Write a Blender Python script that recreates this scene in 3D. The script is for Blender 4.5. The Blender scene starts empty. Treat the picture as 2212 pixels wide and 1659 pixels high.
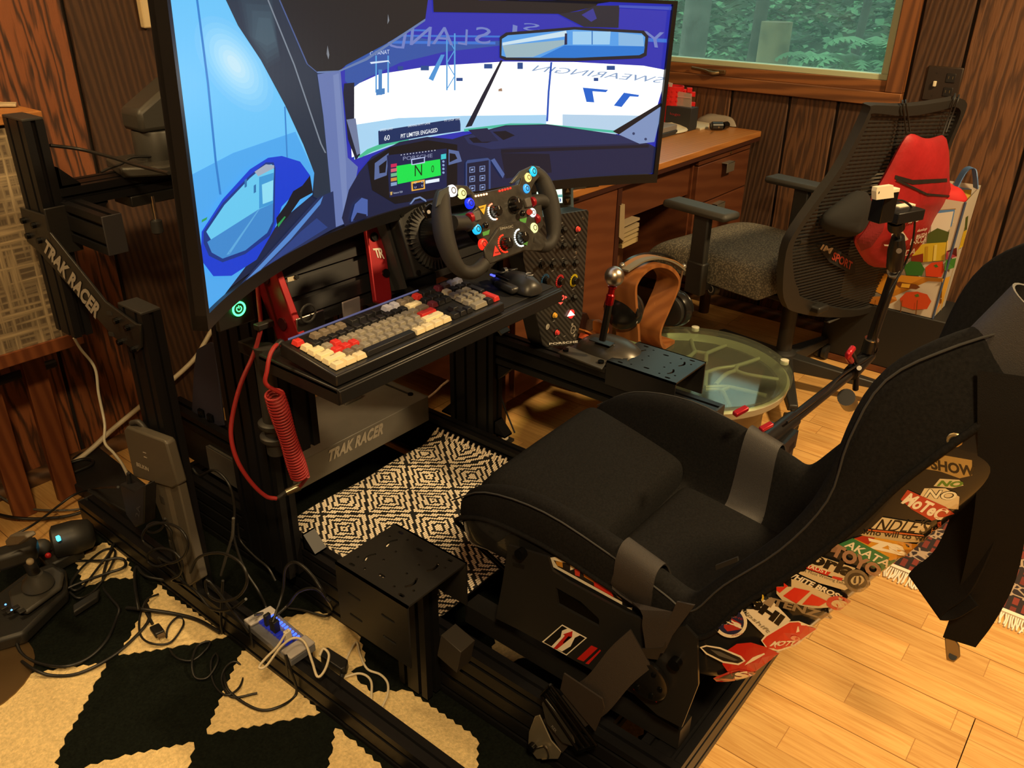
import bpy, bmesh, math, random
from mathutils import Vector, Matrix
from mathutils.bvhtree import BVHTree
V = Vector
S = bpy.context.scene
COL = S.collection
# ------------------------------------------------------------------ camera
FPX = 1796.22
CAMLOC = V((0, 0, 1.35))
CR = V((0.62696852, -0.77893938, 0.01280264))
CU = V((0.3459763, 0.29312547, 0.89127878))
CW = V((0.69800492, 0.55437433, -0.45327501))
cd = bpy.data.cameras.new('camera'); cam = bpy.data.objects.new('camera', cd); COL.objects.link(cam)
cd.sensor_fit = 'HORIZONTAL'; cd.sensor_width = 36.0; cd.lens = FPX / 2212 * 36.0; cd.clip_start = 0.02
m3 = Matrix((CR, CU, -CW)).transposed()
cam.matrix_world = Matrix.Translation(CAMLOC) @ m3.to_4x4()
S.camera = cam
def ray(px, py): return CW + CR * ((px - 1106) / FPX) - CU * ((py - 829.5) / FPX)
def P(px, py, x=None, y=None, z=None):
    d = ray(px, py)
    if x is not None: t = (x - CAMLOC.x) / d.x
    elif y is not None: t = (y - CAMLOC.y) / d.y
    else: t = (z - CAMLOC.z) / d.z
    return CAMLOC + d * t
def PP(px, py, o, n):
    d = ray(px, py); n = V(n)
    return CAMLOC + d * ((V(o) - CAMLOC).dot(n) / d.dot(n))
# ------------------------------------------------------------------ light and exposure
S.view_settings.view_transform = 'Standard'; S.view_settings.look = 'None'
S.view_settings.gamma = 1.0; S.view_settings.exposure = 0.0; S.view_settings.use_curve_mapping = False
W = bpy.data.worlds.new('overcast_sky'); S.world = W; W.use_nodes = True
bg = W.node_tree.nodes['Background']; bg.inputs[0].default_value = (0.80, 0.95, 0.92, 1); bg.inputs[1].default_value = 1.7
WARM = (1.0, 0.70, 0.34)
def lamp(name, loc, power, size, col=WARM):
    ld = bpy.data.lights.new(name, 'AREA'); ld.shape = 'DISK'; ld.size = size; ld.energy = power; ld.color = col
    o = bpy.data.objects.new(name, ld); o.location = loc; COL.objects.link(o); return o
# positions of the two ceiling lamps of the room (their fixtures are built below)
LAMPS = [((2.30, -0.60, 2.36), 92), ((-0.25, -0.35, 2.36), 58)]
FLOOR_LAMP = ((0.28, 1.66, 1.72), 42)
# ------------------------------------------------------------------ helpers
MC = {}
def M(name, col=(.5, .5, .5), rough=.5, metal=0., emit=None, es=1., noise=None, bump=None, spec=.5, alpha=1., trans=0., coat=0.):
    if name in MC: return MC[name]
    m = bpy.data.materials.new(name); m.use_nodes = True; MC[name] = m
    nt = m.node_tree; b = nt.nodes['Principled BSDF']
    b.inputs['Base Color'].default_value = (*col, 1); b.inputs['Roughness'].default_value = rough; b.inputs['Metallic'].default_value = metal
    b.inputs['Specular IOR Level'].default_value = spec; b.inputs['Alpha'].default_value = alpha
    b.inputs['Transmission Weight'].default_value = trans; b.inputs['Coat Weight'].default_value = coat
    if emit:
        b.inputs['Emission Color'].default_value = (*emit, 1); b.inputs['Emission Strength'].default_value = es
    tc = None
    if noise or bump:
        tc = nt.nodes.new('ShaderNodeTexCoord')
    if noise:
        sc, am = noise; n = nt.nodes.new('ShaderNodeTexNoise'); n.inputs['Scale'].default_value = sc; n.inputs['Detail'].default_value = 6
        nt.links.new(tc.outputs['Object'], n.inputs['Vector'])
        r = nt.nodes.new('ShaderNodeValToRGB'); e = r.color_ramp.elements
        e[0].position = .3; e[1].position = .75
        e[0].color = (*[c * (1 - am) for c in col], 1); e[1].color = (*[min(1, c * (1 + am)) for c in col], 1)
        nt.links.new(n.outputs['Fac'], r.inputs['Fac']); nt.links.new(r.outputs['Color'], b.inputs['Base Color'])
    if bump:
        sc, st = bump; n = nt.nodes.new('ShaderNodeTexNoise'); n.inputs['Scale'].default_value = sc; n.inputs['Detail'].default_value = 3
        nt.links.new(tc.outputs['Object'], n.inputs['Vector'])
        bp = nt.nodes.new('ShaderNodeBump'); bp.inputs['Strength'].default_value = st; bp.inputs['Distance'].default_value = .002
        nt.links.new(n.outputs['Fac'], bp.inputs['Height']); nt.links.new(bp.outputs['Normal'], b.inputs['Normal'])
    return m
def EM(name, col, s=1.):
    return M(name, (0.01, 0.01, 0.01), .4, emit=col, es=s)
def srgb(h):
    h = h.lstrip('#'); o = []
    for i in (0, 2, 4):
        c = int(h[i:i + 2], 16) / 255; o.append(c / 12.92 if c <= .04045 else ((c + .055) / 1.055) ** 2.4)
    return tuple(o)
def wood(name, c1, c2, scale=(8, 8, 1), wscale=6., dist=6., rough=.55, bump=.3, detail=4, mode='BANDS', lo=.25, hi=.75):
    """grain along local Z of the scaled object space"""
    if name in MC: return MC[name]
    m = bpy.data.materials.new(name); m.use_nodes = True; MC[name] = m
    nt = m.node_tree; N = nt.nodes; Lk = nt.links; b = N['Principled BSDF']; b.inputs['Roughness'].default_value = rough
    tc = N.new('ShaderNodeTexCoord'); mp = N.new('ShaderNodeMapping'); mp.inputs['Scale'].default_value = scale
    oi = N.new('ShaderNodeObjectInfo'); mu = N.new('ShaderNodeMath'); mu.operation = 'MULTIPLY'; mu.inputs[1].default_value = 37.
    Lk.new(oi.outputs['Random'], mu.inputs[0]); ad = N.new('ShaderNodeVectorMath'); ad.operation = 'ADD'
    Lk.new(tc.outputs['Object'], ad.inputs[0]); Lk.new(mu.outputs[0], ad.inputs[1]); Lk.new(ad.outputs[0], mp.inputs['Vector'])
    w = N.new('ShaderNodeTexWave'); w.wave_type = 'BANDS'; w.bands_direction = 'DIAGONAL'
    w.inputs['Scale'].default_value = wscale; w.inputs['Distortion'].default_value = dist; w.inputs['Detail'].default_value = detail; w.inputs['Detail Scale'].default_value = 1.2
    Lk.new(mp.outputs[0], w.inputs['Vector'])
    n = N.new('ShaderNodeTexNoise'); n.inputs['Scale'].default_value = wscale * 4; n.inputs['Detail'].default_value = 8; Lk.new(mp.outputs[0], n.inputs['Vector'])
    mx = N.new('ShaderNodeMix'); mx.inputs[0].default_value = .35
    Lk.new(w.outputs['Fac'], mx.inputs[2]); Lk.new(n.outputs['Fac'], mx.inputs[3])
    r = N.new('ShaderNodeValToRGB'); e = r.color_ramp.elements; e[0].position = lo; e[1].position = hi; e[0].color = (*c2, 1); e[1].color = (*c1, 1)
    Lk.new(mx.outputs[0], r.inputs['Fac'])
    hs = N.new('ShaderNodeHueSaturation'); Lk.new(r.outputs[0], hs.inputs['Color'])
    mr = N.new('ShaderNodeMapRange'); mr.inputs[3].default_value = .85; mr.inputs[4].default_value = 1.15; Lk.new(oi.outputs['Random'], mr.inputs[0]); Lk.new(mr.outputs[0], hs.inputs['Value'])
    Lk.new(hs.outputs[0], b.inputs['Base Color'])
    bp = N.new('ShaderNodeBump'); bp.inputs['Strength'].default_value = bump; bp.inputs['Distance'].default_value = .003
    Lk.new(mx.outputs[0], bp.inputs['Height']); Lk.new(bp.outputs[0], b.inputs['Normal'])
    return m
class G:
    def __init__(s): s.b = bmesh.new(); s.mi = 0
    def f(s, vs):
        try:
            fc = s.b.faces.new(vs); fc.material_index = s.mi; return fc
        except ValueError: return None
    def hexa(s, p):
        v = [s.b.verts.new(q) for q in p]
        for i in ((0, 3, 2, 1), (4, 5, 6, 7), (0, 1, 5, 4), (1, 2, 6, 5), (2, 3, 7, 6), (3, 0, 4, 7)): s.f([v[k] for k in i])
        return s
    def box(s, x0, x1, y0, y1, z0, z1):
        return s.hexa([(x0, y0, z0), (x1, y0, z0), (x1, y1, z0), (x0, y1, z0), (x0, y0, z1), (x1, y0, z1), (x1, y1, z1), (x0, y1, z1)])
    def obox(s, c, a, b, d):
        c, a, b, d = V(c), V(a), V(b), V(d)
        return s.hexa([c - a - b - d, c + a - b - d, c + a + b - d, c - a + b - d, c - a - b + d, c + a - b + d, c + a + b + d, c - a + b + d])
    def prism(s, pts, vec):
        vec = V(vec); pts = [V(p) for p in pts]
        a = [s.b.verts.new(p) for p in pts]; b = [s.b.verts.new(p + vec) for p in pts]; n = len(pts)
        s.f(a[::-1]); s.f(b)
        for i in range(n): s.f([a[i], a[(i + 1) % n], b[(i + 1) % n], b[i]])
        return s
    def poly(s, pts): s.f([s.b.verts.new(V(p)) for p in pts]); return s
    def frame(s, d):
        d = V(d).normalized(); u = d.cross(V((0, 0, 1)))
        if u.length < .05: u = d.cross(V((0, 1, 0)))
        u.normalize(); return u, d.cross(u)
    def ring(s, c, u, w, r, n): return [s.b.verts.new(V(c) + (u * math.cos(2 * math.pi * i / n) + w * math.sin(2 * math.pi * i / n)) * r) for i in range(n)]
    def skin(s, rings, cap=True, closed=False):
        m = len(rings)
        for k in range(m if closed else m - 1):
            a, b = rings[k], rings[(k + 1) % m]; n = len(a)
            for i in range(n): s.f([a[i], a[(i + 1) % n], b[(i + 1) % n], b[i]])
        if cap and not closed: s.f(rings[0][::-1]); s.f(rings[-1])
        return s
    def cyl(s, p0, p1, r0, r1=None, n=20):
        p0, p1 = V(p0), V(p1); u, w = s.frame(p1 - p0)
        return s.skin([s.ring(p0, u, w, r0, n), s.ring(p1, u, w, r0 if r1 is None else r1, n)])
    def lathe(s, prof, o, ax, n=28, closed=False):
        o, ax = V(o), V(ax).normalized(); u, w = s.frame(ax)
        return s.skin([s.ring(o + ax * h, u, w, max(r, 1e-4), n) for r, h in prof], True, closed)
    def tube(s, pts, r, n=8, closed=False):
        pts = [V(p) for p in pts]; m = len(pts); R = []; up = None
        for i, p in enumerate(pts):
            if closed: t = pts[(i + 1) % m] - pts[i - 1]
            else: t = pts[min(i + 1, m - 1)] - pts[max(i - 1, 0)]
            t.normalize()
            if up is None: u, w = s.frame(t)
            else:
                u = up - t * up.dot(t)
                if u.length < 1e-6: u, w = s.frame(t)
                u.normalize(); w = t.cross(u)
            up = u; rr = r[i] if isinstance(r, (list, tuple)) else r
            R.append(s.ring(p, u, w, rr, n))
        return s.skin(R, True, closed)
    def sph(s, c, r, n=20, sc=(1, 1, 1)):
        c = V(c); R = []
        for j in range(1, n // 2):
            a = math.pi * j / (n // 2); R.append([s.b.verts.new(c + V((math.cos(2 * math.pi * i / n) * math.sin(a) * r * sc[0], math.sin(2 * math.pi * i / n) * math.sin(a) * r * sc[1], -math.cos(a) * r * sc[2]))) for i in range(n)])
        s.skin(R); return s
    def sheet(s, rows, th=0.):
        g = [[s.b.verts.new(V(p)) for p in r] for r in rows]
        for i in range(len(g) - 1):
            for j in range(len(g[0]) - 1): s.f([g[i][j], g[i][j + 1], g[i + 1][j + 1], g[i + 1][j]])
        return s
    def ribbon(s, pts, wv, th):
        """strap: centre line pts, half-width vectors wv (one or list), thickness th"""
        pts = [V(p) for p in pts]; m = len(pts); R = []
        for i, p in enumerate(pts):
            t = (pts[min(i + 1, m - 1)] - pts[max(i - 1, 0)]).normalized(); w = V(wv[i] if isinstance(wv, list) else wv)
            n = t.cross(w).normalized() * (th / 2)
            R.append([s.b.verts.new(q) for q in (p - w - n, p + w - n, p + w + n, p - w + n)])
        return s.skin(R)
    def extr(s, p0, p1, wa, w, h):
        """slotted aluminium profile from p0 to p1 (centre line); wa = direction of width w"""
        p0, p1 = V(p0), V(p1); t = (p1 - p0).normalized(); a = V(wa).normalized(); b = t.cross(a).normalized()
        def side(L):
            k = max(1, round(L / .04)); o = []
            for i in range(k):
                c = -L / 2 + (i + .5) * L / k; o.append(c)
            return o
        pts = []; g = .0045; dp = .009
        for c in side(w): pts += [(c - g, -h / 2), (c - g, -h / 2 + dp), (c + g, -h / 2 + dp), (c + g, -h / 2)]
        pts = [(-w / 2, -h / 2)] + pts + [(w / 2, -h / 2)]
        for c in side(h): pts += [(w / 2, c - g), (w / 2 - dp, c - g), (w / 2 - dp, c + g), (w / 2, c + g)]
        pts += [(w / 2, h / 2)]
        for c in reversed(side(w)): pts += [(c + g, h / 2), (c + g, h / 2 - dp), (c - g, h / 2 - dp), (c - g, h / 2)]
        pts += [(-w / 2, h / 2)]
        for c in reversed(side(h)): pts += [(-w / 2, c + g), (-w / 2 + dp, c + g), (-w / 2 + dp, c - g), (-w / 2, c - g)]
        return s.prism([p0 + a * x + b * y for x, y in pts], p1 - p0)
def O(name, g, mat=None, par=None, smooth=None, bev=0., local=False, sub=0, mats=None):
    """link the geometry as one mesh object; par = its thing (an Empty or a part)"""
    me = bpy.data.meshes.new(name); bm = g.b if isinstance(g, G) else g
    bmesh.ops.recalc_face_normals(bm, faces=bm.faces[:]) if bm.faces else None
    bm.to_mesh(me); bm.free()
    for k in (mats or [mat]): me.materials.append(k)
    if smooth:
        me.shade_smooth(); me.set_sharp_from_angle(angle=math.radians(smooth if smooth > 1 else 40))
    o = bpy.data.objects.new(name, me); COL.objects.link(o)
    if par is not None:
        o.parent = par
        if not local: o.matrix_parent_inverse = wm(par).inverted()
    if bev:
        md = o.modifiers.new('bevel', 'BEVEL'); md.width = bev; md.segments = 2; md.limit_method = 'ANGLE'; md.angle_limit = math.radians(35)
        me.shade_smooth(); me.set_sharp_from_angle(angle=math.radians(35))
    if sub:
        md = o.modifiers.new('sub', 'SUBSURF'); md.levels = sub; md.render_levels = sub
    return o
def wm(o):
    m = Matrix.LocRotScale(o.location, o.rotation_euler, o.scale)
    if o.parent: m = wm(o.parent) @ o.matrix_parent_inverse @ m
    return m
def tag(o, label, cat, group=None, kind=None):
    if label: o['label'] = label
    if cat: o['category'] = cat
    if group: o['group'] = group
    if kind: o['kind'] = kind
    return o
def T(name, label, cat, loc=(0, 0, 0), group=None, rot=(0, 0, 0)):
    o = bpy.data.objects.new(name, None); o.empty_display_size = .05; COL.objects.link(o); o.location = loc; o.rotation_euler = rot
    return tag(o, label, cat, group)
def struct(o): o['kind'] = 'structure'; return o
def copyo(o, par=None, loc=None):
    c = o.copy(); COL.objects.link(c)
    if par is not None: c.parent = par
    if loc is not None: c.location = loc
    return c
def spl(pts, n=8):
    """Catmull-Rom through pts"""
    pts = [V(p) for p in pts]; q = [pts[0] * 2 - pts[1]] + pts + [pts[-1] * 2 - pts[-2]]; o = []
    for i in range(1, len(q) - 2):
        for k in range(n):
            t = k / n; a, b, c, d = q[i - 1:i + 3]
            o.append(.5 * (2 * b + (c - a) * t + (2 * a - 5 * b + 4 * c - d) * t * t + (3 * b - a - 3 * c + d) * t ** 3))
    o.append(pts[-1]); return o
# ---- flat print: polygons and lettering laid onto real surfaces
def text2d(s, bold=0., shear=0., sp=1.):
    cu = bpy.data.curves.new('t', 'FONT'); cu.body = s; cu.align_x = 'LEFT'; cu.resolution_u = 3; cu.offset = bold; cu.shear = shear; cu.space_character = sp
    ob = bpy.data.objects.new('t', cu); COL.objects.link(ob)
    me = bpy.data.meshes.new_from_object(ob.evaluated_get(bpy.context.evaluated_depsgraph_get())); bpy.data.objects.remove(ob)
    vs = [(v.co.x, v.co.y) for v in me.vertices]; fs = [list(p.vertices) for p in me.polygons]; bpy.data.meshes.remove(me); bpy.data.curves.remove(cu)
    return vs, fs
def textfit(s, bold=0., shear=0., sp=1.):
    """glyph faces scaled to the unit square"""
    vs, fs = text2d(s, bold, shear, sp)
    x0 = min(v[0] for v in vs); x1 = max(v[0] for v in vs); y0 = min(v[1] for v in vs); y1 = max(v[1] for v in vs)
    return [((x - x0) / (x1 - x0), (y - y0) / (y1 - y0)) for x, y in vs], fs
def lettering(name, s, quad, mat, par=None, bold=0., shear=0., th=.0006, sp=1.):
    """raised flat letters filling the planar quad (bl, br, tr, tl in world space)"""
    vs, fs = textfit(s, bold, shear, sp); a, b, c, d = [V(q) for q in quad]; n = (b - a).cross(d - a).normalized()
    g = G(); up = [g.b.verts.new((a * (1 - x) + b * x) * (1 - y) + (d * (1 - x) + c * x) * y + n * th) for x, y in vs]
    for f in fs: g.f([up[i] for i in f])
    o = O(name, g, mat, par); return o
def bvh_of(o):
    dg = bpy.context.evaluated_depsgraph_get(); dg.update(); e = o.evaluated_get(dg); me = e.to_mesh()
    mw = wm(o); vs = [mw @ v.co for v in me.vertices]; fs = [list(p.vertices) for p in me.polygons]; e.to_mesh_clear()
    return BVHTree.FromPolygons(vs, fs)
def decal(name, items, bvh, par, eps=.0004, step=40, lev0=1):
    """items: (matlist entry, 'p', [px points]) or (mat, 't', text, origin, xvec, yvec, kw). Layers stack in order. One mesh."""
    out = bmesh.new(); mats = []; lev = lev0
    for it in items:
        mat = it[0]
        if mat not in mats: mats.append(mat)
        mi = mats.index(mat); t = bmesh.new()
        if it[1] == 'p':
            fc = t.faces.new([t.verts.new((x, y, 0)) for x, y in it[2]])
            bmesh.ops.triangulate(t, faces=[fc])
        else:
            s, o, xv, yv = it[2:6]; kw = it[6] if len(it) > 6 else {}
            vs, fs = textfit(s, **kw); vv = [t.verts.new((o[0] + xv[0] * x + yv[0] * y, o[1] + xv[1] * x + yv[1] * y, 0)) for x, y in vs]
            for f in fs:
                try: t.faces.new([vv[i] for i in f])
                except ValueError: pass
        xs = [v.co.x for v in t.verts]; ys = [v.co.y for v in t.verts]
        if step:
            for ax, lo, hi in ((0, min(xs), max(xs)), (1, min(ys), max(ys))):
                k = math.floor(lo / step) + 1
                while k * step < hi:
                    co = (k * step, 0, 0) if ax == 0 else (0, k * step, 0); no = (1, 0, 0) if ax == 0 else (0, 1, 0)
                    bmesh.ops.bisect_plane(t, geom=t.verts[:] + t.edges[:] + t.faces[:], plane_co=co, plane_no=no, dist=1e-4); k += 1
        mp = {}; cx_ = sum(xs) / len(xs); cy_ = sum(ys) / len(ys)
        for v in t.verts:
            d = ray(v.co.x, v.co.y).normalized(); h = bvh.ray_cast(CAMLOC, d)
            k = 1
            while h[0] is None and k < 15:
                t_ = k / 15; d = ray(v.co.x + (cx_ - v.co.x) * t_, v.co.y + (cy_ - v.co.y) * t_).normalized(); h = bvh.ray_cast(CAMLOC, d); k += 1
            if h[0] is None: mp[v] = None; continue
            if k > 1:
                lo_t, hi_t = (k - 2) / 15, (k - 1) / 15
                for _ in range(9):
                    t_ = (lo_t + hi_t) / 2; d2 = ray(v.co.x + (cx_ - v.co.x) * t_, v.co.y + (cy_ - v.co.y) * t_).normalized(); h2 = bvh.ray_cast(CAMLOC, d2)
                    if h2[0] is None: lo_t = t_
                    else: hi_t, h, d = t_, h2, d2
            n = h[1] if h[1].dot(d) < 0 else -h[1]
            mp[v] = out.verts.new(h[0] + n * (eps * lev))
        for f in t.faces:
            q = [mp[v] for v in f.verts]
            if None in q: continue
            try: out.faces.new(q).material_index = mi
            except ValueError: pass
        t.free(); lev += 1
    me = bpy.data.meshes.new(name); out.to_mesh(me); out.free()
    for k in mats: me.materials.append(k)
    o = bpy.data.objects.new(name, me); COL.objects.link(o)
    if par is not None: o.parent = par; o.matrix_parent_inverse = wm(par).inverted()
    return o
def ell(cx, cy, a, b, n=28, rot=0.):
    c, s = math.cos(rot), math.sin(rot)
    return [(cx + a * math.cos(2 * math.pi * i / n) * c - b * math.sin(2 * math.pi * i / n) * s, cy + a * math.cos(2 * math.pi * i / n) * s + b * math.sin(2 * math.pi * i / n) * c) for i in range(n)]
def holed(name, outer, inners, vec, mat, par):
    bm = bmesh.new(); ed = []
    for lp in [outer] + inners:
        vs = [bm.verts.new(p) for p in lp]; ed += [bm.edges.new((vs[i], vs[(i + 1) % len(vs)])) for i in range(len(vs))]
    r = bmesh.ops.triangle_fill(bm, use_beauty=True, edges=ed); fs = [f for f in r['geom'] if isinstance(f, bmesh.types.BMFace)]
    e = bmesh.ops.extrude_face_region(bm, geom=fs); bmesh.ops.translate(bm, verts=[v for v in e['geom'] if isinstance(v, bmesh.types.BMVert)], vec=V(vec))
    return O(name, bm, mat, par)
# ================================================================== THE ROOM
random.seed(4)
X1, Y1, ZC = 3.29, 2.31, 2.40
X0, Y0 = -1.6, -2.6
dark_gap = M('groove_dark', (.012, .007, .004), .9)
w_rough = wood('rough_sawn_board', (.085, .038, .017), (.046, .020, .010), scale=(26, 26, 3.0), wscale=1.3, dist=4, rough=.75, bump=.6)
w_swirl = wood('swirl_grain_board', (.125, .054, .022), (.050, .022, .011), scale=(16, 16, 1.6), wscale=1.2, dist=14, rough=.6, bump=.45, lo=.15, hi=.6)
w_swirl_lit = wood('swirl_grain_board_lit', (.26, .082, .026), (.045, .017, .008), scale=(16, 16, 1.6), wscale=1.4, dist=13, rough=.6, bump=.45, lo=.15, hi=.6)  # back-wall copy of the swirl board, warm lamp light put into its colour
# floor: laminate boards of three strips, running along Y
fm = bpy.data.materials.new('laminate_oak'); fm.use_nodes = True
def floor_nodes(m):
    nt = m.node_tree; N = nt.nodes; L = nt.links; b = N['Principled BSDF']; b.inputs['Roughness'].default_value = .28; b.inputs['Specular IOR Level'].default_value = .5
    tc = N.new('ShaderNodeTexCoord'); oi = N.new('ShaderNodeObjectInfo')
    sep = N.new('ShaderNodeSeparateXYZ'); L.new(tc.outputs['Object'], sep.inputs[0])
    def math_(op, a, bv=None):
        n = N.new('ShaderNodeMath'); n.operation = op
        (L.new(a, n.inputs[0]) if not isinstance(a, float) else n.inputs[0].__setattr__('default_value', a))
        if bv is not None: (L.new(bv, n.inputs[1]) if not isinstance(bv, float) else n.inputs[1].__setattr__('default_value', bv))
        return n.outputs[0]
    st = math_('FLOOR', math_('DIVIDE', sep.outputs[0], .0651))
    wn0 = N.new('ShaderNodeTexWhiteNoise'); wn0.noise_dimensions = '2D'; cmb = N.new('ShaderNodeCombineXYZ'); L.new(st, cmb.inputs[0]); L.new(oi.outputs['Random'], cmb.inputs[1]); L.new(cmb.outputs[0], wn0.inputs['Vector'])
    yy = math_('ADD', math_('DIVIDE', sep.outputs[1], .42), math_('MULTIPLY', wn0.outputs['Value'], 7.0))
    blk = math_('FLOOR', yy)
    cm2 = N.new('ShaderNodeCombineXYZ'); L.new(st, cm2.inputs[0]); L.new(blk, cm2.inputs[1]); L.new(oi.outputs['Random'], cm2.inputs[2])
    wn = N.new('ShaderNodeTexWhiteNoise'); wn.noise_dimensions = '3D'; L.new(cm2.outputs[0], wn.inputs['Vector'])
    mp = N.new('ShaderNodeMapping'); mp.inputs['Scale'].default_value = (60, 3.2, 1); ad = N.new('ShaderNodeVectorMath'); L.new(tc.outputs['Object'], ad.inputs[0])
    sc = N.new('ShaderNodeVectorMath'); sc.operation = 'SCALE'; L.new(wn.outputs['Color'], sc.inputs[0]); sc.inputs['Scale'].default_value = 9.; L.new(sc.outputs[0], ad.inputs[1]); L.new(ad.outputs[0], mp.inputs[0])
    no = N.new('ShaderNodeTexNoise'); no.inputs['Scale'].default_value = 1.6; no.inputs['Detail'].default_value = 5; no.inputs['Distortion'].default_value = 1.2; L.new(mp.outputs[0], no.inputs['Vector'])
    r = N.new('ShaderNodeValToRGB'); e = r.color_ramp.elements; e[0].position = .3; e[1].position = .62; e[0].color = (.52, .27, .080, 1); e[1].color = (.68, .41, .145, 1)
    L.new(no.outputs['Fac'], r.inputs[0])
    hs = N.new('ShaderNodeHueSaturation'); L.new(r.outputs[0], hs.inputs['Color']); mr = N.new('ShaderNodeMapRange'); mr.inputs[3].default_value = .88; mr.inputs[4].default_value = 1.10; L.new(wn.outputs['Value'], mr.inputs[0]); L.new(mr.outputs[0], hs.inputs['Value'])
    fx = math_('FRACT', math_('DIVIDE', sep.outputs[0], .0651)); fy = math_('FRACT', yy)
    ln = math_('MAXIMUM', math_('LESS_THAN', fx, .018), math_('LESS_THAN', fy, .004))
    mix = N.new('ShaderNodeMix'); mix.data_type = 'RGBA'; L.new(ln, mix.inputs[0]); L.new(hs.outputs[0], mix.inputs[6]); mix.inputs[7].default_value = (.40, .20, .065, 1)
    L.new(mix.outputs[2], b.inputs['Base Color'])
floor_nodes(fm)
fl = struct(O('floor', G().box(X0, X1, Y0, Y1, -.08, -.009), M('subfloor', (.10, .05, .02), .9)))
bw = .1953
g = G(); g.box(0, bw - .0012, 0, 1.298, -.009, 0); brd = O('floor_board', g, fm, fl)
bx = X0; k = 0; first = True
while bx < X1 - .02:
    by = Y0 - (k * .433) % 1.3
    while by < Y1:
        y_a, y_b = max(by, Y0), min(by + 1.3, Y1)
        if y_b - y_a > .02 and bx > -.3:
            if abs(y_b - y_a - 1.3) < 1e-3 and bx + bw < X1:
                o = brd if first else copyo(brd); first = False
            else:
                o = O('floor_board', G().box(0, min(bw, X1 - bx) - .0012, 0, y_b - y_a - .002, -.009, 0), fm, fl)
            o.location = (bx, y_a, 0)
        elif y_b - y_a > .02:
            o = O('floor_board', G().box(0, bw - .0012, 0, y_b - y_a - .002, -.009, 0), fm, fl); o.location = (bx, y_a, 0)
        by += 1.3
    bx += bw; k += 1
# ceiling and the two walls behind the camera
struct(O('ceiling', G().box(X0 - .1, X1 + .1, Y0 - .1, Y1 + .1, ZC, ZC + .05), M('ceiling_paint', (.75, .68, .55), .9)))
struct(O('wall_left', G().box(X0 - .06, X0, Y0, Y1, 0, ZC), w_rough))
struct(O('wall_front', G().box(X0, X1, Y0 - .06, Y0, 0, ZC), w_rough))
# wall behind the monitor
wb = struct(O('wall_back', G().box(X0 - .06, X1 + .06, Y1 + .012, Y1 + .06, 0, ZC), dark_gap))
gx = [X0, -1.2, -.8, -.4, 0, .4, .66, .862, 1.079, 1.37, 1.62, 1.86, 2.1, 2.4, 2.68, 2.95, X1]
for i in range(len(gx) - 1):
    a, b = gx[i] + .0055, gx[i + 1] - .0055; sw = i in (4, 6, 7, 10, 12, 14)
    o = O('wall_board', G().box(0, b - a, 0, .012, .0, ZC), w_swirl_lit if sw else w_rough, wb, bev=.0035); o.location = (a, Y1, 0)
# wall with the window
WZ0, WZ1, WY0, WY1 = .902, 2.02, .857, 2.08
ww = struct(O('wall_right', G().box(X1 + .012, X1 + .10, Y0, WY0, 0, ZC).box(X1 + .012, X1 + .10, WY1, Y1 + .06, 0, ZC).box(X1 + .012, X1 + .10, WY0, WY1, 0, WZ0).box(X1 + .012, X1 + .10, WY0, WY1, WZ1, ZC), dark_gap))
gy = [Y0, -2.2, -1.8, -1.4, -1.0, -.6, -.2, .2, .437, .687, .852, 1.078, 1.264, 1.505, 1.78, 2.05, Y1]
for i in range(len(gy) - 1):
    a, b = gy[i] + .005, gy[i + 1] - .005; mt = w_swirl if i in (8, 11, 13) else w_rough
    zs = [(0, ZC)]
    if b > WY0 + .01 and a < WY1: zs = [(0, WZ0 + .02), (WZ1 - .02, ZC)]
    for z0, z1 in zs:
        o = O('wall_board', G().box(0, .012, 0, b - a, 0, z1 - z0), mt, ww, bev=.0035); o.location = (X1, a, z0)
# half-round baseboards
bbm = wood('baseboard_wood', (.16, .075, .03), (.06, .028, .012), scale=(6, 6, 6), wscale=1.5, dist=4, rough=.45, bump=.1)
def halfround(p, along, out, L):
    pr = [(0, 0), (.030, 0), (.030, .012), (.026, .026), (.016, .036), (0, .040)]
    return G().prism([V(p) + V(out) * a + V((0, 0, h)) for a, h in pr], V(along) * L)
struct(O('baseboard_back', halfround((X0, Y1, 0), (1, 0, 0), (0, -1, 0), X1 - X0), bbm, bev=.002))
struct(O('baseboard_right', halfround((X1, Y0, 0), (0, 1, 0), (-1, 0, 0), Y1 - Y0), bbm, bev=.002))
# window
win = struct(T('window_1', None, None, (X1, 1.45, .95)))
wfr = wood('window_cedar', (.30, .115, .035), (.15, .055, .018), scale=(14, 1.2, 14), wscale=1.2, dist=4, rough=.5, bump=.12)
wfv = wood('window_cedar_upright', (.27, .10, .032), (.14, .05, .018), scale=(14, 14, 1.2), wscale=1.2, dist=4, rough=.5, bump=.12)
grn = M('pale_green_stop', (.50, .58, .40), .5)
xa = X1 - .022
O('window_sill', G().box(xa, X1 + .05, WY0, WY1, .902, .949), wfr, win, bev=.003)
O('window_sash_rail', G().box(X1 - .006, X1 + .06, .917, WY1, .949, .986), wfr, win, bev=.002)
O('window_casing', G().box(xa, X1 + .05, WY0, .917, .949, WZ1), wfv, win, bev=.003)
O('window_casing', G().box(xa, X1 + .05, WY1 - .06, WY1, .949, WZ1), wfv, win, bev=.003)
O('window_header', G().box(xa, X1 + .05, WY0, WY1, WZ1 - .05, WZ1 + .02), wfr, win, bev=.003)
g = G().box(X1 + .004, X1 + .05, .917, WY1, .986, 1.006); g.box(X1 + .004, X1 + .05, .917, .948, 1.006, WZ1)
O('glazing_stop', g, grn, win, bev=.002)
gl = bpy.data.materials.new('hazy_window_glass'); gl.use_nodes = True
nt = gl.node_tree; nt.nodes.remove(nt.nodes['Principled BSDF']); out = nt.nodes['Material Output']
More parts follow.
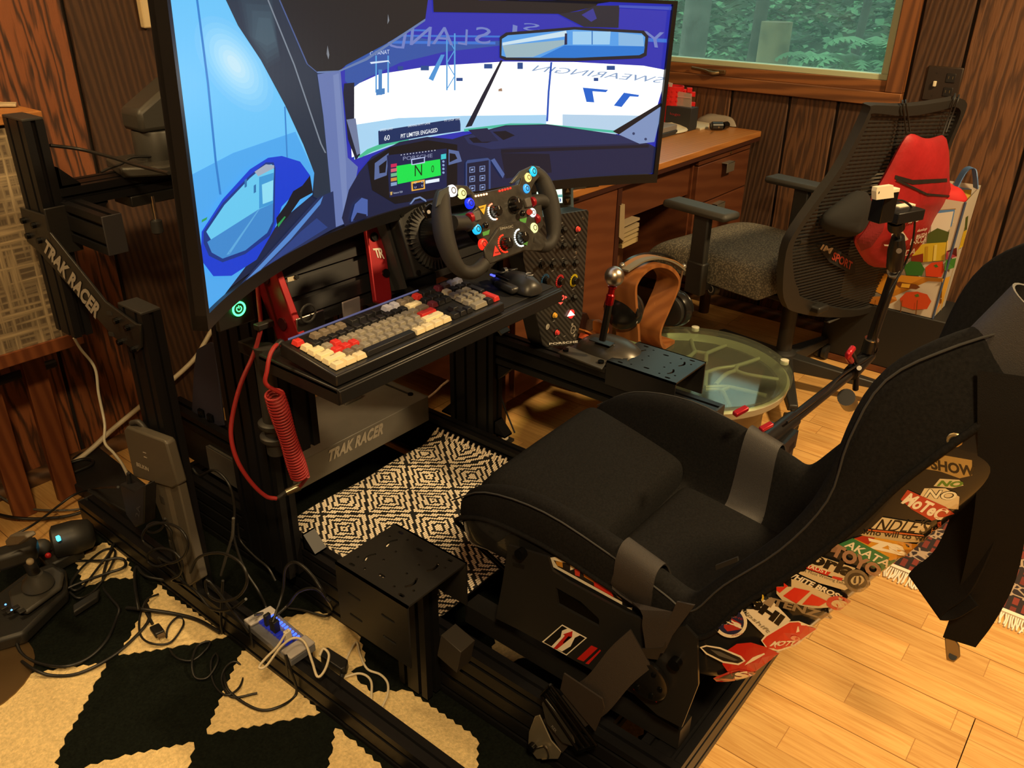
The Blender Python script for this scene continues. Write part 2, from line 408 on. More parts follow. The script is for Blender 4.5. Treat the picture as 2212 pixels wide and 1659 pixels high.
tr = nt.nodes.new('ShaderNodeBsdfTransparent'); tr.inputs[0].default_value = (.86, .95, .88, 1)
df = nt.nodes.new('ShaderNodeBsdfTranslucent'); df.inputs[0].default_value = (.55, .80, .70, 1)
gs = nt.nodes.new('ShaderNodeBsdfGlossy'); gs.inputs['Roughness'].default_value = .05
m1 = nt.nodes.new('ShaderNodeMixShader'); m1.inputs[0].default_value = .10; m2 = nt.nodes.new('ShaderNodeMixShader'); m2.inputs[0].default_value = .035
nt.links.new(tr.outputs[0], m1.inputs[1]); nt.links.new(df.outputs[0], m1.inputs[2]); nt.links.new(m1.outputs[0], m2.inputs[1]); nt.links.new(gs.outputs[0], m2.inputs[2]); nt.links.new(m2.outputs[0], out.inputs[0])
O('pane', G().box(X1 + .024, X1 + .028, .94, WY1 - .05, 1.0, WZ1 - .04), gl, win)
brass = M('worn_bronze', (.20, .13, .06), .4, .8)
g = G(); a = P(1545, 155, x=X1 - .01)
g.box(X1 - .016, X1 - .005, a.y - .045, a.y + .045, .957, .973)
h = O('window_latch', g, brass, win, bev=.002)
O('latch_lever', G().tube(spl([(X1 - .02, a.y - .02, .962), (X1 - .034, a.y, .960), (X1 - .030, a.y + .04, .968), (X1 - .02, a.y + .10, .972)], 4), [.008] * 6 + [.006] * 7), brass, h, smooth=60)
# switch plate with toggle and outlet
pm = M('brown_plate', (.030, .020, .014), .35)
sp = T('switch_plate', 'dark brown double wall plate with a white toggle and an outlet', 'switch', (X1, .735, .99))
O('plate', G().box(X1 - .007, X1, .679, .793, .934, 1.048), pm, sp, bev=.004)
O('toggle', G().box(X1 - .017, X1 - .006, .754, .764, .982, 1.000), M('ivory_plastic', (.75, .68, .5), .4), sp, bev=.002)
for zc in (1.013, .968):
    o = O('outlet_face', G().box(X1 - .0095, X1 - .006, .698, .728, zc - .015, zc + .015), M('outlet_black', (.012, .01, .009), .4), sp, bev=.006)
    g = G()
    for dy in (-.0065, .0065): g.box(X1 - .0102, X1 - .009, .713 + dy - .001, .713 + dy + .001, zc - .003, zc + .006)
    O('slot', g, M('slot_brass', (.25, .18, .08), .4, .8), o)
for zc in (1.028, .953): O('screw', G().cyl((X1 - .0082, .759, zc), (X1 - .006, .759, zc), .003, n=10), pm, sp)
# pale rod hanging on the wall left of the monitor
g = G(); g.box(1.272, 1.296, Y1 - .022, Y1, 1.176, 1.9)
tag(O('wall_raceway', g, M('cream_plastic', (.72, .58, .34), .5), None, bev=.004), 'cream plastic cable raceway on the wall behind the monitor', 'raceway')
# ceiling lamps
for i, (lc, pw) in enumerate(LAMPS):
    t = T('ceiling_lamp', ['round ceiling lamp above the wooden floor', 'round ceiling lamp behind the place of the viewer'][i], 'lamp', (lc[0], lc[1], ZC), 'ceiling lamps')
    O('lamp_rim', G().lathe([(.16, 0), (.17, -.012), (.15, -.022), (.14, -.012)], (lc[0], lc[1], ZC), (0, 0, 1), 32), M('lamp_white', (.8, .78, .7), .4), t)
    l = lamp('ceiling_bulb', (lc[0], lc[1], ZC - .03), pw, .26); l.parent = t; l.matrix_parent_inverse = wm(t).inverted()
# globe floor lamp left of the frame
fl_, fp_ = FLOOR_LAMP; ft = T('floor_lamp', 'brass floor lamp with a glass globe beside the console', 'lamp', (fl_[0], fl_[1], 0))
O('lamp_foot', G().lathe([(.13, 0), (.13, .012), (.02, .02)], (fl_[0], fl_[1], 0), (0, 0, 1), 32), brass, ft, smooth=40); O('lamp_pole', G().cyl((fl_[0], fl_[1], .02), (fl_[0], fl_[1], fl_[2] - .13), .01), brass, ft, smooth=40)
O('lamp_shade', G().lathe([(.05, -.13), (.13, -.06), (.14, .0), (.12, .08), (.115, .08), (.135, 0), (.125, -.055), (.05, -.125)], fl_, (0, 0, 1), 32, closed=True), M('shade_glass', (.8, .7, .5), .3, alpha=.35), ft, smooth=40)
ld = bpy.data.lights.new('floor_bulb', 'POINT'); ld.energy = fp_; ld.color = WARM; ld.shadow_soft_size = .07; lo = bpy.data.objects.new('floor_bulb', ld); COL.objects.link(lo); lo.location = fl_; lo.parent = ft; lo.matrix_parent_inverse = wm(ft).inverted()
# ------------------------------------------------------------------ outside the window
gm = M('forest_floor', (.045, .075, .04), .95, noise=(3, .6))
def hz(x, y): return -.6 + .30 * (x - 4) + .10 * math.sin(y * 1.3) + .06 * math.sin(x * 2.1 + y)
g = G(); g.sheet([[(x, y, hz(x, y)) for y in [(-4 + j * .8) for j in range(22)]] for x in [3.5 + i * .7 for i in range(20)]])
struct(O('hillside_ground', g, gm, None, smooth=60))
bark = M('grey_bark', (.10, .105, .09), .9, noise=(9, .5), bump=(30, .8)); bark2 = M('brown_bark', (.05, .048, .036), .9, noise=(9, .5), bump=(30, .8))
def trunk(name, px0, px1, X, label, mt, top=5., cat='tree', grp='trees outside the window'):
    a = P(px0, 60, x=X); b = P(px1, 60, x=X); c = (a + b) / 2; r = abs(a.y - b.y) / 2 * .8; zb = hz(X, c.y) - .2
    n = 9; pts = [(X + .02 * math.sin(i), c.y + .03 * math.sin(i * 1.7), zb + (top - zb) * i / n) for i in range(n + 1)]
    return tag(O(name, G().tube(pts, [r * (1.25 if i == 0 else 1 - .03 * i) for i in range(n + 1)], 16), mt, None, smooth=60), label, cat, grp)
trunk('conifer', 1462, 1532, 5.5, 'thick grey tree trunk at the left of the window beside the monitor', bark)
trunk('conifer', 1616, 1652, 5.7, 'slender brown tree trunk just left of the stump outside', bark2)
trunk('conifer', 1848, 1872, 6.6, 'dark thin tree trunk behind the ferns outside the window', bark2)
zt = P(1677, 47, x=5.6).z
c = P(1677, 60, x=5.6)
g = G().lathe([(.11, -.9), (.10, -.3), (.098, 0)], (5.6, c.y, zt), (0, 0, 1), 20)
tag(O('tree_stump', g, M('mossy_stump', (.19, .16, .08), .9, noise=(8, .4)), None, smooth=50), 'sawn mossy stump standing among the undergrowth outside', 'stump')
lm = [M('leaf_a', (.045, .15, .06), .7, noise=(2, .6)), M('leaf_b', (.10, .27, .12), .7, noise=(2, .5)), M('leaf_c', (.018, .055, .028), .7)]
random.seed(9); g = G()
for i in range(13000):
    x = random.uniform(5.6, 11.5); y = random.uniform(-.8, 5.2) * x / 7
    z = hz(x, y) + abs(random.gauss(0, .14)); L = random.uniform(.05, .13); a = random.uniform(0, 6.28); t = random.uniform(-.6, .5)
    d = V((math.cos(a), math.sin(a), t)).normalized() * L; s_ = V((-math.sin(a), math.cos(a), random.uniform(-.4, .4))) * L * .42; p = V((x, y, z)); n = d.cross(s_).normalized() * L * .12
    g.mi = random.choice((0, 0, 1, 2)); v = [g.b.verts.new(q) for q in (p, p + d * .5 + s_ + n, p + d, p + d * .5 - s_ + n)]
    g.f([v[0], v[1], v[2]]); g.f([v[0], v[2], v[3]])
tag(O('undergrowth', g, mats=lm), 'dense leafy undergrowth covering the slope outside the window', 'undergrowth', kind='stuff')
def fern(x, y, R, nf, label, z0=None):
    hz = lambda a, b: z0
    t = T('fern', label, 'fern', (x, y, hz(x, y)), 'ferns outside the window')
    for k in range(nf):
        g = G(); a = 6.28 * k / nf + random.uniform(-.2, .2); d = V((math.cos(a), math.sin(a), 0)); pts = [V((x, y, hz(x, y))) + d * (R * s) + V((0, 0, R * (.9 * s * 1.5 - 1.15 * s * s))) for s in [i / 12 for i in range(13)]]
        for i in range(1, 12):
            tv = (pts[i + 1] - pts[i - 1]).normalized(); sd = tv.cross(V((0, 0, 1))).normalized() * (R * .24 * math.sin(3.14 * (i / 12) ** .7))
            for s_ in (-1, 1):
                q = pts[i]; v = [g.b.verts.new(e) for e in (q - tv * .018, q + sd * s_ - V((0, 0, .02)), q + tv * .022)]; g.f(v)
        O('frond', g, lm[1], t)
for i, (px, py, x, R, lb) in enumerate([(1850, 128, 5.3, .34, 'large fern in front of the window, right of the stump'), (1765, 120, 5.5, .26, 'small fern between the stump and the large fern'), (1905, 90, 5.4, .34, 'upright fern beside the right window casing')]):
    p = P(px, py, x=x); fern(x, p.y, R, 11, lb, p.z - R * .35)
# ================================================================== THE RIG
alu = M('black_anodised', (.014, .014, .016), .42, .55, bump=(900, .05)); alu2 = M('black_powder_steel', (.017, .0165, .016), .33, .2, bump=(700, .05))
capm = M('black_end_cap', (.022, .022, .022), .5); boltm = M('black_bolt', (.015, .015, .015), .25, .8); steel = M('bright_steel', (.55, .52, .48), .3, 1.)
red = M('red_anodised', (.30, .012, .018), .35, .55); white_print = M('white_print', (.72, .68, .60), .5); silver_print = M('silver_print', (.50, .47, .42), .4, .5)
def tri(g, p, a, b, L, w):
    """triangular corner bracket: corner p, legs along a and b (length L), width vector w"""
    p, a, b, w = V(p), V(a), V(b), V(w); t = .12
    for s in (-1, 1):
        o = p + w * s * .85
        g.prism([o, o + a * L, o + b * L], w * .15 * s)
    g.prism([p - w, p + a * L - w, p + a * L + b * L * t - w, p + b * L * t - w], w * 2)
    g.prism([p - w, p + b * L - w, p + b * L + a * L * t - w, p + a * L * t - w], w * 2)
    g.prism([p + a * L - w, p + a * L + b * L * t - w, p + b * L + a * L * t - w, p + b * L - w], w * 2)
    return g
def bolt(c, n, par, r=.0065, name='bolt', L=.008):
    c, n = V(c), V(n).normalized()
    g = G().cyl(c, c + n * L, r, n=14); g.cyl(c + n * (L - .001), c + n * (L + .0004), r * .5, n=6)
    return O(name, g, boltm, par, smooth=40)
# ---- freestanding monitor stand on the left
st = T('monitor_stand', 'black slotted-aluminium monitor stand with a lettered angled plate, left of the rig', 'stand', (.717, 1.3, 0))
sx = .717
O('foot_rail', G().extr((sx, .25, .042), (sx, 1.99, .042), (1, 0, 0), .04, .08), alu, st)
O('lower_post', G().extr((sx, 1.487, .082), (sx, 1.487, .748), (1, 0, 0), .04, .085), alu, st)
O('post_cap', G().box(sx - .02, sx + .02, 1.4445, 1.5295, .748, .753), capm, st, bev=.001)
O('upper_post', G().extr((sx, 1.805, .61), (sx, 1.805, 1.063), (1, 0, 0), .04, .087), alu, st)
O('post_cap', G().box(sx - .02, sx + .02, 1.7615, 1.8485, 1.063, 1.068), capm, st, bev=.001)
O('foot_cap', G().box(sx - .02, sx + .02, 1.99, 1.995, .002, .082), capm, st, bev=.001)
# angled plate: flat outer face at x = .691
pl = [(42, 448), (97, 466), (103, 498), (226, 652), (292, 700), (302, 702), (304, 752), (296, 760), (244, 728), (140, 608), (84, 545), (58, 522)]
g = G().prism([P(a, b, x=.691) for a, b in pl], (.006, 0, 0)); ap = O('angled_plate', g, alu2, st, bev=.0015)
lq = [P(95, 527, x=.6905), P(205, 686, x=.6905), P(219, 664, x=.6905), P(108, 512, x=.6905)]
q0 = [P(93, 541, x=.6903), P(207, 690, x=.6903), P(219, 662, x=.6903), P(100, 515, x=.6903)]
lettering('plate_lettering', 'TRAK RACER', q0, silver_print, ap, bold=.05, shear=.15, sp=1.06)
for a, b in ((54, 476), (76, 486), (64, 509), (88, 519), (237, 676), (254, 692), (278, 707), (243, 722), (262, 738), (290, 754)):
    if (a, b) in ((237, 676), (243, 722)): continue
    bolt(P(a, b, x=.691), (-1, 0, 0), st, .0062)
for a, b in ((236, 677), (240, 722)):
    c = P(a, b, x=.6905); O('slot', G().obox(c, (.0006, 0, 0), (0, .010, -.002), (0, .0008, .004)), capm, st)
cb = O('cross_bar', G().extr((sx + .02, 1.795, .908), (1.58, 1.795, .908), (0, 1, 0), .08, .04), alu, st)
g = G(); tri(g, (sx + .02, 1.775, .928), (1, 0, 0), (0, 0, 1), .042, (0, .017, 0)); O('corner_bracket', g, alu, st)
g = G(); tri(g, (sx + .075, 1.775, .888), (1, 0, 0), (0, 0, -1), .035, (0, .017, 0)); O('corner_bracket', g, alu, st)
O('forward_bar', G().extr((sx + .035, 1.60, .880 - .018), (sx + .035, 1.86, .880 - .018), (1, 0, 0), .04, .078), alu, st)
O('forward_bar_cap', G().box(sx + .015, sx + .055, 1.595, 1.60, .823, .901), M('cap_blue_black', (.03, .03, .035), .45), st, bev=.001)
g = G().box(sx - .026, sx + .034, 1.745, 1.7505, .80, .898); O('gusset_plate', g, alu2, st, bev=.002)
# the second leg pair, mostly hidden behind the monitor
O('lower_post', G().extr((1.60, 1.805, .165), (1.60, 1.805, 1.063), (1, 0, 0), .04, .085), alu, st)
# ---- monitor arm clamp on the crossbar
ma = T('monitor_mount', 'black gas-spring monitor arm base clamped to the crossbar of the stand', 'arm', (.95, 1.79, .938))
gy_ = M('arm_grey', (.035, .034, .03), .45)
b0 = P(330, 330, y=1.79)
bx_ = b0.x
g = G(); base = [(bx_ - .10, 1.745), (bx_ - .03, 1.70), (bx_ + .10, 1.70), (bx_ + .12, 1.76), (bx_ + .05, 1.86), (bx_ - .07, 1.87)]
g.prism([(x, y, .929) for x, y in base], (0, 0, .022)); O('clamp_plate', g, gy_, ma, bev=.005)
O('arm_collar', G().lathe([(.046, .951), (.046, 1.008), (.044, 1.012)], (bx_ + .01, 1.79, 0), (0, 0, 1), 32), gy_, ma, smooth=40)
g = G(); hd = [(-.048, 0), (.06, 0), (.09, .10), (.045, .10), (-.048, .045)]
g.prism([(bx_ + .01 + x, 1.75, 1.012 + z) for x, z in hd], (0, .08, 0)); O('arm_head', g, gy_, ma, bev=.01)
O('arm_link', G().obox((bx_ + .16, 1.60, 1.10), (.07, -.10, .0), (.02, .014, 0), (0, 0, .03)), gy_, ma, bev=.01)
O('arm_mount', G().obox((1.19, 1.40, 1.10), (.06, 0, 0), (0, .02, 0), (0, 0, .06)), gy_, ma, bev=.006)
O('arm_link', G().obox(((bx_ + .22 + 1.19) / 2, 1.46, 1.10), ((1.19 - bx_ - .22) / 2, -.05, 0), (.006, .016, 0), (0, 0, .028)), gy_, ma, bev=.01)
cc = P(315, 440, y=1.79)
g = G().box(cc.x - .05, cc.x + .06, 1.755, 1.83, .862, .886); O('clamp_jaw', g, alu2, ma, bev=.003)
O('clamp_screw', G().cyl((cc.x, 1.76, .805), (cc.x, 1.76, .878), .006), steel, ma, smooth=40)
O('clamp_knob', G().lathe([(.008, 0), (.013, .004), (.013, .03), (.006, .034)], (cc.x, 1.76, .792), (0, 0, 1)), capm, ma, smooth=40)
# ---- rig frame
rg = T('rig_frame', 'black slotted-aluminium cockpit frame with base rails, uprights and a side beam', 'frame', (1.2, .8, 0))
RT = .16
for nm, x in (('base_rail', .9045), ('base_rail', 1.532)):
    O(nm, G().extr((x, .36, .085), (x, 1.90, .085), (1, 0, 0), .04, .15), alu, rg)
for y, zc, hh in ((1.86, .085, .04), (.40, .120, .08), (.56, .085, .04)): O('cross_member', G().extr((.925, y, zc), (1.512, y, zc), (0, 1, 0), .08, hh), alu, rg)
for x in (.9045, 1.532):
    for y in (.45, 1.0, 1.8): O('levelling_foot', G().cyl((x, y, 0), (x, y, .012), .018), capm, rg)
LPX, RPX, PY0, PY1 = .863, 1.573, 1.30, 1.46
O('upright', G().extr((LPX, 1.38, .10), (LPX, 1.38, .80), (1, 0, 0), .04, .16), alu, rg)
O('upright', G().extr((RPX, 1.38, .10), (RPX, 1.38, .72), (1, 0, 0), .04, .16), alu, rg)
for x, y0, s in ((LPX, 1.30, -1), (RPX, 1.30, -1), (RPX, 1.46, 1)):
    g = G(); xx = .9045 if x < 1 else 1.552 + .02; tri(g, (xx if x < 1 else RPX, y0, RT), (0, s, 0), (0, 0, 1), .04, (.016, 0, 0)); O('corner_bracket', g, alu, rg)
BX = 1.582
O('side_beam', G().extr((BX, 1.30, .42), (BX, .66, .42), (1, 0, 0), .04, .08), alu, rg)
g = G(); tri(g, (BX, 1.30, .38), (0, -1, 0), (0, 0, -1), .05, (.016, 0, 0)); O('corner_bracket', g, alu, rg)
g = G(); g.obox(P(1080, 705, x=1.58), (.018, 0, 0), (0, .020, .014), (0, -.002, .003)); O('grey_stop', g, M('stop_grey', (.10, .095, .085), .5), rg, bev=.001)
g = G().box(BX - .02, BX + .02, .655, .66, .38, .46); O('beam_cap', g, capm, rg)
for y0, y1 in ((.66, .76),): O('beam_lip', G().box(BX - .045, BX - .02, y0, y1, .452, .460), alu2, rg)
# wheel deck: slotted bar between red side plates, leaning away from the driver
TL = math.radians(24); dv = V((0, math.sin(TL), math.cos(TL))); dn = V((0, -math.cos(TL), math.sin(TL)))
def deckp(px, py, oy=1.20, oz=.72): return PP(px, py, (1, oy, oz), dn)
DB = V((0, 1.20, .72))
xl, xr = .862, 1.09
O('deck_bar', G().extr(V((xl + .01, 1.20, .72)) + dv * .085 - dn * .030, V((1.50, 1.20, .72)) + dv * .085 - dn * .030, dv, .15, .04), alu, rg)
for x, tr_ in ((xl - .004, False), (xr - .006, True)):
    c = V((x, 1.20, .72)); w = .012 if not tr_ else .034
    prof = [(-.06, -.018), (-.06, .16), (-.02, .19), (.014, .176), (.014, 0), (0, -.018)] if not tr_ else None
    if not tr_:
        g = G().prism([c + dn * a + dv * b for a, b in prof], (.016, 0, 0)); rp = O('side_plate', g, red, rg, bev=.002)
        for b in (.03, .12):
            O('bolt', G().lathe([(.012, 0), (.012, -.003), (.008, -.003)], c + dv * b - dn * .02 + V((-.0005, 0, 0)), (1, 0, 0)), M('bolt_recess', (.05, .008, .01), .4, .5), rg)
    else:
        q = [deckp(a, b) for a, b in ((786, 488), (800, 490), (818, 508), (836, 640), (834, 660), (822, 664), (800, 655), (780, 500))]
        g = G().prism([p + dn * .006 for p in q], dn * .012); rp = O('side_plate', g, red, rg, bev=.003)
        o_ = [deckp(a, b) + dn * .0182 for a, b in ((800, 560), (819, 563), (815, 539), (793, 541))]
        lettering('plate_logo', 'TR', o_, white_print, rp, bold=.03, sp=.8)
        for a, b in ((796, 516), (821, 594)): bolt(deckp(a, b) + dn * .018, dn, rg, .009, L=.004)
o_ = [deckp(a, b, 1.195) for a, b in ((617, 611), (640, 605), (638, 596), (616, 601))]
tg = O('data_plate', G().prism([p + dn * .006 for p in o_], dn * .002), M('cream_tag', (.75, .66, .45), .4), rg)
bolt(deckp(632, 602) + dn * .012, dn, rg, .0045, L=.004)
# little control boards under the deck
for a0, b0, a1, b1, nm, mt in ((642, 668, 700, 705, 'bracket_plate', steel), (741, 640, 778, 668, 'bracket_tab', M('tab_violet_grey', (.28, .25, .27), .4, .5))):
    c0, c1 = P(a0, b1, y=1.19), P(a1, b0, y=1.19); z0 = min(c0.z, c1.z)
    O(nm, G().box(c0.x, c1.x, 1.19, 1.194, c0.z - .02, c1.z), mt, rg, bev=.002)
O('wire_ring', G().tube([V((P(664, 676, y=1.185).x + .017 * math.cos(a), 1.183, P(664, 676, y=1.185).z + .017 * math.sin(a))) for a in [i * .3927 for i in range(16)]], .0022, 6, True), capm, rg)
# power button block on the left upright
pb = T('power_button', 'round power button glowing green on the left upright under the monitor', 'button', (LPX, 1.29, .70))
c = P(516, 667, y=1.285); nb = V((0, -1, 0))
O('button_housing', G().box(c.x - .045, c.x + .035, 1.288, 1.30, c.z - .035, c.z + .03), capm, pb, bev=.003)
O('button_face', G().cyl(c + V((0, .004, 0)), c, .0115, n=28), capm, pb)
gr_em = EM('green_led', (.05, 1.0, .18), 5.)
def ringm(c, n, r, w, th=.001, seg=32):
    g = G(); c, n = V(c), V(n).normalized(); u, v = g.frame(n); R = []
    for rr, h in ((r - w, 0), (r - w, th), (r + w, th), (r + w, 0)): R.append(g.ring(c + n * h, u, v, rr, seg))
    return g.skin(R, closed=True)
O('light_ring', ringm(c, (0, -1, 0), .0125, .0018), gr_em, pb)
g = G().tube([c + V((.0052 * math.sin(a), -.0008, .0052 * math.cos(a))) for a in [.6 + i * .32 for i in range(17)]], .0009, 6); g.cyl(c + V((0, -.0008, .001)), c + V((0, -.0008, .0065)), .0009, n=6)
O('power_symbol', g, gr_em, pb)
# ---- keyboard tray
KT = .715
tr = T('keyboard_tray', 'black metal tray under the keyboard and mouse, on the rig', 'tray', (1.09, 1.08, KT))
rgh = M('tray_black', (.013, .013, .014), .38, .2)
O('tray_top', G().box(.775, 1.405, .983, 1.20, KT - .012, KT), rgh, tr, bev=.003)
O('tray_lip', G().box(.775, 1.405, .978, .984, KT - .028, KT - .002), rgh, tr, bev=.002)
for x in (.80, 1.12, 1.36): O('tray_bracket', G().box(x, x + .03, 1.0, 1.30, KT - .035, KT - .012), alu2, tr, bev=.002)
O('tray_side', G().box(.775, .781, .983, 1.20, KT - .03, KT - .004), rgh, tr)
O('mouse_mat', G().box(1.21, 1.40, 1.0, 1.195, KT, KT + .003), M('mat_black', (.010, .010, .011), .8, bump=(500, .2)), tr, bev=.001)
# ---- pedal box
pdm = M('pedal_steel', (.17, .163, .15), .4, .35, noise=(6, .2))
pd = T('pedal_deck', 'dark steel pedal deck lettered in silver across its front lip', 'pedal', (1.23, 1.60, .10))
PZ = .245; py_ = 1.486; px0, px1 = .93, 1.487
O('deck_top', G().box(px0, px1, py_, py_ + .24, PZ - .004, PZ), pdm, pd, bev=.0015)
fp = O('front_lip', G().box(px0, px1, py_ - .001, py_ + .003, PZ - .078, PZ), pdm, pd, bev=.0015)
O('side_lip', G().box(px1 - .003, px1 + .001, py_, py_ + .24, PZ - .078, PZ), pdm, pd)
O('side_lip', G().box(px0 - .001, px0 + .003, py_, py_ + .24, PZ - .078, PZ), pdm, pd)
lettering('deck_lettering', 'TRAK RACER', [P(a, b, y=py_ - .0015) for a, b in ((708, 999), (827, 937), (829, 911), (710, 973))], silver_print, fp, bold=.055, shear=.18, sp=1.08)
for a, b in ((1.462, 1.53), (1.462, 1.69)): O('slot_bolt', G().lathe([(.008, 0), (.008, .004), (.005, .004)], (a, b, PZ), (0, 0, 1)), boltm, pd)
O('slot', G().box(1.458, 1.466, 1.54, 1.68, PZ, PZ + .0008), capm, pd)
for x in (1.13, 1.33):
    O('pedal_bracket', G().box(x - .03, x + .03, 1.62, 1.70, PZ, PZ + .02), steel, pd, bev=.002)
    O('pedal_arm', G().tube([(x, 1.67, PZ + .02), (x, 1.70, PZ + .12), (x, 1.74, PZ + .22)], .009, 10), alu2, pd, smooth=40)
    O('pedal_face', G().obox((x, 1.725, PZ + .24), (.032, 0, 0), (0, .012, .045), (0, -.003, .001)), alu2, pd, bev=.004)
g = G().prism([P(a, b, x=.955) for a, b in ((424, 755), (452, 740), (462, 742), (482, 912), (484, 920), (412, 925), (418, 800))], (.006, 0, 0)); O('pedal_side_plate', g, M('side_plate_blue_black', (.045, .045, .075), .5, .2), pd, bev=.002)
O('pedal_slide_rail', G().extr((.955, 1.46, .29), (.955, 1.90, .29), (1, 0, 0), .045, .04), alu, pd)
for dy in (.02, .06): bolt((.955, 1.70 + dy, .311), (0, 0, 1), pd, .011, L=.018)
O('slide_stand', G().box(.94, .97, 1.55, 1.86, .16, .27), alu2, pd)
O('heel_plate', G().box(.93, 1.505, .96, 1.48, .095, .10), alu2, rg)
# ---- box bracket on the left rail
def capsule(c, u, v, L, r, bow=0., n=5):
    """outline of a slot centred at c, along u (half length L), radius r, bowed towards v"""
    c, u, v = V(c), V(u), V(v); o = []
    def mid(t): return c + u * (L * t) + v * (bow * (1 - t * t))
    for i in range(n + 1): o.append(mid(-1 + 2 * i / n) - v * r)
    for i in range(1, 4): a = -1.5708 + 3.1416 * i / 4; o.append(mid(1) + u * (r * math.cos(a)) + v * (r * math.sin(a)))
    for i in range(n + 1): o.append(mid(1 - 2 * i / n) + v * r)
    for i in range(1, 4): a = 1.5708 + 3.1416 * i / 4; o.append(mid(-1) + u * (r * math.cos(a)) + v * (r * math.sin(a)))
    return o
def bracket_box(t, x0, x1, y0, y1, z1, hl, hr, th=.004):
    cx, cy = (x0 + x1) / 2, (y0 + y1) / 2; W2, L2 = (x1 - x0) / 2, (y1 - y0) / 2; hs = []
    X, Y = (1, 0, 0), (0, 1, 0)
    for s in (-1, 1):
        yc = cy + s * L2 * .58
        for sx_ in (-1, 1):
            hs.append(capsule((cx + sx_ * W2 * .36, yc, z1), X, (0, sx_ * s, 0) if False else Y, .013, .0028, .005 * s))
            hs.append(capsule((cx + sx_ * W2 * .80, yc + s * .010, z1), Y, (-1, 0, 0), .004, .0032))
            for dx, dy in ((.20, -.024), (.70, -.016), (.52, .018)): hs.append([V((cx + sx_ * W2 * dx + .0028 * math.cos(a), yc + s * dy + .0028 * math.sin(a), z1)) for a in [k * .7854 for k in range(8)]])
    for sx_ in (-1, 1): hs.append(capsule((cx + sx_ * W2 * .62, cy, z1), Y, (-1, 0, 0), .005, .003))
    holed('top_plate', [V(q) for q in ((x0, y0, z1), (x1, y0, z1), (x1, y1, z1), (x0, y1, z1))], hs, (0, 0, -th), alu2, t)
    sl = [capsule((x0, yy, z1 - zz), Y, (0, 0, 1), .014, .0034) for yy in (cy - L2 * .45, cy + L2 * .5) for zz in (.055, .105) if zz < hl - .015]
    holed('side_plate', [V(q) for q in ((x0, y0, z1), (x0, y1, z1), (x0, y1, z1 - hl), (x0, y0, z1 - hl))], sl, (th, 0, 0), alu2, t)
    holed('side_plate', [V(q) for q in ((x1, y0, z1), (x1, y1, z1), (x1, y1, z1 - hr), (x1, y0, z1 - hr))], [capsule((x1, cy, z1 - .04), Y, (0, 0, 1), .02, .004)], (-th, 0, 0), alu2, t)
lb = T('accessory_bracket', 'black slotted accessory bracket on the left rail, in front of the seat', 'bracket', (.82, .90, .24))
bracket_box(lb, .744, .898, .812, .998, .368, .142, .10)
O('support_post', G().extr((.863, .915, .02), (.863, .915, .362), (1, 0, 0), .04, .08), alu, lb)
g = G().obox(P(985, 1400, x=.86), (.02, 0, 0), (0, .025, .006), (0, -.006, .03)); O('foot_flap', g, M('flap_brown_black', (.035, .03, .025), .5), lb, bev=.001)
rb = T('shifter_bracket', 'black slotted bracket at the end of the side beam beside the round table', 'bracket', (1.63, .85, .46))
bracket_box(rb, 1.556, 1.706, .760, .947, .497, .062, .085)
# ================================================================== MONITOR
MQ = (1.19, 1.2055, .9065); MR = 1.135; MA = .613; MH = .384
mrot = Matrix.Rotation(.052, 4, 'Z') @ Matrix.Rotation(.011, 4, 'X') @ Matrix.Rotation(.034, 4, 'Y')
MM = Matrix.Translation(MQ) @ mrot
def ms(a, h, d=0.):
    """angle a (rad), height h, d outwards to the back"""
    return MM @ V(((MR + d) * math.sin(a), (MR + d) * math.cos(a) - MR, h))
mon = T('curved_monitor', 'huge black ultrawide curved monitor showing a racing cockpit view', 'monitor', MQ)
bz = M('bezel_black', (.008, .008, .009), .35)
na = 220; aa = [-MA + 2 * MA * i / na for i in range(na + 1)]
scr = O('screen', G().sheet([[ms(a, h) for a in aa] for h in (0, MH / 2, MH)]), M('screen_dark', (.01, .012, .02), .25, emit=(.012, .017, .05), es=1.), mon, smooth=60)
eb, et, es_ = .022, .008, .011 / MR
aw = [-MA - es_ + 2 * (MA + es_) * i / na for i in range(na + 1)]
def shell(aL, h0, h1, d0, d1):
    g = G(); R = []
    for a in aL: R.append([g.b.verts.new(ms(a, h, d)) for h, d in ((h0, d0), (h1, d0), (h1, d1), (h0, d1))])
    return g.skin(R)
O('back_skin', shell(aw, -eb + .002, MH + et - .002, .006, .013), bz, mon, smooth=40)
O('bezel_bottom', shell(aw, -eb, -.0005, -.009, .012), bz, mon, smooth=40)
O('bezel_top', shell(aw, MH + .0005, MH + et, -.009, .012), bz, mon, smooth=40)
for s in (-1, 1): O('bezel_side', shell([s * MA, s * (MA + es_)] if s > 0 else [-MA - es_, -MA], -eb, MH + et, -.009, .012), bz, mon)
O('back_cover', shell([a * .62 for a in aw], .03, MH - .03, .012, .06), M('back_plastic', (.02, .02, .022), .45), mon, smooth=40)
# ---- what the screen shows: flat print on the screen surface
def em(h, s=1.): return EM('scr_%s_%s' % (h, s), srgb(h), s)
ext = O('ext', G().sheet([[ms(a * 1.008, h) for a in aa] for h in (-.006, MH / 2, MH + .006)]), bz); B = bvh_of(ext); bpy.data.objects.remove(ext)
sky = em('#5fb8ff', 1.); wh = em('#ffffff', 1.6)
I = []
def pg(h, pts, s=1.): I.append((em(h, s), 'p', pts))
def tx(h, s, o, xv, yv, st=1., **k): I.append((em(h, st), 't', s, o, xv, yv, k))
def band(h, pts, w, s=1.):
    L = [(x - w, y) for x, y in pts]; R = [(x + w, y) for x, y in pts]; pg(h, L + R[::-1], s)
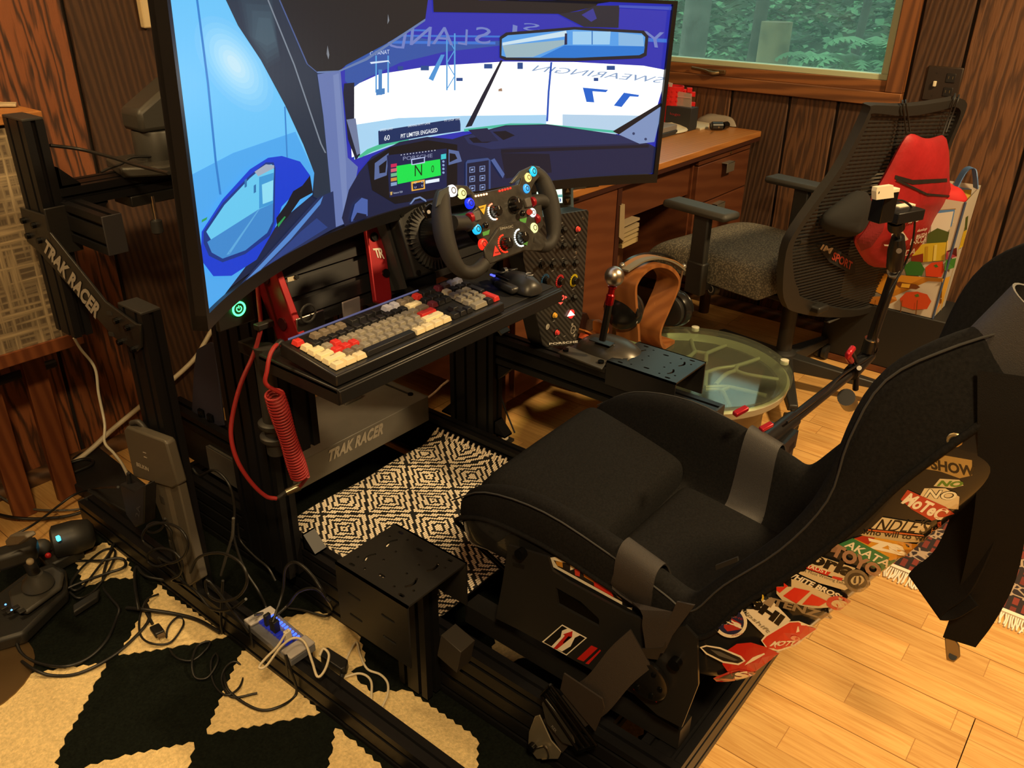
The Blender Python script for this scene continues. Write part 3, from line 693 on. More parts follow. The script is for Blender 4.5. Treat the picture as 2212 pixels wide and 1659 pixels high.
# windscreen band and bright track
pg('#2a2fae', [(700, -60), (1470, -60), (1470, 420), (700, 460)])
pg('#fdfffb', [(752, 210), (765, 185), (820, 160), (930, 143), (1090, 133), (1240, 134), (1390, 142), (1442, 152), (1415, 245), (1340, 290), (1165, 270), (1000, 276), (870, 296), (760, 340)], 1.5)
pg('#a8d4f2', [(763, 270), (860, 255), (1000, 250), (1180, 248), (1180, 278), (1000, 284), (870, 306), (765, 345)], 1.)
pg('#b6d2ea', [(1215, 247), (1410, 250), (1330, 290), (1215, 278)], 1.)
pg('#3f6fd6', [(742, -60), (745, 175), (762, 190), (790, 170), (865, 135), (960, 112), (1100, 96), (1100, 88), (960, 90), (830, 70), (760, -60)], .55)
# blue strip ghost structures
for x0, y0, x1, y1 in ((835, 62, 930, 66), (850, 75, 1080, 79), (838, 88, 1070, 94), (1400, 82, 1440, 90)): pg('#3f7fe8', [(x0, y0), (x1, y0 + 2), (x1, y1 + 2), (x0, y1)], .8)
for x0, y0, x1, y1 in ((965, 72, 982, 195), (812, 120, 838, 200)):
    for k in range(2): band('#5aa6e6', [(x0 + k * (x1 - x0), y0), (x0 + k * (x1 - x0), y1)], 1.6, .9)
for k in range(4): band('#5aa6e6', [(965 + 17 * (k % 2), 80 + k * 28), (965 + 17 * ((k + 1) % 2), 108 + k * 28)], 1.2, .9)
pg('#4f9be0', [(925, 170), (952, 118), (960, 118), (935, 175)], .9)
for x, y, w, h in ((908, 142, 18, 10), (985, 168, 14, 7), (1045, 138, 18, 10), (1117, 135, 12, 14), (1310, 142, 18, 9), (1282, 168, 10, 7), (858, 143, 12, 8)): pg('#2b5fb0', [(x, y), (x + w, y), (x + w, y + h), (x, y + h)], .6)
# mirrored banner lettering (seen from behind the glass)
for ch, x, y, w, h, sk in (('D', 872, 72, -40, 33, 6), ('N', 928, 58, -44, 42, 4), ('A', 978, 60, -46, 38, 4), ('L', 1008, 64, -20, 34, 2), ('S', 1058, 60, -34, 36, 2), ('I', 1115, 56, -10, 24, 2), ('S', 1165, 52, -36, 16, 0), ('Y', 1440, 70, -46, 34, -6)):
    tx('#7d8ed8', ch, (x, y + h), (w, -3), (sk, -h), .8)
tx('#d8e4ff', 'C  FANAT', (798, 120), (42, -4), (0, -9), .9)
# pit structure frame
pg('#d8e6f8', [(798, 134), (838, 130), (842, 138), (838, 133), (800, 138)], 1.)
band('#4d8fd6', [(820, 150), (820, 205)], 4, .8); pg('#4d8fd6', [(811, 193), (830, 190), (830, 203), (811, 206)], .8)
# sign and number written backwards on the windscreen
tx('#8ea9d0', 'SWEARINGIN', (1432, 180), (-285, -27), (4, -13), .9, shear=-.3)
pg('#1767d6', [(1258, 189), (1313, 194), (1308, 199), (1279, 197), (1283, 221), (1266, 220)], .9)
pg('#1767d6', [(1347, 200), (1380, 205), (1378, 209), (1360, 208), (1342, 231), (1325, 228)], .9)
# wipers, centre line, distant marshal
pg('#17233f', [(1080, 130), (1085, 130), (1062, 180), (1018, 272), (1004, 275), (1040, 205)], .6)
band('#1f55c0', [(1190, 134), (1184, 200), (1181, 262)], 2.2, .9)
pg('#b08a70', [(1076, 192), (1083, 190), (1084, 197), (1075, 197)], .8)
# interior mirror
pg('#232a3d', [(1078, 80), (1092, 70), (1240, 58), (1390, 66), (1400, 78), (1396, 120), (1384, 126), (1240, 132), (1090, 130), (1078, 124)], .5)
pg('#55a2ee', [(1083, 84), (1096, 76), (1240, 64), (1385, 72), (1393, 80), (1390, 114), (1380, 119), (1240, 125), (1095, 124), (1082, 120)], .95)
pg('#c9e2ef', [(1084, 92), (1222, 66), (1224, 78), (1084, 98)], 1.); pg('#a8c8d4', [(1084, 98), (1218, 86), (1218, 96), (1150, 123), (1092, 124)], .8)
pg('#1f7cdc', [(1218, 98), (1392, 100), (1390, 114), (1380, 119), (1240, 125), (1165, 124)], .9)
pg('#9ccdf0', [(1236, 68), (1318, 68), (1316, 96), (1236, 96)], 1.); pg('#8cc0ee', [(1335, 70), (1388, 76), (1390, 100), (1335, 98)], .9)
band('#2f7fd0', [(1278, 66), (1278, 96)], 1.2, .8); pg('#232d60', [(1219, 72), (1224, 72), (1224, 96), (1218, 97)], .6)
# roof lining and mirror mount
pg('#1d2130', [(930, -60), (1480, -60), (1480, -20), (1290, 8), (1285, 14), (1215, 30), (935, 26)], .5)
pg('#2c3248', [(1205, 30), (1250, 24), (1286, 12), (1337, 12), (1335, 60), (1260, 58)], .5); pg('#3a3fa8', [(1255, 32), (1280, 18), (1288, 40), (1276, 47)], .7)
pg('#3f54c4', [(1336, 11), (1456, 14), (1456, 22), (1336, 16)], .9)
# left side window
pg('#69c4f8', [(346, -60), (480, -60), (520, 60), (600, 200), (662, 320), (676, 372), (672, 420), (600, 480), (440, 690), (420, 600)], 1.)
[pg(h_, ell(502, 138, a_, b_, 30, .95), 1.) for h_, a_, b_ in (('#72c6f8', 120, 62), ('#7ccbf8', 104, 53), ('#86d0f9', 90, 45), ('#92d5f9', 76, 38), ('#9edaf9', 62, 31), ('#aadff8', 48, 24), ('#b6e3f7', 35, 17), ('#c2e7f6', 22, 10))]
pg('#4ba8ee', [(400, 382), (500, 330), (635, 284), (676, 372), (672, 420), (600, 480), (440, 690), (418, 560)], 1.)
band('#2f8ae0', [(420, -10), (445, 180), (462, 350), (472, 420)], 2.4, .8); band('#3a92e2', [(612, 230), (617, 340)], 1.6, .8)
# dark A pillar
pg('#2a3d55', [(455, -60), (580, -60), (680, 150), (708, 300), (725, 410), (690, 432), (674, 424), (676, 374), (652, 312), (612, 226), (560, 130), (510, 55)], .6)
[pg(h_, [(575 - 70 * t_, 60 - 75 * t_), (578 + 6 * t_, 60 - 70 * t_), (588 + 14 * t_, 70 + 60 * t_), (574 - 2 * t_, 78 + 70 * t_), (556 - 30 * t_, 90 - 20 * t_)], .55) for h_, t_ in (('#31475f', 1.), ('#3a5268', .85), ('#425d72', .7), ('#4b687c', .5), ('#547386', .3))]
band('#9aa7b8', [(575, 0), (632, 140), (690, 310), (700, 330)], 1.6, .6)
# sun visor / roof
pg('#23272f', [(590, -60), (930, -60), (916, 42), (830, 95), (745, 140), (728, 155), (682, 158), (662, 140), (600, 0)], .55)
band('#5e76b4', [(600, 0), (660, 138), (684, 158)], 1.5, .6); pg('#7f9cd8', [(682, 158), (728, 156), (790, 130), (916, 45), (916, 40), (785, 126), (728, 152), (682, 154)], .6)
pg('#8f96a0', [(704, 98), (708, 118), (706, 128), (702, 116)], .7); pg('#8f96a0', [(835, 30), (838, 44), (834, 52)], .7)
# grey door pillar
pg('#7f96dc', [(682, 160), (732, 152), (738, 220), (748, 340), (770, 360), (752, 478), (718, 492), (708, 380), (695, 250)], .6)
pg('#93a9e8', [(716, 162), (728, 158), (744, 350), (748, 478), (740, 482), (728, 330)], .6)
pg('#12203f', [(740, 180), (762, 178), (762, 255), (772, 320), (775, 335), (765, 345), (748, 300), (738, 200)], .6); pg('#8c9cc8', [(745, 258), (765, 255), (775, 330), (768, 335)], .6)
# green glow at the windscreen foot
pg('#4fd0a0', [(770, 338), (790, 322), (830, 306), (880, 298), (880, 304), (835, 314), (800, 328), (776, 340)], .8)
pg('#4fd0b0', [(1000, 278), (1100, 266), (1165, 266), (1330, 282), (1330, 287), (1165, 272), (1100, 272), (1000, 284)], .8)
# dashboard
pg('#1d2a58', [(750, 410), (772, 372), (800, 338), (860, 306), (920, 295), (975, 300), (1000, 292), (1090, 270), (1180, 268), (1330, 290), (1400, 310), (1440, 330), (1420, 420), (1300, 430), (1000, 520), (760, 540), (735, 470)], .55)
pg('#2b3a72', [(1000, 295), (1090, 272), (1180, 270), (1340, 292), (1390, 308), (1290, 312), (1100, 318), (1060, 322), (1010, 310)], .55)
pg('#141d3a', [(1080, 330), (1185, 332), (1190, 372), (1090, 385)], .5); pg('#131b36', [(1080, 322), (1400, 312), (1400, 318), (1080, 330)], .5)
pg('#0e1730', [(1010, 298), (1040, 294), (1070, 302), (1050, 308), (1020, 308)], .5); pg('#0e1730', [(1062, 284), (1090, 282), (1110, 292), (1085, 302)], .5); pg('#24305e', [(1008, 280), (1050, 276), (1075, 304), (1038, 306)], .5)
pg('#8ea6d8', [(1335, 290), (1425, 225), (1425, 250), (1412, 306), (1380, 310)], .75); pg('#141c30', [(1322, 283), (1425, 222), (1428, 228), (1335, 290)], .4)
for x, y in ((1367, 288), (1393, 300)): pg('#3c4e80', ell(x, y, 3, 3, 10), .6)
# instrument pod with the green display
pg('#0d1426', [(790, 350), (840, 318), (920, 302), (985, 312), (985, 420), (850, 440), (800, 410)], .4)
pg('#6f86c4', [(806, 352), (836, 330), (832, 378), (805, 388)], .6); pg('#6f86c4', [(966, 322), (988, 326), (995, 348), (966, 356)], .6)
pg('#10182c', [(815, 358), (832, 345), (829, 372), (816, 374)], .4); pg('#10182c', [(968, 330), (980, 332), (985, 342), (968, 350)], .4)
pg('#16285e', [(832, 335), (962, 320), (962, 405), (838, 426)], .6)
tx('#8d94b8', 'PORSCHE', (867, 346), (64, -7), (0, -8), .8, bold=.01)
for k in range(12): pg('#c8cde0', [(862 + k * 6.6, 333 - k * .9), (864.5 + k * 6.6, 332.7 - k * .9), (864.5 + k * 6.6, 335 - k * .9), (862 + k * 6.6, 335.4 - k * .9)], .8)
pg('#0fd84a', [(852, 358), (947, 343), (949, 378), (855, 397)], 1.1)
tx('#0a4a1c', 'N', (892, 380), (16, -2), (0, -24), .5); tx('#0a4a1c', '0', (928, 372), (6, -1), (0, -15), .5)
pg('#c8d6ff', [(884, 343), (914, 338), (914, 351), (885, 356)], .9); pg('#16285e', [(886, 345), (912, 340), (912, 349), (887, 354)], .6)
pg('#3fd0d8', [(949, 333), (960, 331), (960, 342), (949, 344)], .9)
for k, c_ in enumerate(('#e02a60', '#e86a7a', '#78c89a', '#e0a040', '#8fb0d8')): pg(c_, [(840, 354 + k * 10), (853, 352 + k * 10), (853, 359 + k * 10), (840, 361.5 + k * 10)], .8)
for k in range(4): pg('#9ab8e8', ell(954, 348 + k * 8, 2.6, 2.6, 10), .8)
pg('#f0b040', [(884, 392), (913, 387), (914, 407), (885, 412)], 1.); pg('#142050', [(887, 396), (911, 391), (911, 405), (888, 409)], .6)
for a, b in ((891, 396), (906, 394), (891, 406), (906, 402)): tx('#c8d8ff', 'U', (a, b), (4, -.6), (0, -4), .9)
pg('#e8f2ff', [(915, 389), (945, 384), (945, 391), (915, 396)], 1.); tx('#c8d0e8', 'Season 020', (845, 418), (20, -3), (0, -4), .8); pg('#d8b060', [(838, 414), (843, 413), (842, 420), (839, 421)], .9)
pg('#8ea8e0', [(880, 440), (890, 427), (903, 423), (915, 430), (918, 436), (914, 434), (903, 427), (892, 430), (884, 440)], .6)
# switch pad right of the pod
pg('#4a64a8', [(1002, 350), (1006, 345), (1050, 340), (1056, 345), (1056, 412), (1002, 420)], .55); pg('#17244c', [(1005, 352), (1052, 345), (1052, 412), (1005, 418)], .5)
for r_ in range(3):
    for c_ in range(2):
        x, y = 1010 + c_ * 22, 360 + r_ * 20 - c_ * 2; pg('#8ea6e0', [(x, y), (x + 12, y - 1.5), (x + 12, y + 11), (x, y + 12.5)], .7); pg('#17244c', [(x + 1.5, y + 1.5), (x + 10.5, y), (x + 10.5, y + 9.5), (x + 1.5, y + 11)], .5); pg('#a8bcf0', [(x + 3.5, y + 4), (x + 8.5, y + 3.2), (x + 8.5, y + 7), (x + 3.5, y + 8)], .7)
pg('#5f7ac0', [(1056, 345), (1064, 341), (1086, 375), (1082, 384)], .6)
# small warning box over the track
pg('#123a78', [(811, 282), (988, 254), (990, 268), (990, 282), (920, 292), (812, 312)], .6)
tx('#e8f2ff', 'SPEED LIMIT', (815, 283), (28, -4), (0, -5), .9); tx('#e8f2ff', 'DRIVING IN PIT LANE', (876, 274), (48, -7), (0, -5), .9); tx('#e8f2ff', 'PIT STOP TIME', (955, 262), (34, -4), (0, -6), .9)
tx('#f4faff', '60', (824, 303), (12, -2), (0, -11), 1.); tx('#f4faff', 'PIT LIMITER ENGAGED', (860, 298), (80, -14), (0, -9), 1., bold=.01)
# steering stalk, driver figure reflection
pg('#5b7ad0', [(752, 470), (760, 440), (775, 426), (788, 430), (788, 465), (752, 478)], .6); pg('#16224a', [(755, 476), (765, 458), (785, 462), (786, 470)], .5)
pg('#d04870', [(682, 448), (700, 430), (712, 432), (710, 442), (692, 452), (700, 470), (700, 498), (688, 506), (680, 470)], .8); pg('#a8c0e8', [(712, 430), (716, 460), (704, 490), (700, 460)], .8); pg('#8fb0e0', [(676, 480), (688, 482), (686, 502), (678, 510)], .7)
# wing mirror
pg('#0a3fd8', [(422, 560), (424, 500), (470, 430), (530, 365), (570, 340), (600, 336), (640, 348), (662, 378), (640, 410), (625, 420), (600, 445), (585, 492), (545, 560), (490, 595), (450, 596)], .9)
pg('#0e1a2e', [(662, 378), (668, 415), (640, 430), (612, 470), (590, 490), (588, 470), (610, 440), (625, 412), (645, 400)], .5)
pg('#123f9c', [(428, 500), (470, 438), (530, 378), (565, 350), (582, 350), (586, 362), (584, 480), (574, 508), (520, 548), (470, 566), (440, 552), (428, 525)], .7)
pg('#66c8f0', [(434, 500), (474, 442), (530, 384), (564, 356), (578, 354), (583, 364), (580, 440), (445, 518)], 1.)
pg('#3f8fd8', [(436, 522), (548, 452), (581, 438), (580, 478), (568, 502), (520, 540), (470, 558), (446, 545)], .9); pg('#5fb0e8', [(546, 455), (552, 450), (486, 548), (478, 550)], .9)
pg('#a8b4c8', [(540, 370), (565, 354), (583, 356), (583, 362), (548, 380)], .9); pg('#3f9fe0', [(550, 382), (582, 372), (581, 438), (550, 450)], .9); pg('#8cdcf4', [(556, 398), (581, 388), (580, 432), (558, 440)], 1.)
for x in (518, 538): pg('#2f7fc0', [(x, 388 + (x - 518) * .6), (x + 5, 385 + (x - 518) * .6), (x + 5, 402 + (x - 518) * .6), (x, 405 + (x - 518) * .6)], .8)
pg('#30b060', [(424, 474), (436, 468), (434, 474), (423, 480)], .8); pg('#30b060', [(590, 484), (606, 466), (608, 468), (592, 490)], .7)
# door sill stripes
pg('#28407c', [(448, 680), (560, 560), (680, 425), (712, 412), (718, 490), (590, 560), (500, 625)], .5)
pg('#5f9cf0', [(520, 605), (610, 510), (690, 422), (684, 440), (620, 515), (545, 590)], .7); pg('#3558b0', [(548, 590), (640, 500), (676, 470), (700, 490), (600, 552)], .5)
decal('screen_picture', I, B, mon, eps=.00004, step=12)
# bezel lettering and label
lettering('bezel_logo', 'MONITOR', [P(440, 688, y=1.0)] * 4, bz, mon) if False else None
# ================================================================== STEERING WHEEL
WC = V((1.2, 1.0, .902)); tt = math.radians(20); wn = V((0, -math.cos(tt), math.sin(tt))); wu = V((0, math.sin(tt), math.cos(tt))); we = V((1, 0, 0))
def wp(zx, zy, d=0.): return PP(900 + zx / 3.95, 340 + zy / 3.95, WC + wn * d, wn)
grip = M('grip_rubber', (.022, .021, .020), .62, bump=(1200, .25)); forged = M('forged_carbon', (.030, .029, .026), .38, noise=(60, .55), coat=.2); blk = M('gloss_black', (.006, .006, .006), .25)
sw = T('steering_wheel', 'black GT steering wheel crowded with lit buttons in front of the monitor', 'steering wheel', WC)
lg = spl([wp(225, 300, -.004), wp(212, 400, -.002), wp(215, 520), wp(238, 680), wp(295, 850), wp(370, 955), wp(450, 985), wp(520, 960), wp(580, 900, .002)], 6)
O('grip', G().tube(lg, [.013 + .006 * math.sin(math.pi * min(1, i / 30)) for i in range(len(lg))], 18), grip, sw, smooth=80)
rg_ = spl([wp(985, 115, -.004), wp(1060, 180, -.003), wp(1115, 300), wp(1150, 440), wp(1168, 580), wp(1160, 690), wp(1110, 755), wp(1030, 750), wp(960, 705, .002)], 6)
O('grip', G().tube(rg_, [.013 + .006 * math.sin(math.pi * min(1, i / 30)) for i in range(len(rg_))], 18), grip, sw, smooth=80)
plate = [(290, 245), (390, 252), (452, 322), (640, 284), (830, 240), (850, 180), (960, 84), (1010, 90), (1035, 150), (970, 220), (935, 290), (945, 350), (1020, 385), (1030, 470), (1040, 590), (1000, 640), (1060, 690), (1090, 750), (1050, 800), (900, 800), (740, 862), (610, 915), (575, 860), (560, 780), (520, 700), (470, 600), (400, 540), (400, 490), (468, 440), (440, 400), (420, 335), (310, 340)]
fpl = O('face_plate', G().prism([wp(a, b, -.006) for a, b in plate], wn * .014), forged, sw, bev=.002)
low = [(560, 780), (690, 590), (730, 570), (870, 545), (910, 560), (1000, 660), (1060, 690), (1090, 750), (1050, 800), (900, 800), (740, 862), (610, 915), (575, 860)]
O('lower_plate', G().prism([wp(a, b, .008) for a, b in low], wn * .005), forged, sw, bev=.002)
O('hub_body', G().prism([wp(a, b, -.04) for a, b in ((520, 360), (860, 290), (960, 500), (880, 720), (640, 780), (520, 620))], wn * .034), blk, sw, bev=.006)
O('horn_pad', G().prism([wp(a, b, .004) for a, b in ((165, 350), (180, 290), (290, 235), (300, 250), (225, 390), (150, 430))], wn * .006), M('pad_teal_black', (.05, .06, .065), .35), sw, bev=.002)
O('horn_pad', G().prism([wp(a, b, .004) for a, b in ((780, 225), (870, 120), (975, 72), (960, 95), (890, 175), (800, 232))], wn * .006), M('pad_teal_black', (.05, .06, .065), .35), sw, bev=.002)
for ga in (((310, 560), (360, 560), (440, 560), (470, 590)), ((1110, 390), (1060, 370), (990, 380), (960, 400)), ((560, 930), (590, 900), (640, 850))):
    O('spoke', G().tube(spl([wp(a, b, -.002) for a, b in ga], 4), .014, 12), grip, sw, smooth=80)
bt = [(312, 282, '#f4f6ff', 40), (395, 306, '#f0f4a0', 36), (462, 390, '#1030ff', 38), (523, 611, '#18b8e8', 36), (577, 740, '#ff2a18', 40), (1000, 118, '#20c8f0', 38), (955, 170, '#ffe488', 34), (942, 265, '#38a8f8', 34), (995, 470, '#ffffff', 34), (1008, 600, '#f2f4a8', 38)]
for i, (a, b, h, r) in enumerate(bt):
    c = wp(a, b, .0105); R_ = .0088 * r / 36; col = srgb(h)
    o = O('button', G().lathe([(R_ * 1.1, -.006), (R_ * 1.1, -.001), (R_ * .98, .0006), (R_ * .85, .0012)], c, wn, 24), M('btn_' + h, tuple(k * .3 for k in col), .35, emit=col, es=1.15), sw, smooth=40)
    O('button_ring', ringm(c + wn * .0013, wn, R_ * .52, R_ * .09, .0004, 24), M('ring_' + h, tuple(k * .1 for k in col), .5), o)
for k in range(5):
    for (x0, y0, x1, y1, h) in ((505, 330, 597, 312, '#ffb080'), (708, 286, 800, 262, '#ff2015')):
        a, b = x0 + (x1 - x0) * k / 4, y0 + (y1 - y0) * k / 4
        O('rev_led', G().sph(wp(a, b, .009), .0021, 10), EM('led_' + h, srgb(h), 4.), sw)
def knob(a, b, R_, arc=None, h=None, a0=0, a1=0, d=.010):
    c = wp(a, b, d); g = G(); u, v = we, wu; n = 24; r1 = [(R_ * (1.0 if i % 2 else .9)) for i in range(n)]
    R = []
    for hh, s in ((0, 1.), (.012, .95), (.014, .85)): R.append([g.b.verts.new(c + wn * hh + (u * math.cos(6.2832 * i / n) + v * math.sin(6.2832 * i / n)) * r1[i] * s) for i in range(n)])
    o = O('rotary_knob', g.skin(R), blk, sw)
    O('knob_pointer', G().obox(c + wn * .0145 + v * R_ * .5, u * .0007, v * R_ * .3, wn * .0004), M('pointer_grey', (.5, .5, .5), .5), o)
    if h:
        for k in range(13):
            an = a0 + (a1 - a0) * k / 12; q = c + (u * math.cos(an) + v * math.sin(an)) * R_ * 1.42 - wn * .0008
            O('ring_led', G().sph(q, .0017, 8), EM('led_' + (h if not (h == '#fff6e0' and (k < 3 or k > 11)) else '#ff7050'), srgb(h if not (h == '#fff6e0' and (k < 3 or k > 11)) else '#ff7050'), 4.), sw)
knob(662, 462, .0105, 1, '#fff6e0', 1.6, 4.9); knob(832, 405, .0125); knob(752, 735, .0115, 1, '#ff2410', 1.5, 4.8, .0145); knob(888, 685, .0115, 1, '#f4fff0', 1.5, 4.8, .0145)
O('knob_disc', G().lathe([(.017, -.002), (.017, .001)], wp(832, 405, .009), wn), blk, sw)
def flag(pts, h, nm='marker_label', d=.0085): return O(nm, G().prism([wp(a, b, d) for a, b in pts], wn * .0008), M('lab_' + h, srgb(h), .5), sw)
flag([(524, 420), (592, 402), (572, 488)], '#e8c23a'); flag([(668, 752), (718, 826), (650, 846)], '#e03a36', d=.0135); flag([(560, 640), (622, 616), (614, 656), (566, 672)], '#4fa04a'); flag([(874, 528), (938, 512), (930, 558), (890, 562)], '#4fa04a'); flag([(906, 740), (948, 716), (940, 752)], '#4fa04a', d=.0135); flag([(806, 352), (858, 330), (856, 352), (810, 366)], '#2f3a40')
for (a, b, s, h) in ((534, 444, 'ABS', '#141208'), (668, 822, 'MAP', '#300808')): lettering('label_text', s, [wp(a + e, b - f, .0094 if s == 'ABS' else .0145) for e, f in ((0, 0), (40, 9), (40, 24), (0, 15))], M('ink_' + h, srgb(h), .5), fpl)
lettering('logo_text', 'SIMAGIC', [wp(708, 622, .0135), wp(822, 598, .0135), wp(822, 576, .0135), wp(708, 600, .0135)], M('logo_grey', (.35, .34, .30), .5), fpl, bold=.01)
for a, b in ((455, 515), (985, 380), (1018, 525)):
    c = wp(a, b, .006); O('thumb_wheel', G().lathe([(.009, -.004), (.010, -.003), (.010, .003), (.009, .004)], c, V((1, 0, 0)), 20), M('thumb_red', (.35, .01, .02), .35, .3), sw, smooth=30)
for a, b in ((945, 385), (508, 500)): O('grey_switch', G().obox(wp(a, b, .010), we * .009, wu * .009, wn * .004), M('switch_grey', (.10, .095, .09), .5), sw, bev=.002)
for a, b in ((905, 478), (588, 580)): O('mini_stick', G().sph(wp(a, b, .018), .0065, 14), blk, sw, smooth=80)
O('red_button', G().cyl(wp(963, 466, .008), wp(963, 466, .014), .006, n=18), M('btn_plain_red', (.5, .02, .02), .4), sw)
for pts in (((45, 440), (100, 390), (150, 420), (140, 510), (80, 530), (40, 480)), ((1080, 330), (1130, 300), (1170, 360), (1150, 420), (1090, 420))):
    O('shift_paddle', G().prism([wp(a, b, -.030) for a, b in pts], wn * .006), blk, sw, bev=.003)
O('paddle_bolt', G().cyl(wp(103, 465, -.0235), wp(103, 465, -.022), .0035, n=12), white_print, sw)
# ---- wheel base
wbx = T('drive_motor', 'black ribbed direct-drive motor behind the steering wheel', 'motor', WC - wn * .26)
ub = M('base_black', (.015, .015, .015), .45, .3)
f0 = WC - wn * .185; hb = .066
O('motor_body', G().obox(f0 - wn * .10, we * .070, wu * .070, wn * .10), ub, wbx, bev=.006)
O('front_ring', G().lathe([(.060, 0), (.060, .006), (.044, .012), (.044, .0)], f0, wn, 48), ub, wbx, smooth=40)
for k in range(40):
    an = 6.2832 * k / 40
    d = we * math.cos(an) + wu * math.sin(an); sd = (-we * math.sin(an) + wu * math.cos(an)) * .0013
    O('cooling_fin', G().obox(f0 + d * .055 + wn * .007, d * .012, sd, wn * .004), M('fin_grey', (.05, .05, .048), .4, .4), wbx)
O('drive_hub', G().lathe([(.040, 0), (.042, .02), (.038, .06), (.034, .105), (.034, .14)], f0, wn, 40), blk, wbx, smooth=40)
for s in (-1, 1):
    for t2 in (-1, 1): bolt(f0 + we * s * .060 + wu * t2 * .060, wn, wbx, .0055, L=.003)
O('mount_plate', G().obox(f0 - wn * .1 - we * .078, we * .004, wu * .085, wn * .07), M('mount_dark', (.02, .02, .02), .5), wbx)
O('mount_arm', G().box(1.16, 1.24, 1.20, 1.32, .70, .745), alu2, wbx)
# ================================================================== KEYBOARD
kb = T('keyboard', 'black full-size keyboard with cream, grey and red keycaps on the tray', 'keyboard', (.775, .986, KT + .003), rot=(math.radians(5), 0, 0))
kw, kd = .440, .150
kcase = M('keyboard_case', (.011, .011, .012), .35)
g = G().prism([(0, 0, 0), (kw, 0, 0), (kw, 0, .012), (0, 0, .012)], (0, 0, 0)) if False else G().hexa([(0, 0, 0), (kw, 0, 0), (kw, kd, 0), (0, kd, 0), (.002, .002, .020), (kw - .002, .002, .020), (kw - .002, kd - .002, .026), (.002, kd - .002, .026)])
O('case', g, kcase, kb, bev=.003, local=True)
O('light_bar', G().box(.02, kw - .10, kd - .004, kd - .001, .024, .0275), EM('bar_blue', (.45, .45, .9), .22), kb, local=True)
KC = {'c': (.84, .74, .48), 'g': (.30, .275, .22), 'r': (.66, .035, .03), 'k': (.012, .012, .014), 'b': (.20, .165, .125), 'd': (.14, .02, .035), 'w': (.40, .42, .55)}
KM = {k: M('keycap_' + k, v, .45) for k, v in KC.items()}; kcache = {}
uu = .01905; kx0 = .012; ky0 = .014
def key(c, r, w, col, h=1):
    """c, r in key units from the front-left key"""
    kk = (w, col, h)
    if kk not in kcache:
        W_, D_ = w * uu - .0012, h * uu - .0012; a = .0028
        g = G().hexa([(0, 0, 0), (W_, 0, 0), (W_, D_, 0), (0, D_, 0), (a, a * .9, .0092), (W_ - a, a * .9, .0092), (W_ - a, D_ - a * .5, .0086), (a, D_ - a * .5, .0086)])
        o = O('key', g, KM[col], kb, bev=.0008, local=True); kcache[kk] = o
    else: o = copyo(kcache[kk])
    o.location = (kx0 + c * uu, ky0 + r * uu + (.004 if r >= 5 else 0), .0215 + .0009 * r)
rows = [
    (0, 0, [(1.25, 'c'), (1.25, 'c'), (1.25, 'c'), (6.25, 'k'), (1.25, 'c'), (1.25, 'c'), (1.25, 'c'), (1.25, 'c')]),
    (0, 1, [(2.25, 'c')] + [(1, 'b')] * 2 + [(1, 'g')] * 8 + [(2.75, 'c')]),
    (0, 2, [(1.75, 'c'), (1, 'r'), (1, 'r'), (1, 'r')] + [(1, 'g')] * 8 + [(2.25, 'r')]),
    (0, 3, [(1.5, 'c'), (1, 'g'), (1, 'r')] + [(1, 'g')] * 10 + [(1.5, 'b')]),
    (0, 4, [(1, 'c')] + [(1, 'k')] * 12 + [(2, 'c')]),
]
for c0, r, ks in rows:
    c = c0
    for w, col in ks: key(c, r, w, col); c += w
key(0, 5, 1, 'r')
for i in range(4): key(2 + i, 5, 1, 'b'); key(6.5 + i, 5, 1, 'k'); key(11 + i, 5, 1, 'w' if i < 2 else 'b')
for i in range(3):
    key(15.25 + i, 5, 1, 'rkk'[i]); key(15.25 + i, 4, 1, 'k'); key(15.25 + i, 3, 1, 'dkk'[i]); key(15.25 + i, 0, 1, 'k')
key(16.25, 1, 1, 'k')
for i in range(4): key(18.5 + i, 5, 1, 'dbww'[i]); key(18.5 + i, 4, 1, 'ckkk'[i])
for r in (1, 2, 3):
    for i in range(3): key(18.5 + i, r, 1, 'g')
key(18.5, 0, 2, 'g'); key(20.5, 0, 1, 'k'); key(21.5, 0, 1, 'r', 2); key(21.5, 2, 1, 'k', 2)
# small legends on the large caps
for s, c, r, w in (('TAB', 0, 3, 1.5), ('CAPS', 0, 2, 1.75), ('SHIFT', 0, 1, 2.25), ('CTRL', 0, 0, 1.25), ('WIN', 1.25, 0, 1.25), ('ALT', 2.5, 0, 1.25), ('BACK', 13, 4, 2), ('ENTER', 12.75, 2, 2.25), ('SHIFT', 12.25, 1, 2.75), ('ESC', 0, 5, 1), ('ALT', 10, 0, 1.25), ('WIN', 11.25, 0, 1.25), ('FN', 12.5, 0, 1.25), ('CTRL', 13.75, 0, 1.25)) + tuple((ch, 1.5 + i, 3, 1) for i, ch in enumerate('QWERTYUIOP')) + tuple((ch, 1.75 + i, 2, 1) for i, ch in enumerate('ASDFGHJKL')) + tuple((ch, 2.25 + i, 1, 1) for i, ch in enumerate('ZXCVBNM')):
    L_ = .0026 * len(s); mw = wm(kb)
    x = kx0 + (c + w / 2) * uu - L_ / 2; y = ky0 + (r + .62) * uu + (.004 if r >= 5 else 0); z = .0215 + .0009 * r + .0094
    lettering('key_legend', s, [mw @ V(q) for q in ((x, y, z), (x + L_, y, z), (x + L_, y + .003, z), (x, y + .003, z))], M('legend_dark', (.05, .04, .035), .6), kb, th=.0002)
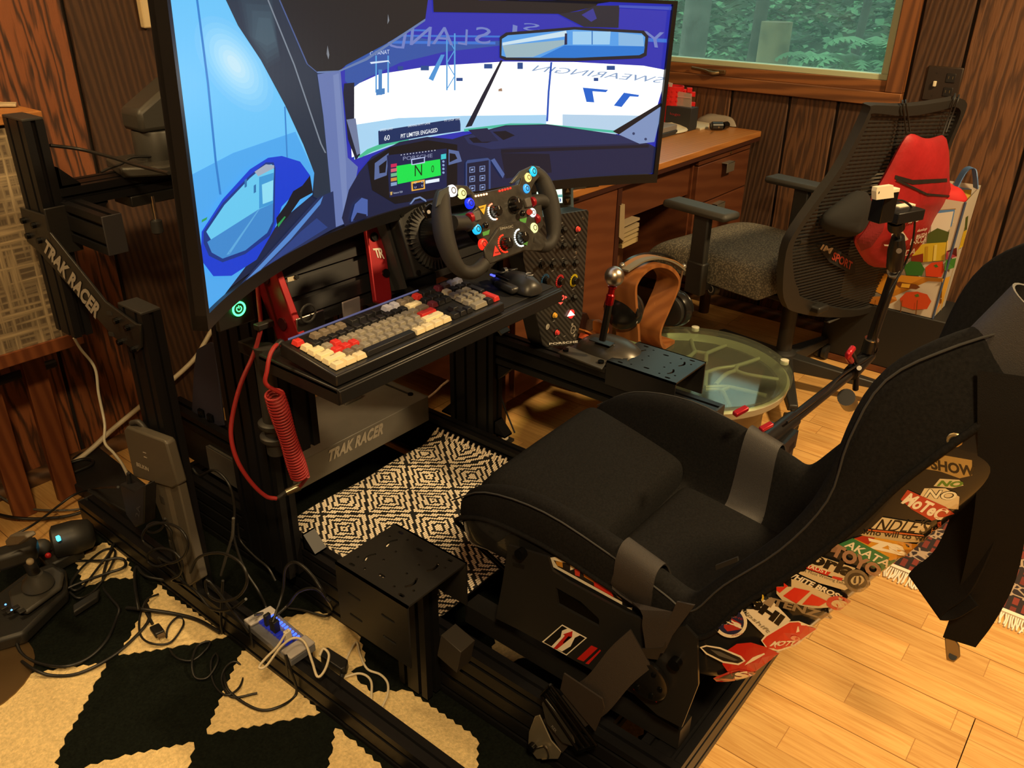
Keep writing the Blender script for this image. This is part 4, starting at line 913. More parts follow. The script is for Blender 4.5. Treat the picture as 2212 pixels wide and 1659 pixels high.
# ================================================================== MOUSE
mc = P(1118, 622, z=KT + .004); mo = T('computer_mouse', 'black wired gaming mouse with a blue glow on the right of the tray', 'mouse', mc, rot=(0, 0, math.radians(-12)))
mb = M('mouse_black', (.028, .028, .028), .38); sec = []
for y, w, h in ((-.062, .014, .012), (-.058, .024, .024), (-.045, .032, .034), (-.02, .034, .040), (.01, .031, .037), (.035, .031, .029), (.055, .030, .021), (.064, .026, .014)):
    sec.append([V((w * math.cos(a) * (1 if math.sin(a) > 0 else 1), y, max(0, h * math.sin(a)) if math.sin(a) >= 0 else 0)) for a in [math.pi * k / 12 for k in range(13)]])
g = G(); g.skin([[g.b.verts.new(q) for q in s] for s in sec]); O('mouse_body', g, mb, mo, smooth=60, local=True, sub=1)
O('thumb_rest', G().obox((-.034, -.005, .012), (.012, 0, 0), (0, .032, 0), (0, 0, .008)), mb, mo, bev=.006, local=True)
O('scroll_wheel', G().cyl((-.004, .045, .026), (.004, .045, .026), .008, n=18), M('wheel_grey', (.1, .1, .1), .3, .5), mo, local=True)
O('mouse_button', G().obox((-.015, .048, .0235), (.011, 0, 0), (0, .018, -.006), (0, 0, .0025)), mb, mo, bev=.002, local=True)
O('mouse_button', G().obox((.015, .048, .0235), (.011, 0, 0), (0, .018, -.006), (0, 0, .0025)), mb, mo, bev=.002, local=True)
O('side_button', G().obox((-.033, .012, .026), (.002, 0, 0), (0, .022, 0), (0, 0, .003)), M('side_btn', (.01, .01, .01), .2), mo, local=True, bev=.001)
O('mouse_light', G().obox((-.024, .052, .020), (.006, 0, 0), (0, .007, 0), (0, 0, .0015)), EM('mouse_blue', (.10, .12, 1.), 1.6), mo, local=True)
g = G().tube([V((.004 + .008 * math.cos(a), -.035 + .008 * math.sin(a), .0405)) for a in [.5 + i * .5 for i in range(10)]], .0012, 5); O('mouse_logo', g, M('logo_mouse', (.3, .3, .3), .4), mo, local=True)
# ================================================================== DISPLAY AND BUTTON BOX
dsp = T('dash_display', 'slate-blue control box with a lit display and two arrow keys', 'display', P(1195, 430, y=1.25))
n_ = V((0, -1, 0))
def fy(y, pts): return [P(a, b, y=y) for a, b in pts]
O('case', G().prism(fy(1.25, ((1150, 389), (1234, 385), (1238, 388), (1240, 448), (1236, 451), (1150, 458))), (0, .025, 0)), M('slate_blue', (.10, .16, .21), .5), dsp, bev=.002)
lit = EM('lcd_white', (.75, 1., .72), 1.5)
O('lcd', G().prism(fy(1.2492, ((1160, 408), (1214, 403), (1215, 438), (1160, 440))), (0, .001, 0)), lit, dsp)
O('lcd_band', G().prism(fy(1.2486, ((1160, 424), (1215, 420), (1215, 426), (1160, 429))), (0, .0005, 0)), EM('lcd_teal', (.2, .55, .5), .8), dsp)
lettering('lcd_digits', '03', fy(1.2482, ((1196, 438), (1212, 436), (1212, 428), (1196, 430))), EM('lcd_blue', (.05, .08, .5), .6), dsp, bold=.02)
O('blue_led', G().prism(fy(1.2488, ((1180, 398), (1188, 397), (1188, 402), (1180, 403))), (0, .001, 0)), EM('led_blue', (.05, .1, 1.), 2.), dsp)
for y0, up in ((402, 1), (424, 0)):
    k = O('arrow_key', G().prism(fy(1.248, ((1219, y0 + 1), (1233, y0), (1233.5, y0 + 18), (1220, y0 + 19.5))), (0, .003, 0)), M('key_bronze', (.035, .03, .02), .4), dsp, bev=.001)
    t_ = ((1222, y0 + 14), (1231, y0 + 13), (1226.5, y0 + 4)) if up else ((1222, y0 + 6), (1231, y0 + 5), (1226.5, y0 + 15))
    O('arrow_mark', G().prism(fy(1.2475, t_), (0, .001, 0)), M('arrow_cream', (.6, .57, .42), .5), k)
O('plug', G().cyl(P(1238, 405, y=1.26), P(1262, 403, y=1.275), .0062, n=16), steel, dsp, smooth=40)
O('plug_boot', G().cyl(P(1262, 403, y=1.275), P(1292, 401, y=1.29), .005, .003, n=14), blk, dsp, smooth=40)
O('bracket', G().box(P(1200, 450, y=1.28).x - .01, P(1200, 450, y=1.28).x + .01, 1.275, 1.28, .66, .84), alu2, dsp)
cfm = bpy.data.materials.new('carbon_weave'); cfm.use_nodes = True
nt = cfm.node_tree; b_ = nt.nodes['Principled BSDF']; b_.inputs['Roughness'].default_value = .35
tc = nt.nodes.new('ShaderNodeTexCoord'); wv = nt.nodes.new('ShaderNodeTexWave'); wv.bands_direction = 'DIAGONAL'; wv.inputs['Scale'].default_value = 42
mp_ = nt.nodes.new('ShaderNodeMapping'); mp_.inputs['Scale'].default_value = (1, 0, 1); nt.links.new(tc.outputs['Object'], mp_.inputs[0])
rp_ = nt.nodes.new('ShaderNodeValToRGB'); rp_.color_ramp.elements[0].color = (.010, .009, .009, 1); rp_.color_ramp.elements[1].color = (.045, .042, .040, 1)
nt.links.new(mp_.outputs[0], wv.inputs['Vector']); nt.links.new(wv.outputs['Fac'], rp_.inputs[0]); nt.links.new(rp_.outputs[0], b_.inputs['Base Color'])
bb = T('button_box', 'tall carbon-weave button box with rows of black toggles and coloured buttons', 'button box', P(1205, 745, y=1.15))
BY = 1.15
pan = [(1130, 475), (1268, 453), (1272, 457), (1258, 680), (1243, 744), (1178, 750), (1172, 745), (1130, 560)]
O('front_panel', G().prism(fy(BY, pan), (0, .004, 0)), cfm, bb, bev=.001)
pb_ = fy(BY + .004, pan); cxm = sum(p.x for p in pb_) / len(pb_)
O('case', G().prism([V((cxm + (p.x - cxm) * .97, p.y, p.z)) for p in pb_], (0, .05, 0)), M('case_black', (.01, .01, .011), .5), bb)
def bpt(a, b, d=0.): return P(900 + a / 3.95, 340 + b / 3.95, y=BY - d)
for a, b in ((1255, 615), (1253, 752), (1355, 745), (1065, 915), (1160, 912), (1262, 905), (1355, 900), (1340, 1195), (1130, 1222)):
    o = O('toggle', G().lathe([(.010, 0), (.010, .003), (.007, .004), (.007, .007)], bpt(a, b), n_, 20), blk, bb, smooth=40)
    O('toggle_lever', G().tube([bpt(a, b, .006), bpt(a + 12, b - 6, .016), bpt(a + 16, b - 8, .022)], [.003, .0036, .0048], 10), blk, o, smooth=60)
for a, b, h, e in ((1367, 610, '#e04a40', .1), (1170, 1345, '#e0a838', .1), (1190, 1492, '#d8403a', .1)):
    o = O('push_button', G().lathe([(.0075, 0), (.0075, .002), (.006, .003), (.006, .007), (.0045, .009)], bpt(a, b), n_, 22), M('pb_' + h, srgb(h), .4, emit=srgb(h), es=e), bb, smooth=40)
    O('button_collar', ringm(bpt(a, b), n_, .0085, .0015, .002, 24), blk, o)
for a, b, h in ((1095, 1050, '#2a5a88'), (1220, 1055, '#c83038'), (1340, 1050, '#d8c020')):
    o = O('selector_ring', ringm(bpt(a, b), n_, .0145, .0026, .001, 36), M('sel_' + h, srgb(h), .5), bb)
    O('selector_knob', G().lathe([(.0095, 0), (.0095, .010), (.008, .012)], bpt(a, b), n_, 18), blk, o, smooth=30)
    for k in range(16):
        an = k * .3927; c = bpt(a, b, .0012); O('tick', G().obox(c + V((math.cos(an), 0, math.sin(an))) * .0145, V((math.cos(an), 0, math.sin(an))) * .0022, (0, .0002, 0), V((-math.sin(an), 0, math.cos(an))) * .0005), blk, o)
redl = EM('led_red', (1., .05, .03), 3.)
for pts in (((1168, 1198), (1195, 1182), (1195, 1215)), ((1285, 1193), (1270, 1182), (1270, 1205)), ((1212, 1240), (1248, 1236), (1230, 1256))): O('arrow_light', G().prism([bpt(a, b, .0008) for a, b in pts], (0, .0008, 0)), redl, bb)
O('centre_light', ringm(bpt(1245, 1197, .0004), n_, .0055, .001, .001, 20), redl, bb)
hz_ = [bpt(a, b, .003) for a, b in ((1283, 1358), (1350, 1345), (1312, 1305))]
o = O('hazard_button', G().lathe([(.012, 0), (.012, .003)], bpt(1316, 1335), n_, 24), M('hazard_dim', (.3, .01, .01), .4, emit=(1, .03, .02), es=.9), bb); O('hazard_triangle', G().prism(hz_, (0, -.001, 0)), EM('hazard_pink', (1., .55, .45), 2.2), o)
for a, b in ((1418, 520), (1358, 813), (1411, 1112)): O('panel_screw', G().lathe([(.004, 0), (.004, .0015), (.0022, .0015)], bpt(a, b), n_, 14), steel, bb)
O('letter_ring', ringm(bpt(1117, 1445, .0002), n_, .0068, .0006, .0005, 24), white_print, bb)
lettering('panel_letter', 'E', [bpt(1107, 1458, .0004), bpt(1127, 1456, .0004), bpt(1127, 1430, .0004), bpt(1107, 1432, .0004)], white_print, bb, bold=.02)
lettering('panel_name', 'PORSCHE', [bpt(1130, 1600, .0004), bpt(1374, 1580, .0004), bpt(1374, 1562, .0004), bpt(1130, 1582, .0004)], M('name_white', (.8, .8, .78), .4), bb, bold=.015)
O('watch_mark', ringm(bpt(1334, 1470, .0002), n_, .0105, .0014, .0006, 28), silver_print, bb)
for s in (1, -1): O('watch_lug', G().obox(bpt(1328 if s > 0 else 1345, 1425 if s > 0 else 1520, .0003), (.004, 0, 0), (0, .0002, 0), (0, 0, .0035)), silver_print, bb)
lettering('watch_text', '120', [bpt(1316, 1480, .0004), bpt(1362, 1477, .0004), bpt(1362, 1462, .0004), bpt(1316, 1465, .0004)], silver_print, bb)
lab = M('tiny_label', (.30, .29, .27), .6)
for a, b in ((1240, 560), (1243, 675), (1360, 662), (1245, 705), (1350, 700), (1060, 870), (1165, 868), (1250, 862), (1350, 850), (1160, 968), (1260, 962), (1352, 955), (1335, 1125), (1170, 1398), (1190, 1532), (1262, 1525)):
    O('label_mark', G().obox(bpt(a, b, .0003), (.0045, 0, 0), (0, .0002, 0), (0, 0, .0006)), lab, bb)
O('stand_bracket', G().box(1.60, 1.63, BY + .02, BY + .05, .36, .44), alu2, bb); O('stand_bracket', G().box(1.60, 1.68, BY + .02, BY + .05, .44, .46), alu2, bb)
# ================================================================== SHIFTER
sh = T('gear_shifter', 'gear shifter with a brushed silver ball knob on a red collar', 'shifter', (1.60, .97, .46))
domem = M('dome_grey', (.075, .070, .062), .35, .6)
dc = V((1.632, .985, .478)); g = G(); R = []
for r_, h in ((1., 0), (.99, .006), (.90, .018), (.72, .030), (.45, .040), (.15, .044)): R.append([g.b.verts.new(dc + V((.066 * r_ * math.cos(6.2832 * i / 32), .092 * r_ * math.sin(6.2832 * i / 32), h))) for i in range(32)])
O('dome_cover', g.skin(R), domem, sh, smooth=60)
O('base_plate', G().box(1.556, 1.70, .948, 1.085, .462, .478), alu2, sh, bev=.002)
O('clear_guard', G().prism([P(a, b, z=.487) for a, b in ((1205, 763), (1228, 750), (1312, 782), (1300, 800))], (0, 0, .004)), M('plate_smoke', (.09, .085, .075), .25, .3), sh, bev=.001)
for a, b in ((1222, 758), (1298, 784)): bolt(P(a, b, z=.491), (0, 0, 1), sh, .0075, L=.006)
kt = P(1327, 597, y=.965); lb_ = P(1301, 735, y=.975)
O('lever', G().tube([lb_, lb_.lerp(kt, .35), lb_.lerp(kt, .7)], .0085, 14), blk, sh, smooth=60)
ax = (kt - lb_).normalized()
O('collar', G().lathe([(.0095, 0), (.0105, .003), (.0105, .024), (.008, .027), (.008, .040), (.011, .043), (.011, .046)], kt - ax * .070, ax, 20), M('collar_red', (.42, .01, .015), .25, .8), sh, smooth=35)
kn = M('brushed_silver', (.56, .50, .43), .33, 1., noise=(3, .3)); g = G()
for_r = []
for j in range(1, 14):
    a = math.pi * j / 14; u, v = g.frame(ax); for_r.append([g.b.verts.new(kt + ax * (-math.cos(a) * .024) + (u * math.cos(6.2832 * i / 36) + v * math.sin(6.2832 * i / 36)) * .0235 * math.sin(a) * (1 - .025 * (i % 6 == 0))) for i in range(36)])
O('ball_knob', g.skin(for_r), kn, sh, smooth=60)
O('slot_gate', G().obox(P(1300, 738, z=.522), (.012, 0, 0), (0, .03, 0), (0, 0, .001)), blk, sh)
g = G()
for i in range(4):
    for j in range(2): g.obox(P(1325 + i * 7, 738 - i * 2 + j * 7, z=.517), (.0012, 0, 0), (0, .003, 0), (0, 0, .0006))
O('gate_marks', g, lab, sh)
# ================================================================== RUGS
cream = M('cream_wool', (.70, .54, .27), .95, noise=(170, .22), bump=(260, .9)); drk = M('black_green_wool', (.0055, .0075, .0055), .95, noise=(200, .4), bump=(260, .6), spec=.08)
rug = T('patterned_rug', 'big black and cream rug with saw-toothed triangles under the rig', 'rug', (.5, 1.1, 0))
O('dark_ground', G().box(-.75, 1.49, .388, 1.965, .0005, .007), drk, rug, bev=.002)
def zA(p): return [(a / 2.339, 950 + b / 2.339) for a, b in p]
def zB(p): return [(400 + a / 2.517, 1000 + b / 2.517) for a, b in p]
random.seed(3)
def jag(pts, z=.0075):
    w = [P(a, b, z=z) for a, b in pts]; o = []
    for i, a in enumerate(w):
        b = w[(i + 1) % len(w)]; L = (b - a).length; n = max(1, int(L / .011)); d = (b - a).normalized(); s = V((-d.y, d.x, 0))
        for k in range(n): o.append(a.lerp(b, k / n) + s * (.0035 if k % 2 else -.002) * (1 if L > .03 else 0))
    return o
C_ = [zA([(-60, 1222), (150, 1185), (330, 1155), (540, 1130), (475, 1245), (400, 1390), (330, 1510), (280, 1630), (310, 1720), (-60, 1720)]),
      zA([(350, 1680), (600, 1605), (985, 1530), (965, 1600), (940, 1720), (350, 1760)]),
      zA([(595, 1090), (660, 990), (710, 890), (800, 730), (860, 790), (1040, 910), (1150, 995), (900, 1045)]),
      zB([(115, 1475), (200, 1270), (310, 1020), (460, 1080), (735, 1362), (500, 1410)]),
      zA([(385, 610), (520, 520), (620, 560), (680, 700), (560, 700), (425, 745)]),
      zB([(520, 850), (700, 810), (830, 835), (940, 930), (985, 1080), (905, 1135), (960, 1200), (1020, 1250), (1210, 1238), (1590, 1500), (1585, 1700), (1460, 1700), (700, 1080)]),
      zB([(820, 1440), (900, 1500), (1120, 1700), (770, 1700), (800, 1550)]),
      zB([(600, 0), (850, -60), (800, 50), (640, 110), (540, 130)]),
      [(1050, 1440), (1080, 1358), (1177, 1413), (1120, 1425)], [(1318, 1540), (1345, 1510), (1405, 1560), (1342, 1642), (1312, 1628)],
      [(1198, 1262), (1240, 1262), (1320, 1350), (1280, 1370), (1205, 1315)]]
for i, c in enumerate(C_):
    ps = jag(c); g = G().prism(ps, (0, 0, .0012)); O('cream_field', g, cream, rug)
# diamond rug on the heel plate
dm = bpy.data.materials.new('diamond_weave'); dm.use_nodes = True
def diamond(m):
    nt = m.node_tree; N = nt.nodes; L = nt.links; b = N['Principled BSDF']; b.inputs['Roughness'].default_value = .95
    tc = N.new('ShaderNodeTexCoord'); sp = N.new('ShaderNodeSeparateXYZ'); L.new(tc.outputs['Object'], sp.inputs[0])
    def mt(op, a, b1=None, b2=None):
        n = N.new('ShaderNodeMath'); n.operation = op
        for i, q in enumerate((a, b1, b2)):
            if q is None: continue
            if isinstance(q, (int, float)): n.inputs[i].default_value = q
            else: L.new(q, n.inputs[i])
        return n.outputs[0]
    cx, cy = .0066, .0054
    row = mt('FLOOR', mt('DIVIDE', sp.outputs[1], cy)); off = mt('MULTIPLY', mt('MODULO', row, 2.0), .5)
    xs = mt('ADD', mt('DIVIDE', sp.outputs[0], cx), off); qx = mt('MULTIPLY', mt('SUBTRACT', mt('ADD', mt('FLOOR', xs), .5), off), cx); qy = mt('MULTIPLY', mt('ADD', row, .5), cy)
    U = mt('DIVIDE', mt('PINGPONG', mt('SUBTRACT', qx, 1.118), .0745), .0745); Vv = mt('DIVIDE', mt('PINGPONG', mt('SUBTRACT', qy, 1.435), .088), .088)
    s = mt('ADD', U, Vv); d = mt('MINIMUM', s, mt('SUBTRACT', 2.0, s))
    st = mt('GREATER_THAN', mt('FRACT', mt('ADD', mt('MULTIPLY', d, 4.0), .30)), .42)
    fx = mt('SUBTRACT', mt('FRACT', xs), .5); fy_ = mt('SUBTRACT', mt('FRACT', mt('DIVIDE', sp.outputs[1], cy)), .5)
    bead = mt('LESS_THAN', mt('ADD', mt('MULTIPLY', mt('MULTIPLY', fx, fx), 1.0), mt('MULTIPLY', mt('MULTIPLY', fy_, fy_), 1.25)), .29)
    f = mt('MULTIPLY', st, bead)
    mx = N.new('ShaderNodeMix'); mx.data_type = 'RGBA'; L.new(f, mx.inputs[0]); mx.inputs[6].default_value = (.008, .008, .008, 1); mx.inputs[7].default_value = (.95, .84, .68, 1); L.new(mx.outputs[2], b.inputs['Base Color'])
    bp = N.new('ShaderNodeBump'); bp.inputs['Distance'].default_value = .002; bp.inputs['Strength'].default_value = .6; L.new(f, bp.inputs['Height']); L.new(bp.outputs[0], b.inputs['Normal'])
diamond(dm)
dr = T('diamond_mat', 'small black and white diamond-weave mat between the pedals and the seat', 'mat', (0, 0, .10))
rows = []
for j in range(29):
    y = .955 + .52 * j / 28; r = []
    for i in range(31):
        u = i / 30; x = .94 + .56 * u; z = .106 + .030 * max(0, (u - .90) / .10) ** 1.5 + .022 * max(0, (.06 - u) / .06) ** 1.5 + .003 * math.sin(x * 23 + y * 14)
        r.append((x, y, z))
    rows.append(r)
O('weave', G().sheet(rows), dm, dr, smooth=60)
fr = M('fringe_white', (.78, .68, .55), .9); g = G()
for k in range(26):
    y = .97 + k * .0195; g.tube(spl([(1.486, y, .133), (1.497, y + .003, .142), (1.505, y + .008, .139)], 3), .0034, 6)
O('fringe', g, fr, dr, smooth=60)['kind'] = 'stuff'
# red oriental rug
om = bpy.data.materials.new('oriental_weave'); om.use_nodes = True
nt = om.node_tree; N = nt.nodes; L = nt.links; b_ = N['Principled BSDF']; b_.inputs['Roughness'].default_value = .95
tc = N.new('ShaderNodeTexCoord'); br = N.new('ShaderNodeTexBrick'); br.inputs['Scale'].default_value = 11; br.inputs['Color1'].default_value = (.20, .030, .018, 1); br.inputs['Color2'].default_value = (.14, .022, .015, 1); br.inputs['Mortar'].default_value = (.02, .012, .012, 1); br.inputs['Mortar Size'].default_value = .06
vo = N.new('ShaderNodeTexVoronoi'); vo.feature = 'DISTANCE_TO_EDGE'; vo.inputs['Scale'].default_value = 42
r_ = N.new('ShaderNodeValToRGB'); r_.color_ramp.elements[0].position = .05; r_.color_ramp.elements[1].position = .12; r_.color_ramp.elements[0].color = (.36, .26, .18, 1); r_.color_ramp.elements[1].color = (.02, .012, .015, 1)
wv = N.new('ShaderNodeTexWave'); wv.inputs['Scale'].default_value = 2.6; wv.bands_direction = 'X'; wv.inputs['Distortion'].default_value = .4
rr = N.new('ShaderNodeValToRGB'); rr.color_ramp.interpolation = 'CONSTANT'; rr.color_ramp.elements[0].color = (0, 0, 0, 1); rr.color_ramp.elements[1].position = .55; rr.color_ramp.elements[1].color = (1, 1, 1, 1)
mx = N.new('ShaderNodeMix'); mx.data_type = 'RGBA'
for s_ in (br, vo, wv): L.new(tc.outputs['Object'], s_.inputs['Vector'])
L.new(vo.outputs[0], r_.inputs[0]); L.new(wv.outputs['Fac'], rr.inputs[0]); L.new(rr.outputs[0], mx.inputs[0]); L.new(br.outputs[0], mx.inputs[6]); L.new(r_.outputs[0], mx.inputs[7]); L.new(mx.outputs[2], b_.inputs['Base Color'])
ru = T('oriental_rug', 'dark red oriental rug with a white fringe behind the seat', 'rug', (2.4, -.4, 0))
O('pile', G().box(1.905, 3.1, -1.4, .40, .0005, .009), om, ru, bev=.002)
O('selvedge', G().box(1.895, 1.907, -1.4, .40, .0005, .0098), fr, ru)
g = G(); random.seed(5)
for k in range(230):
    y = -.75 + k * .005; g.tube([(1.896, y, .005), (1.875, y + random.uniform(-.003, .003), .003), (1.852 + random.uniform(-.006, .006), y + random.uniform(-.006, .006), .002)], .0022, 5)
O('fringe', g, fr, ru)['kind'] = 'stuff'
# ================================================================== RACING SEAT
fab = M('seat_fabric', (.0085, .0082, .0082), .9, noise=(260, .35), bump=(600, .25), spec=.12); shm = M('seat_shell', (.012, .012, .012), .25, coat=.4)
fabn = M('seat_fabric_side', (.013, .0135, .016), .9, bump=(600, .2))
SX = 1.19
seat = T('racing_seat', 'black fabric bucket racing seat with sticker-covered shell sides', 'seat', (SX, .4, .2))
ST = [(.875, .335, .70, .72, .40, .03, .045), (.862, .372, .35, .94, .50, .09, .026), (.79, .395, .10, 1, .515, .128, .026), (.66, .395, .05, 1, .525, .152, .026), (.52, .376, .03, 1, .525, .146, .026), (.42, .362, .12, .99, .525, .138, .026), (.345, .372, .5, .87, .525, .130, .026), (.295, .42, .80, .60, .525, .120, .026), (.255, .50, .88, .47, .525, .115, .026),
      (.20, .61, .89, .45, .525, .095, .026), (.15, .71, .89, .45, .53, .10, .026), (.11, .79, .89, .45, .54, .138, .026), (.07, .87, .89, .45, .54, .158, .026), (.035, .94, .89, .45, .51, .125, .026), (.005, 1.0, .89, .45, .44, .075, .026), (-.025, 1.07, .89, .45, .36, .055, .026), (-.055, 1.14, .89, .45, .34, .05, .026), (-.08, 1.19, .80, .6, .30, .03, .026)]
inn = [(0, 0), (.30, 0), (.52, .005), (.63, .05), (.70, .28), (.76, .66), (.82, .92), (.885, 1.0), (.945, .97), (.985, .86), (1.0, .72), (1.0, .57)]
outr = [(1.0, .57), (1.0, .3), (.995, 0, -.15), (.975, 0, -.55), (.90, 0, -.92), (.70, 0, -1.0), (0, 0, -1.0)]
EF = [.45, .45, .45, .45, .47, .50, .52, .54, .55, .52, .44, .34, .26, .24, .2, 0, 0, 0]
def rim(half, s, inner):
    e = EF[ST.index(s)]; h = [list(q) for q in half]
    if inner: h[-1][1] = e; h[-2][1] = max(e + .12, .5 * (e + .86)); return [tuple(q) for q in h]
    h[0][1] = e; h[1][1] = e * .5; return [tuple(q) for q in h]
def spt(s, u, fb, ft=0.):
    y, z, ny, nz, W_, B_, T_ = s; n = V((0, ny, nz)).normalized(); return V((SX + u * W_ / 2, y, z)) + n * (fb * B_ + ft * T_)
def full(half): return [(-a[0],) + tuple(a[1:]) for a in reversed(half[1:])] + list(half)
g = G(); g.sheet([[spt(s, *p) for p in full(rim(inn, s, True))] for s in ST]); uph = O('upholstery', g, fab, seat, smooth=80, sub=2)
def ring_of(s):
    o_ = rim(outr, s, False); q = [(-a[0],) + tuple(a[1:]) for a in o_]; q = q[:-1] + [(0, 0, -1.0)] + [tuple(a) for a in reversed(o_[:-1])]
    return [((t + (0,))[:3]) for t in q]
g = G(); g.sheet([[spt(s, *p) for p in ring_of(s)] for s in ST]); shl = O('shell', g, shm, seat, smooth=80, sub=2)
# rolled edge welt between fabric and shell
for sgn in (-1, 1): O('edge_welt', G().tube(spl([spt(s, sgn * 1.003, e) for s, e in zip(ST, EF)], 4), .0045, 8), fab, seat, smooth=60)
for sgn in (-1, 1): O('seam', G().tube(spl([spt(s, sgn * .985, .875) for s in ST[1:]], 4), .0016, 6), M('seam_thread', (.03, .03, .03), .8), seat, smooth=60)
# thigh cushion
def cushion(name, A, Bc, Cc, D, th, puff, n=10, e=.12):
    """A,B front left/right, C,D back right/left at the top surface"""
    A, Bc, Cc, D = map(V, (A, Bc, Cc, D)); nn = (D - A).cross(Bc - A).normalized(); nn = nn if nn.z > 0 else -nn; g = G(); rows = []
    def pt(u, v, k):
        q = A.lerp(Bc, u).lerp(D.lerp(Cc, u), v); ed = min(u, 1 - u, v, 1 - v); return q - nn * k
    N_ = n; prof = [0, .04, .10, .2, .35, .5, .65, .8, .9, .96, 1.]
    for j, v in enumerate(prof):
        r = []
        for i, u in enumerate(prof):
            eu, ev = min(1, min(u, 1 - u) / e), min(1, min(v, 1 - v) / e); f = math.sqrt(max(0, 1 - (1 - eu) ** 2)) * math.sqrt(max(0, 1 - (1 - ev) ** 2))
            r.append(A.lerp(Bc, u).lerp(D.lerp(Cc, u), v) - nn * th * (1 - f) + nn * puff * math.sin(math.pi * u) * math.sin(math.pi * v))
        rows.append(r)
    g.sheet(rows)
    low = [[p for p in r] for r in rows]
    return O(name, g, fab, seat, smooth=80, sub=2)
cushion('thigh_cushion', (.975, .885, .488), (1.405, .885, .500), (1.395, .605, .438), (1.005, .590, .440), .10, .012)
cushion('base_cushion', (1.03, .62, .405), (1.36, .62, .405), (1.345, .36, .385), (1.035, .36, .385), .03, .01)
def bk(u, k): s = ST[k]; return spt(s, u, 0, .25)
cushion('back_cushion', bk(-.56, 8), bk(.56, 8), bk(.56, 11), bk(-.56, 11), .03, .012)
g = G(); O('brand_tag', G().prism([P(a, b, x=.94) for a, b in ((1546, 1232), (1594, 1213), (1592, 1204), (1545, 1222))], (.004, 0, 0)), M('tag_black', (.01, .01, .01), .6), seat)
# stickers laid on the shell
SB = bvh_of(shl); J = []
def sm(h): return M('stk_' + h, srgb(h), .35, coat=.3)
def sg(h, pts): J.append((sm(h), 'p', pts))
def stx(h, s, o, xv, yv, **k): J.append((sm(h), 't', s, o, xv, yv, k))
def zs(p): return [(1500 + a / 3.318, 1000 + b / 3.318) for a, b in p]
def z1(a, b): return (1500 + a / 3.318, 1000 + b / 3.318)
def vv(a, b): return (a / 3.318, b / 3.318)
LV = [1]
def fls():
    if J: decal('sticker', J, SB, seat, eps=.00012, step=16, lev0=LV[0]); LV[0] += len(J); J.clear()
cr, rd, wt = '#d8c49a', '#c8251a', '#efe3c8'
sg('#a08048', zs([(1635, 40), (1760, -60), (1990, -20), (1990, 90), (1900, 110), (1760, 60)])); stx('#2c2418', 'SHOW', z1(1700, 45), vv(330, 60), vv(-20, -80), bold=.04, shear=.2)
fls()
sg('#cbb98c', zs([(1715, 165), (1760, 112), (1900, 120), (1930, 160), (1850, 180)])); stx('#5a7a28', 'NO', z1(1735, 165), vv(180, 8), vv(20, -42), bold=.05, shear=.2)
fls()
sg(cr, zs([(1615, 240), (1650, 180), (1800, 180), (1900, 240), (1890, 330), (1760, 320), (1660, 290)])); stx('#1a1610', 'NO', z1(1640, 245), vv(230, 25), vv(20, -65), bold=.06, shear=.2); stx('#e8dcb8', 'NO', z1(1645, 243), vv(224, 25), vv(20, -60), bold=.02, shear=.2)
fls()
sg('#b8402a', zs([(1480, 260), (1530, 190), (1800, 310), (1860, 360), (1700, 410), (1560, 330)])); stx(wt, 'MoTeC', z1(1480, 285), vv(290, 130), vv(60, -80), bold=.04, shear=.2)
fls()
sg('#c85030', zs([(1740, 420), (1900, 370), (1860, 470), (1740, 500)])); stx('#e8a060', 'HOT', z1(1690, 500), vv(110, -20), vv(10, -40))
fls()
sg(cr, zs([(1270, 465), (1350, 385), (1500, 410), (1690, 440), (1640, 500), (1400, 480)])); stx('#171310', "NDLE'S", z1(1290, 480), vv(360, 20), vv(60, -85), bold=.01)
fls()
sg('#c8602a', zs([(1250, 470), (1420, 486), (1640, 510), (1640, 518), (1420, 500), (1245, 480)]))
fls()
sg('#c0ac80', zs([(1195, 510), (1240, 484), (1640, 525), (1720, 520), (1640, 560), (1400, 560)])); stx('#201a14', 'who will to win', z1(1200, 505), vv(480, 50), vv(12, -40), bold=.02)
fls()
sg('#d89a28', zs([(1140, 540), (1210, 515), (1600, 575), (1500, 660), (1400, 690), (1240, 640)])); sg('#b02a18', zs([(1150, 535), (1210, 516), (1300, 530), (1250, 580)])); stx('#f2ead0', 'ZS', z1(1240, 600), vv(270, 60), vv(10, -70), bold=.08, shear=-.2)
fls()
sg('#2f7a48', zs([(1035, 578), (1140, 532), (1440, 690), (1330, 765)])); stx(wt, 'AKATA', z1(1075, 590), vv(300, 150), vv(42, -42), bold=.02)
fls()
sg('#8a6a52', zs([(980, 630), (1000, 590), (1060, 590), (1050, 640)])); stx('#a07a60', 'TOYO', z1(975, 650), vv(330, 165), vv(45, -85), bold=.06)
fls()
sg(cr, zs([(780, 700), (870, 650), (1160, 745), (1080, 835), (880, 770)])); stx('#100e0c', 'orla', z1(810, 700), vv(320, 120), vv(50, -85), bold=.05)
fls()
sg('#c8301e', zs([(740, 725), (770, 705), (985, 775), (960, 800)])); stx(wt, 'XHAUST', z1(750, 722), vv(210, 68), vv(12, -24), bold=.02); sg('#c8301e', zs([(1000, 800), (1070, 815), (1060, 838), (985, 820)]))
fls()
sg(cr, zs([(680, 750), (740, 730), (1040, 830), (1160, 850), (1080, 900), (900, 850)])); stx('#201a14', "World's Most Winning Exhaust", z1(695, 745), vv(430, 140), vv(10, -26))
fls()
sg('#7a6a50', ell(*z1(1165, 830), 26, 24, 22)); sg('#3a3022', ell(*z1(1165, 830), 19, 17, 22)); stx('#c8b890', '(J)', z1(1120, 860), vv(90, -10), vv(10, -60), bold=.03)
fls()
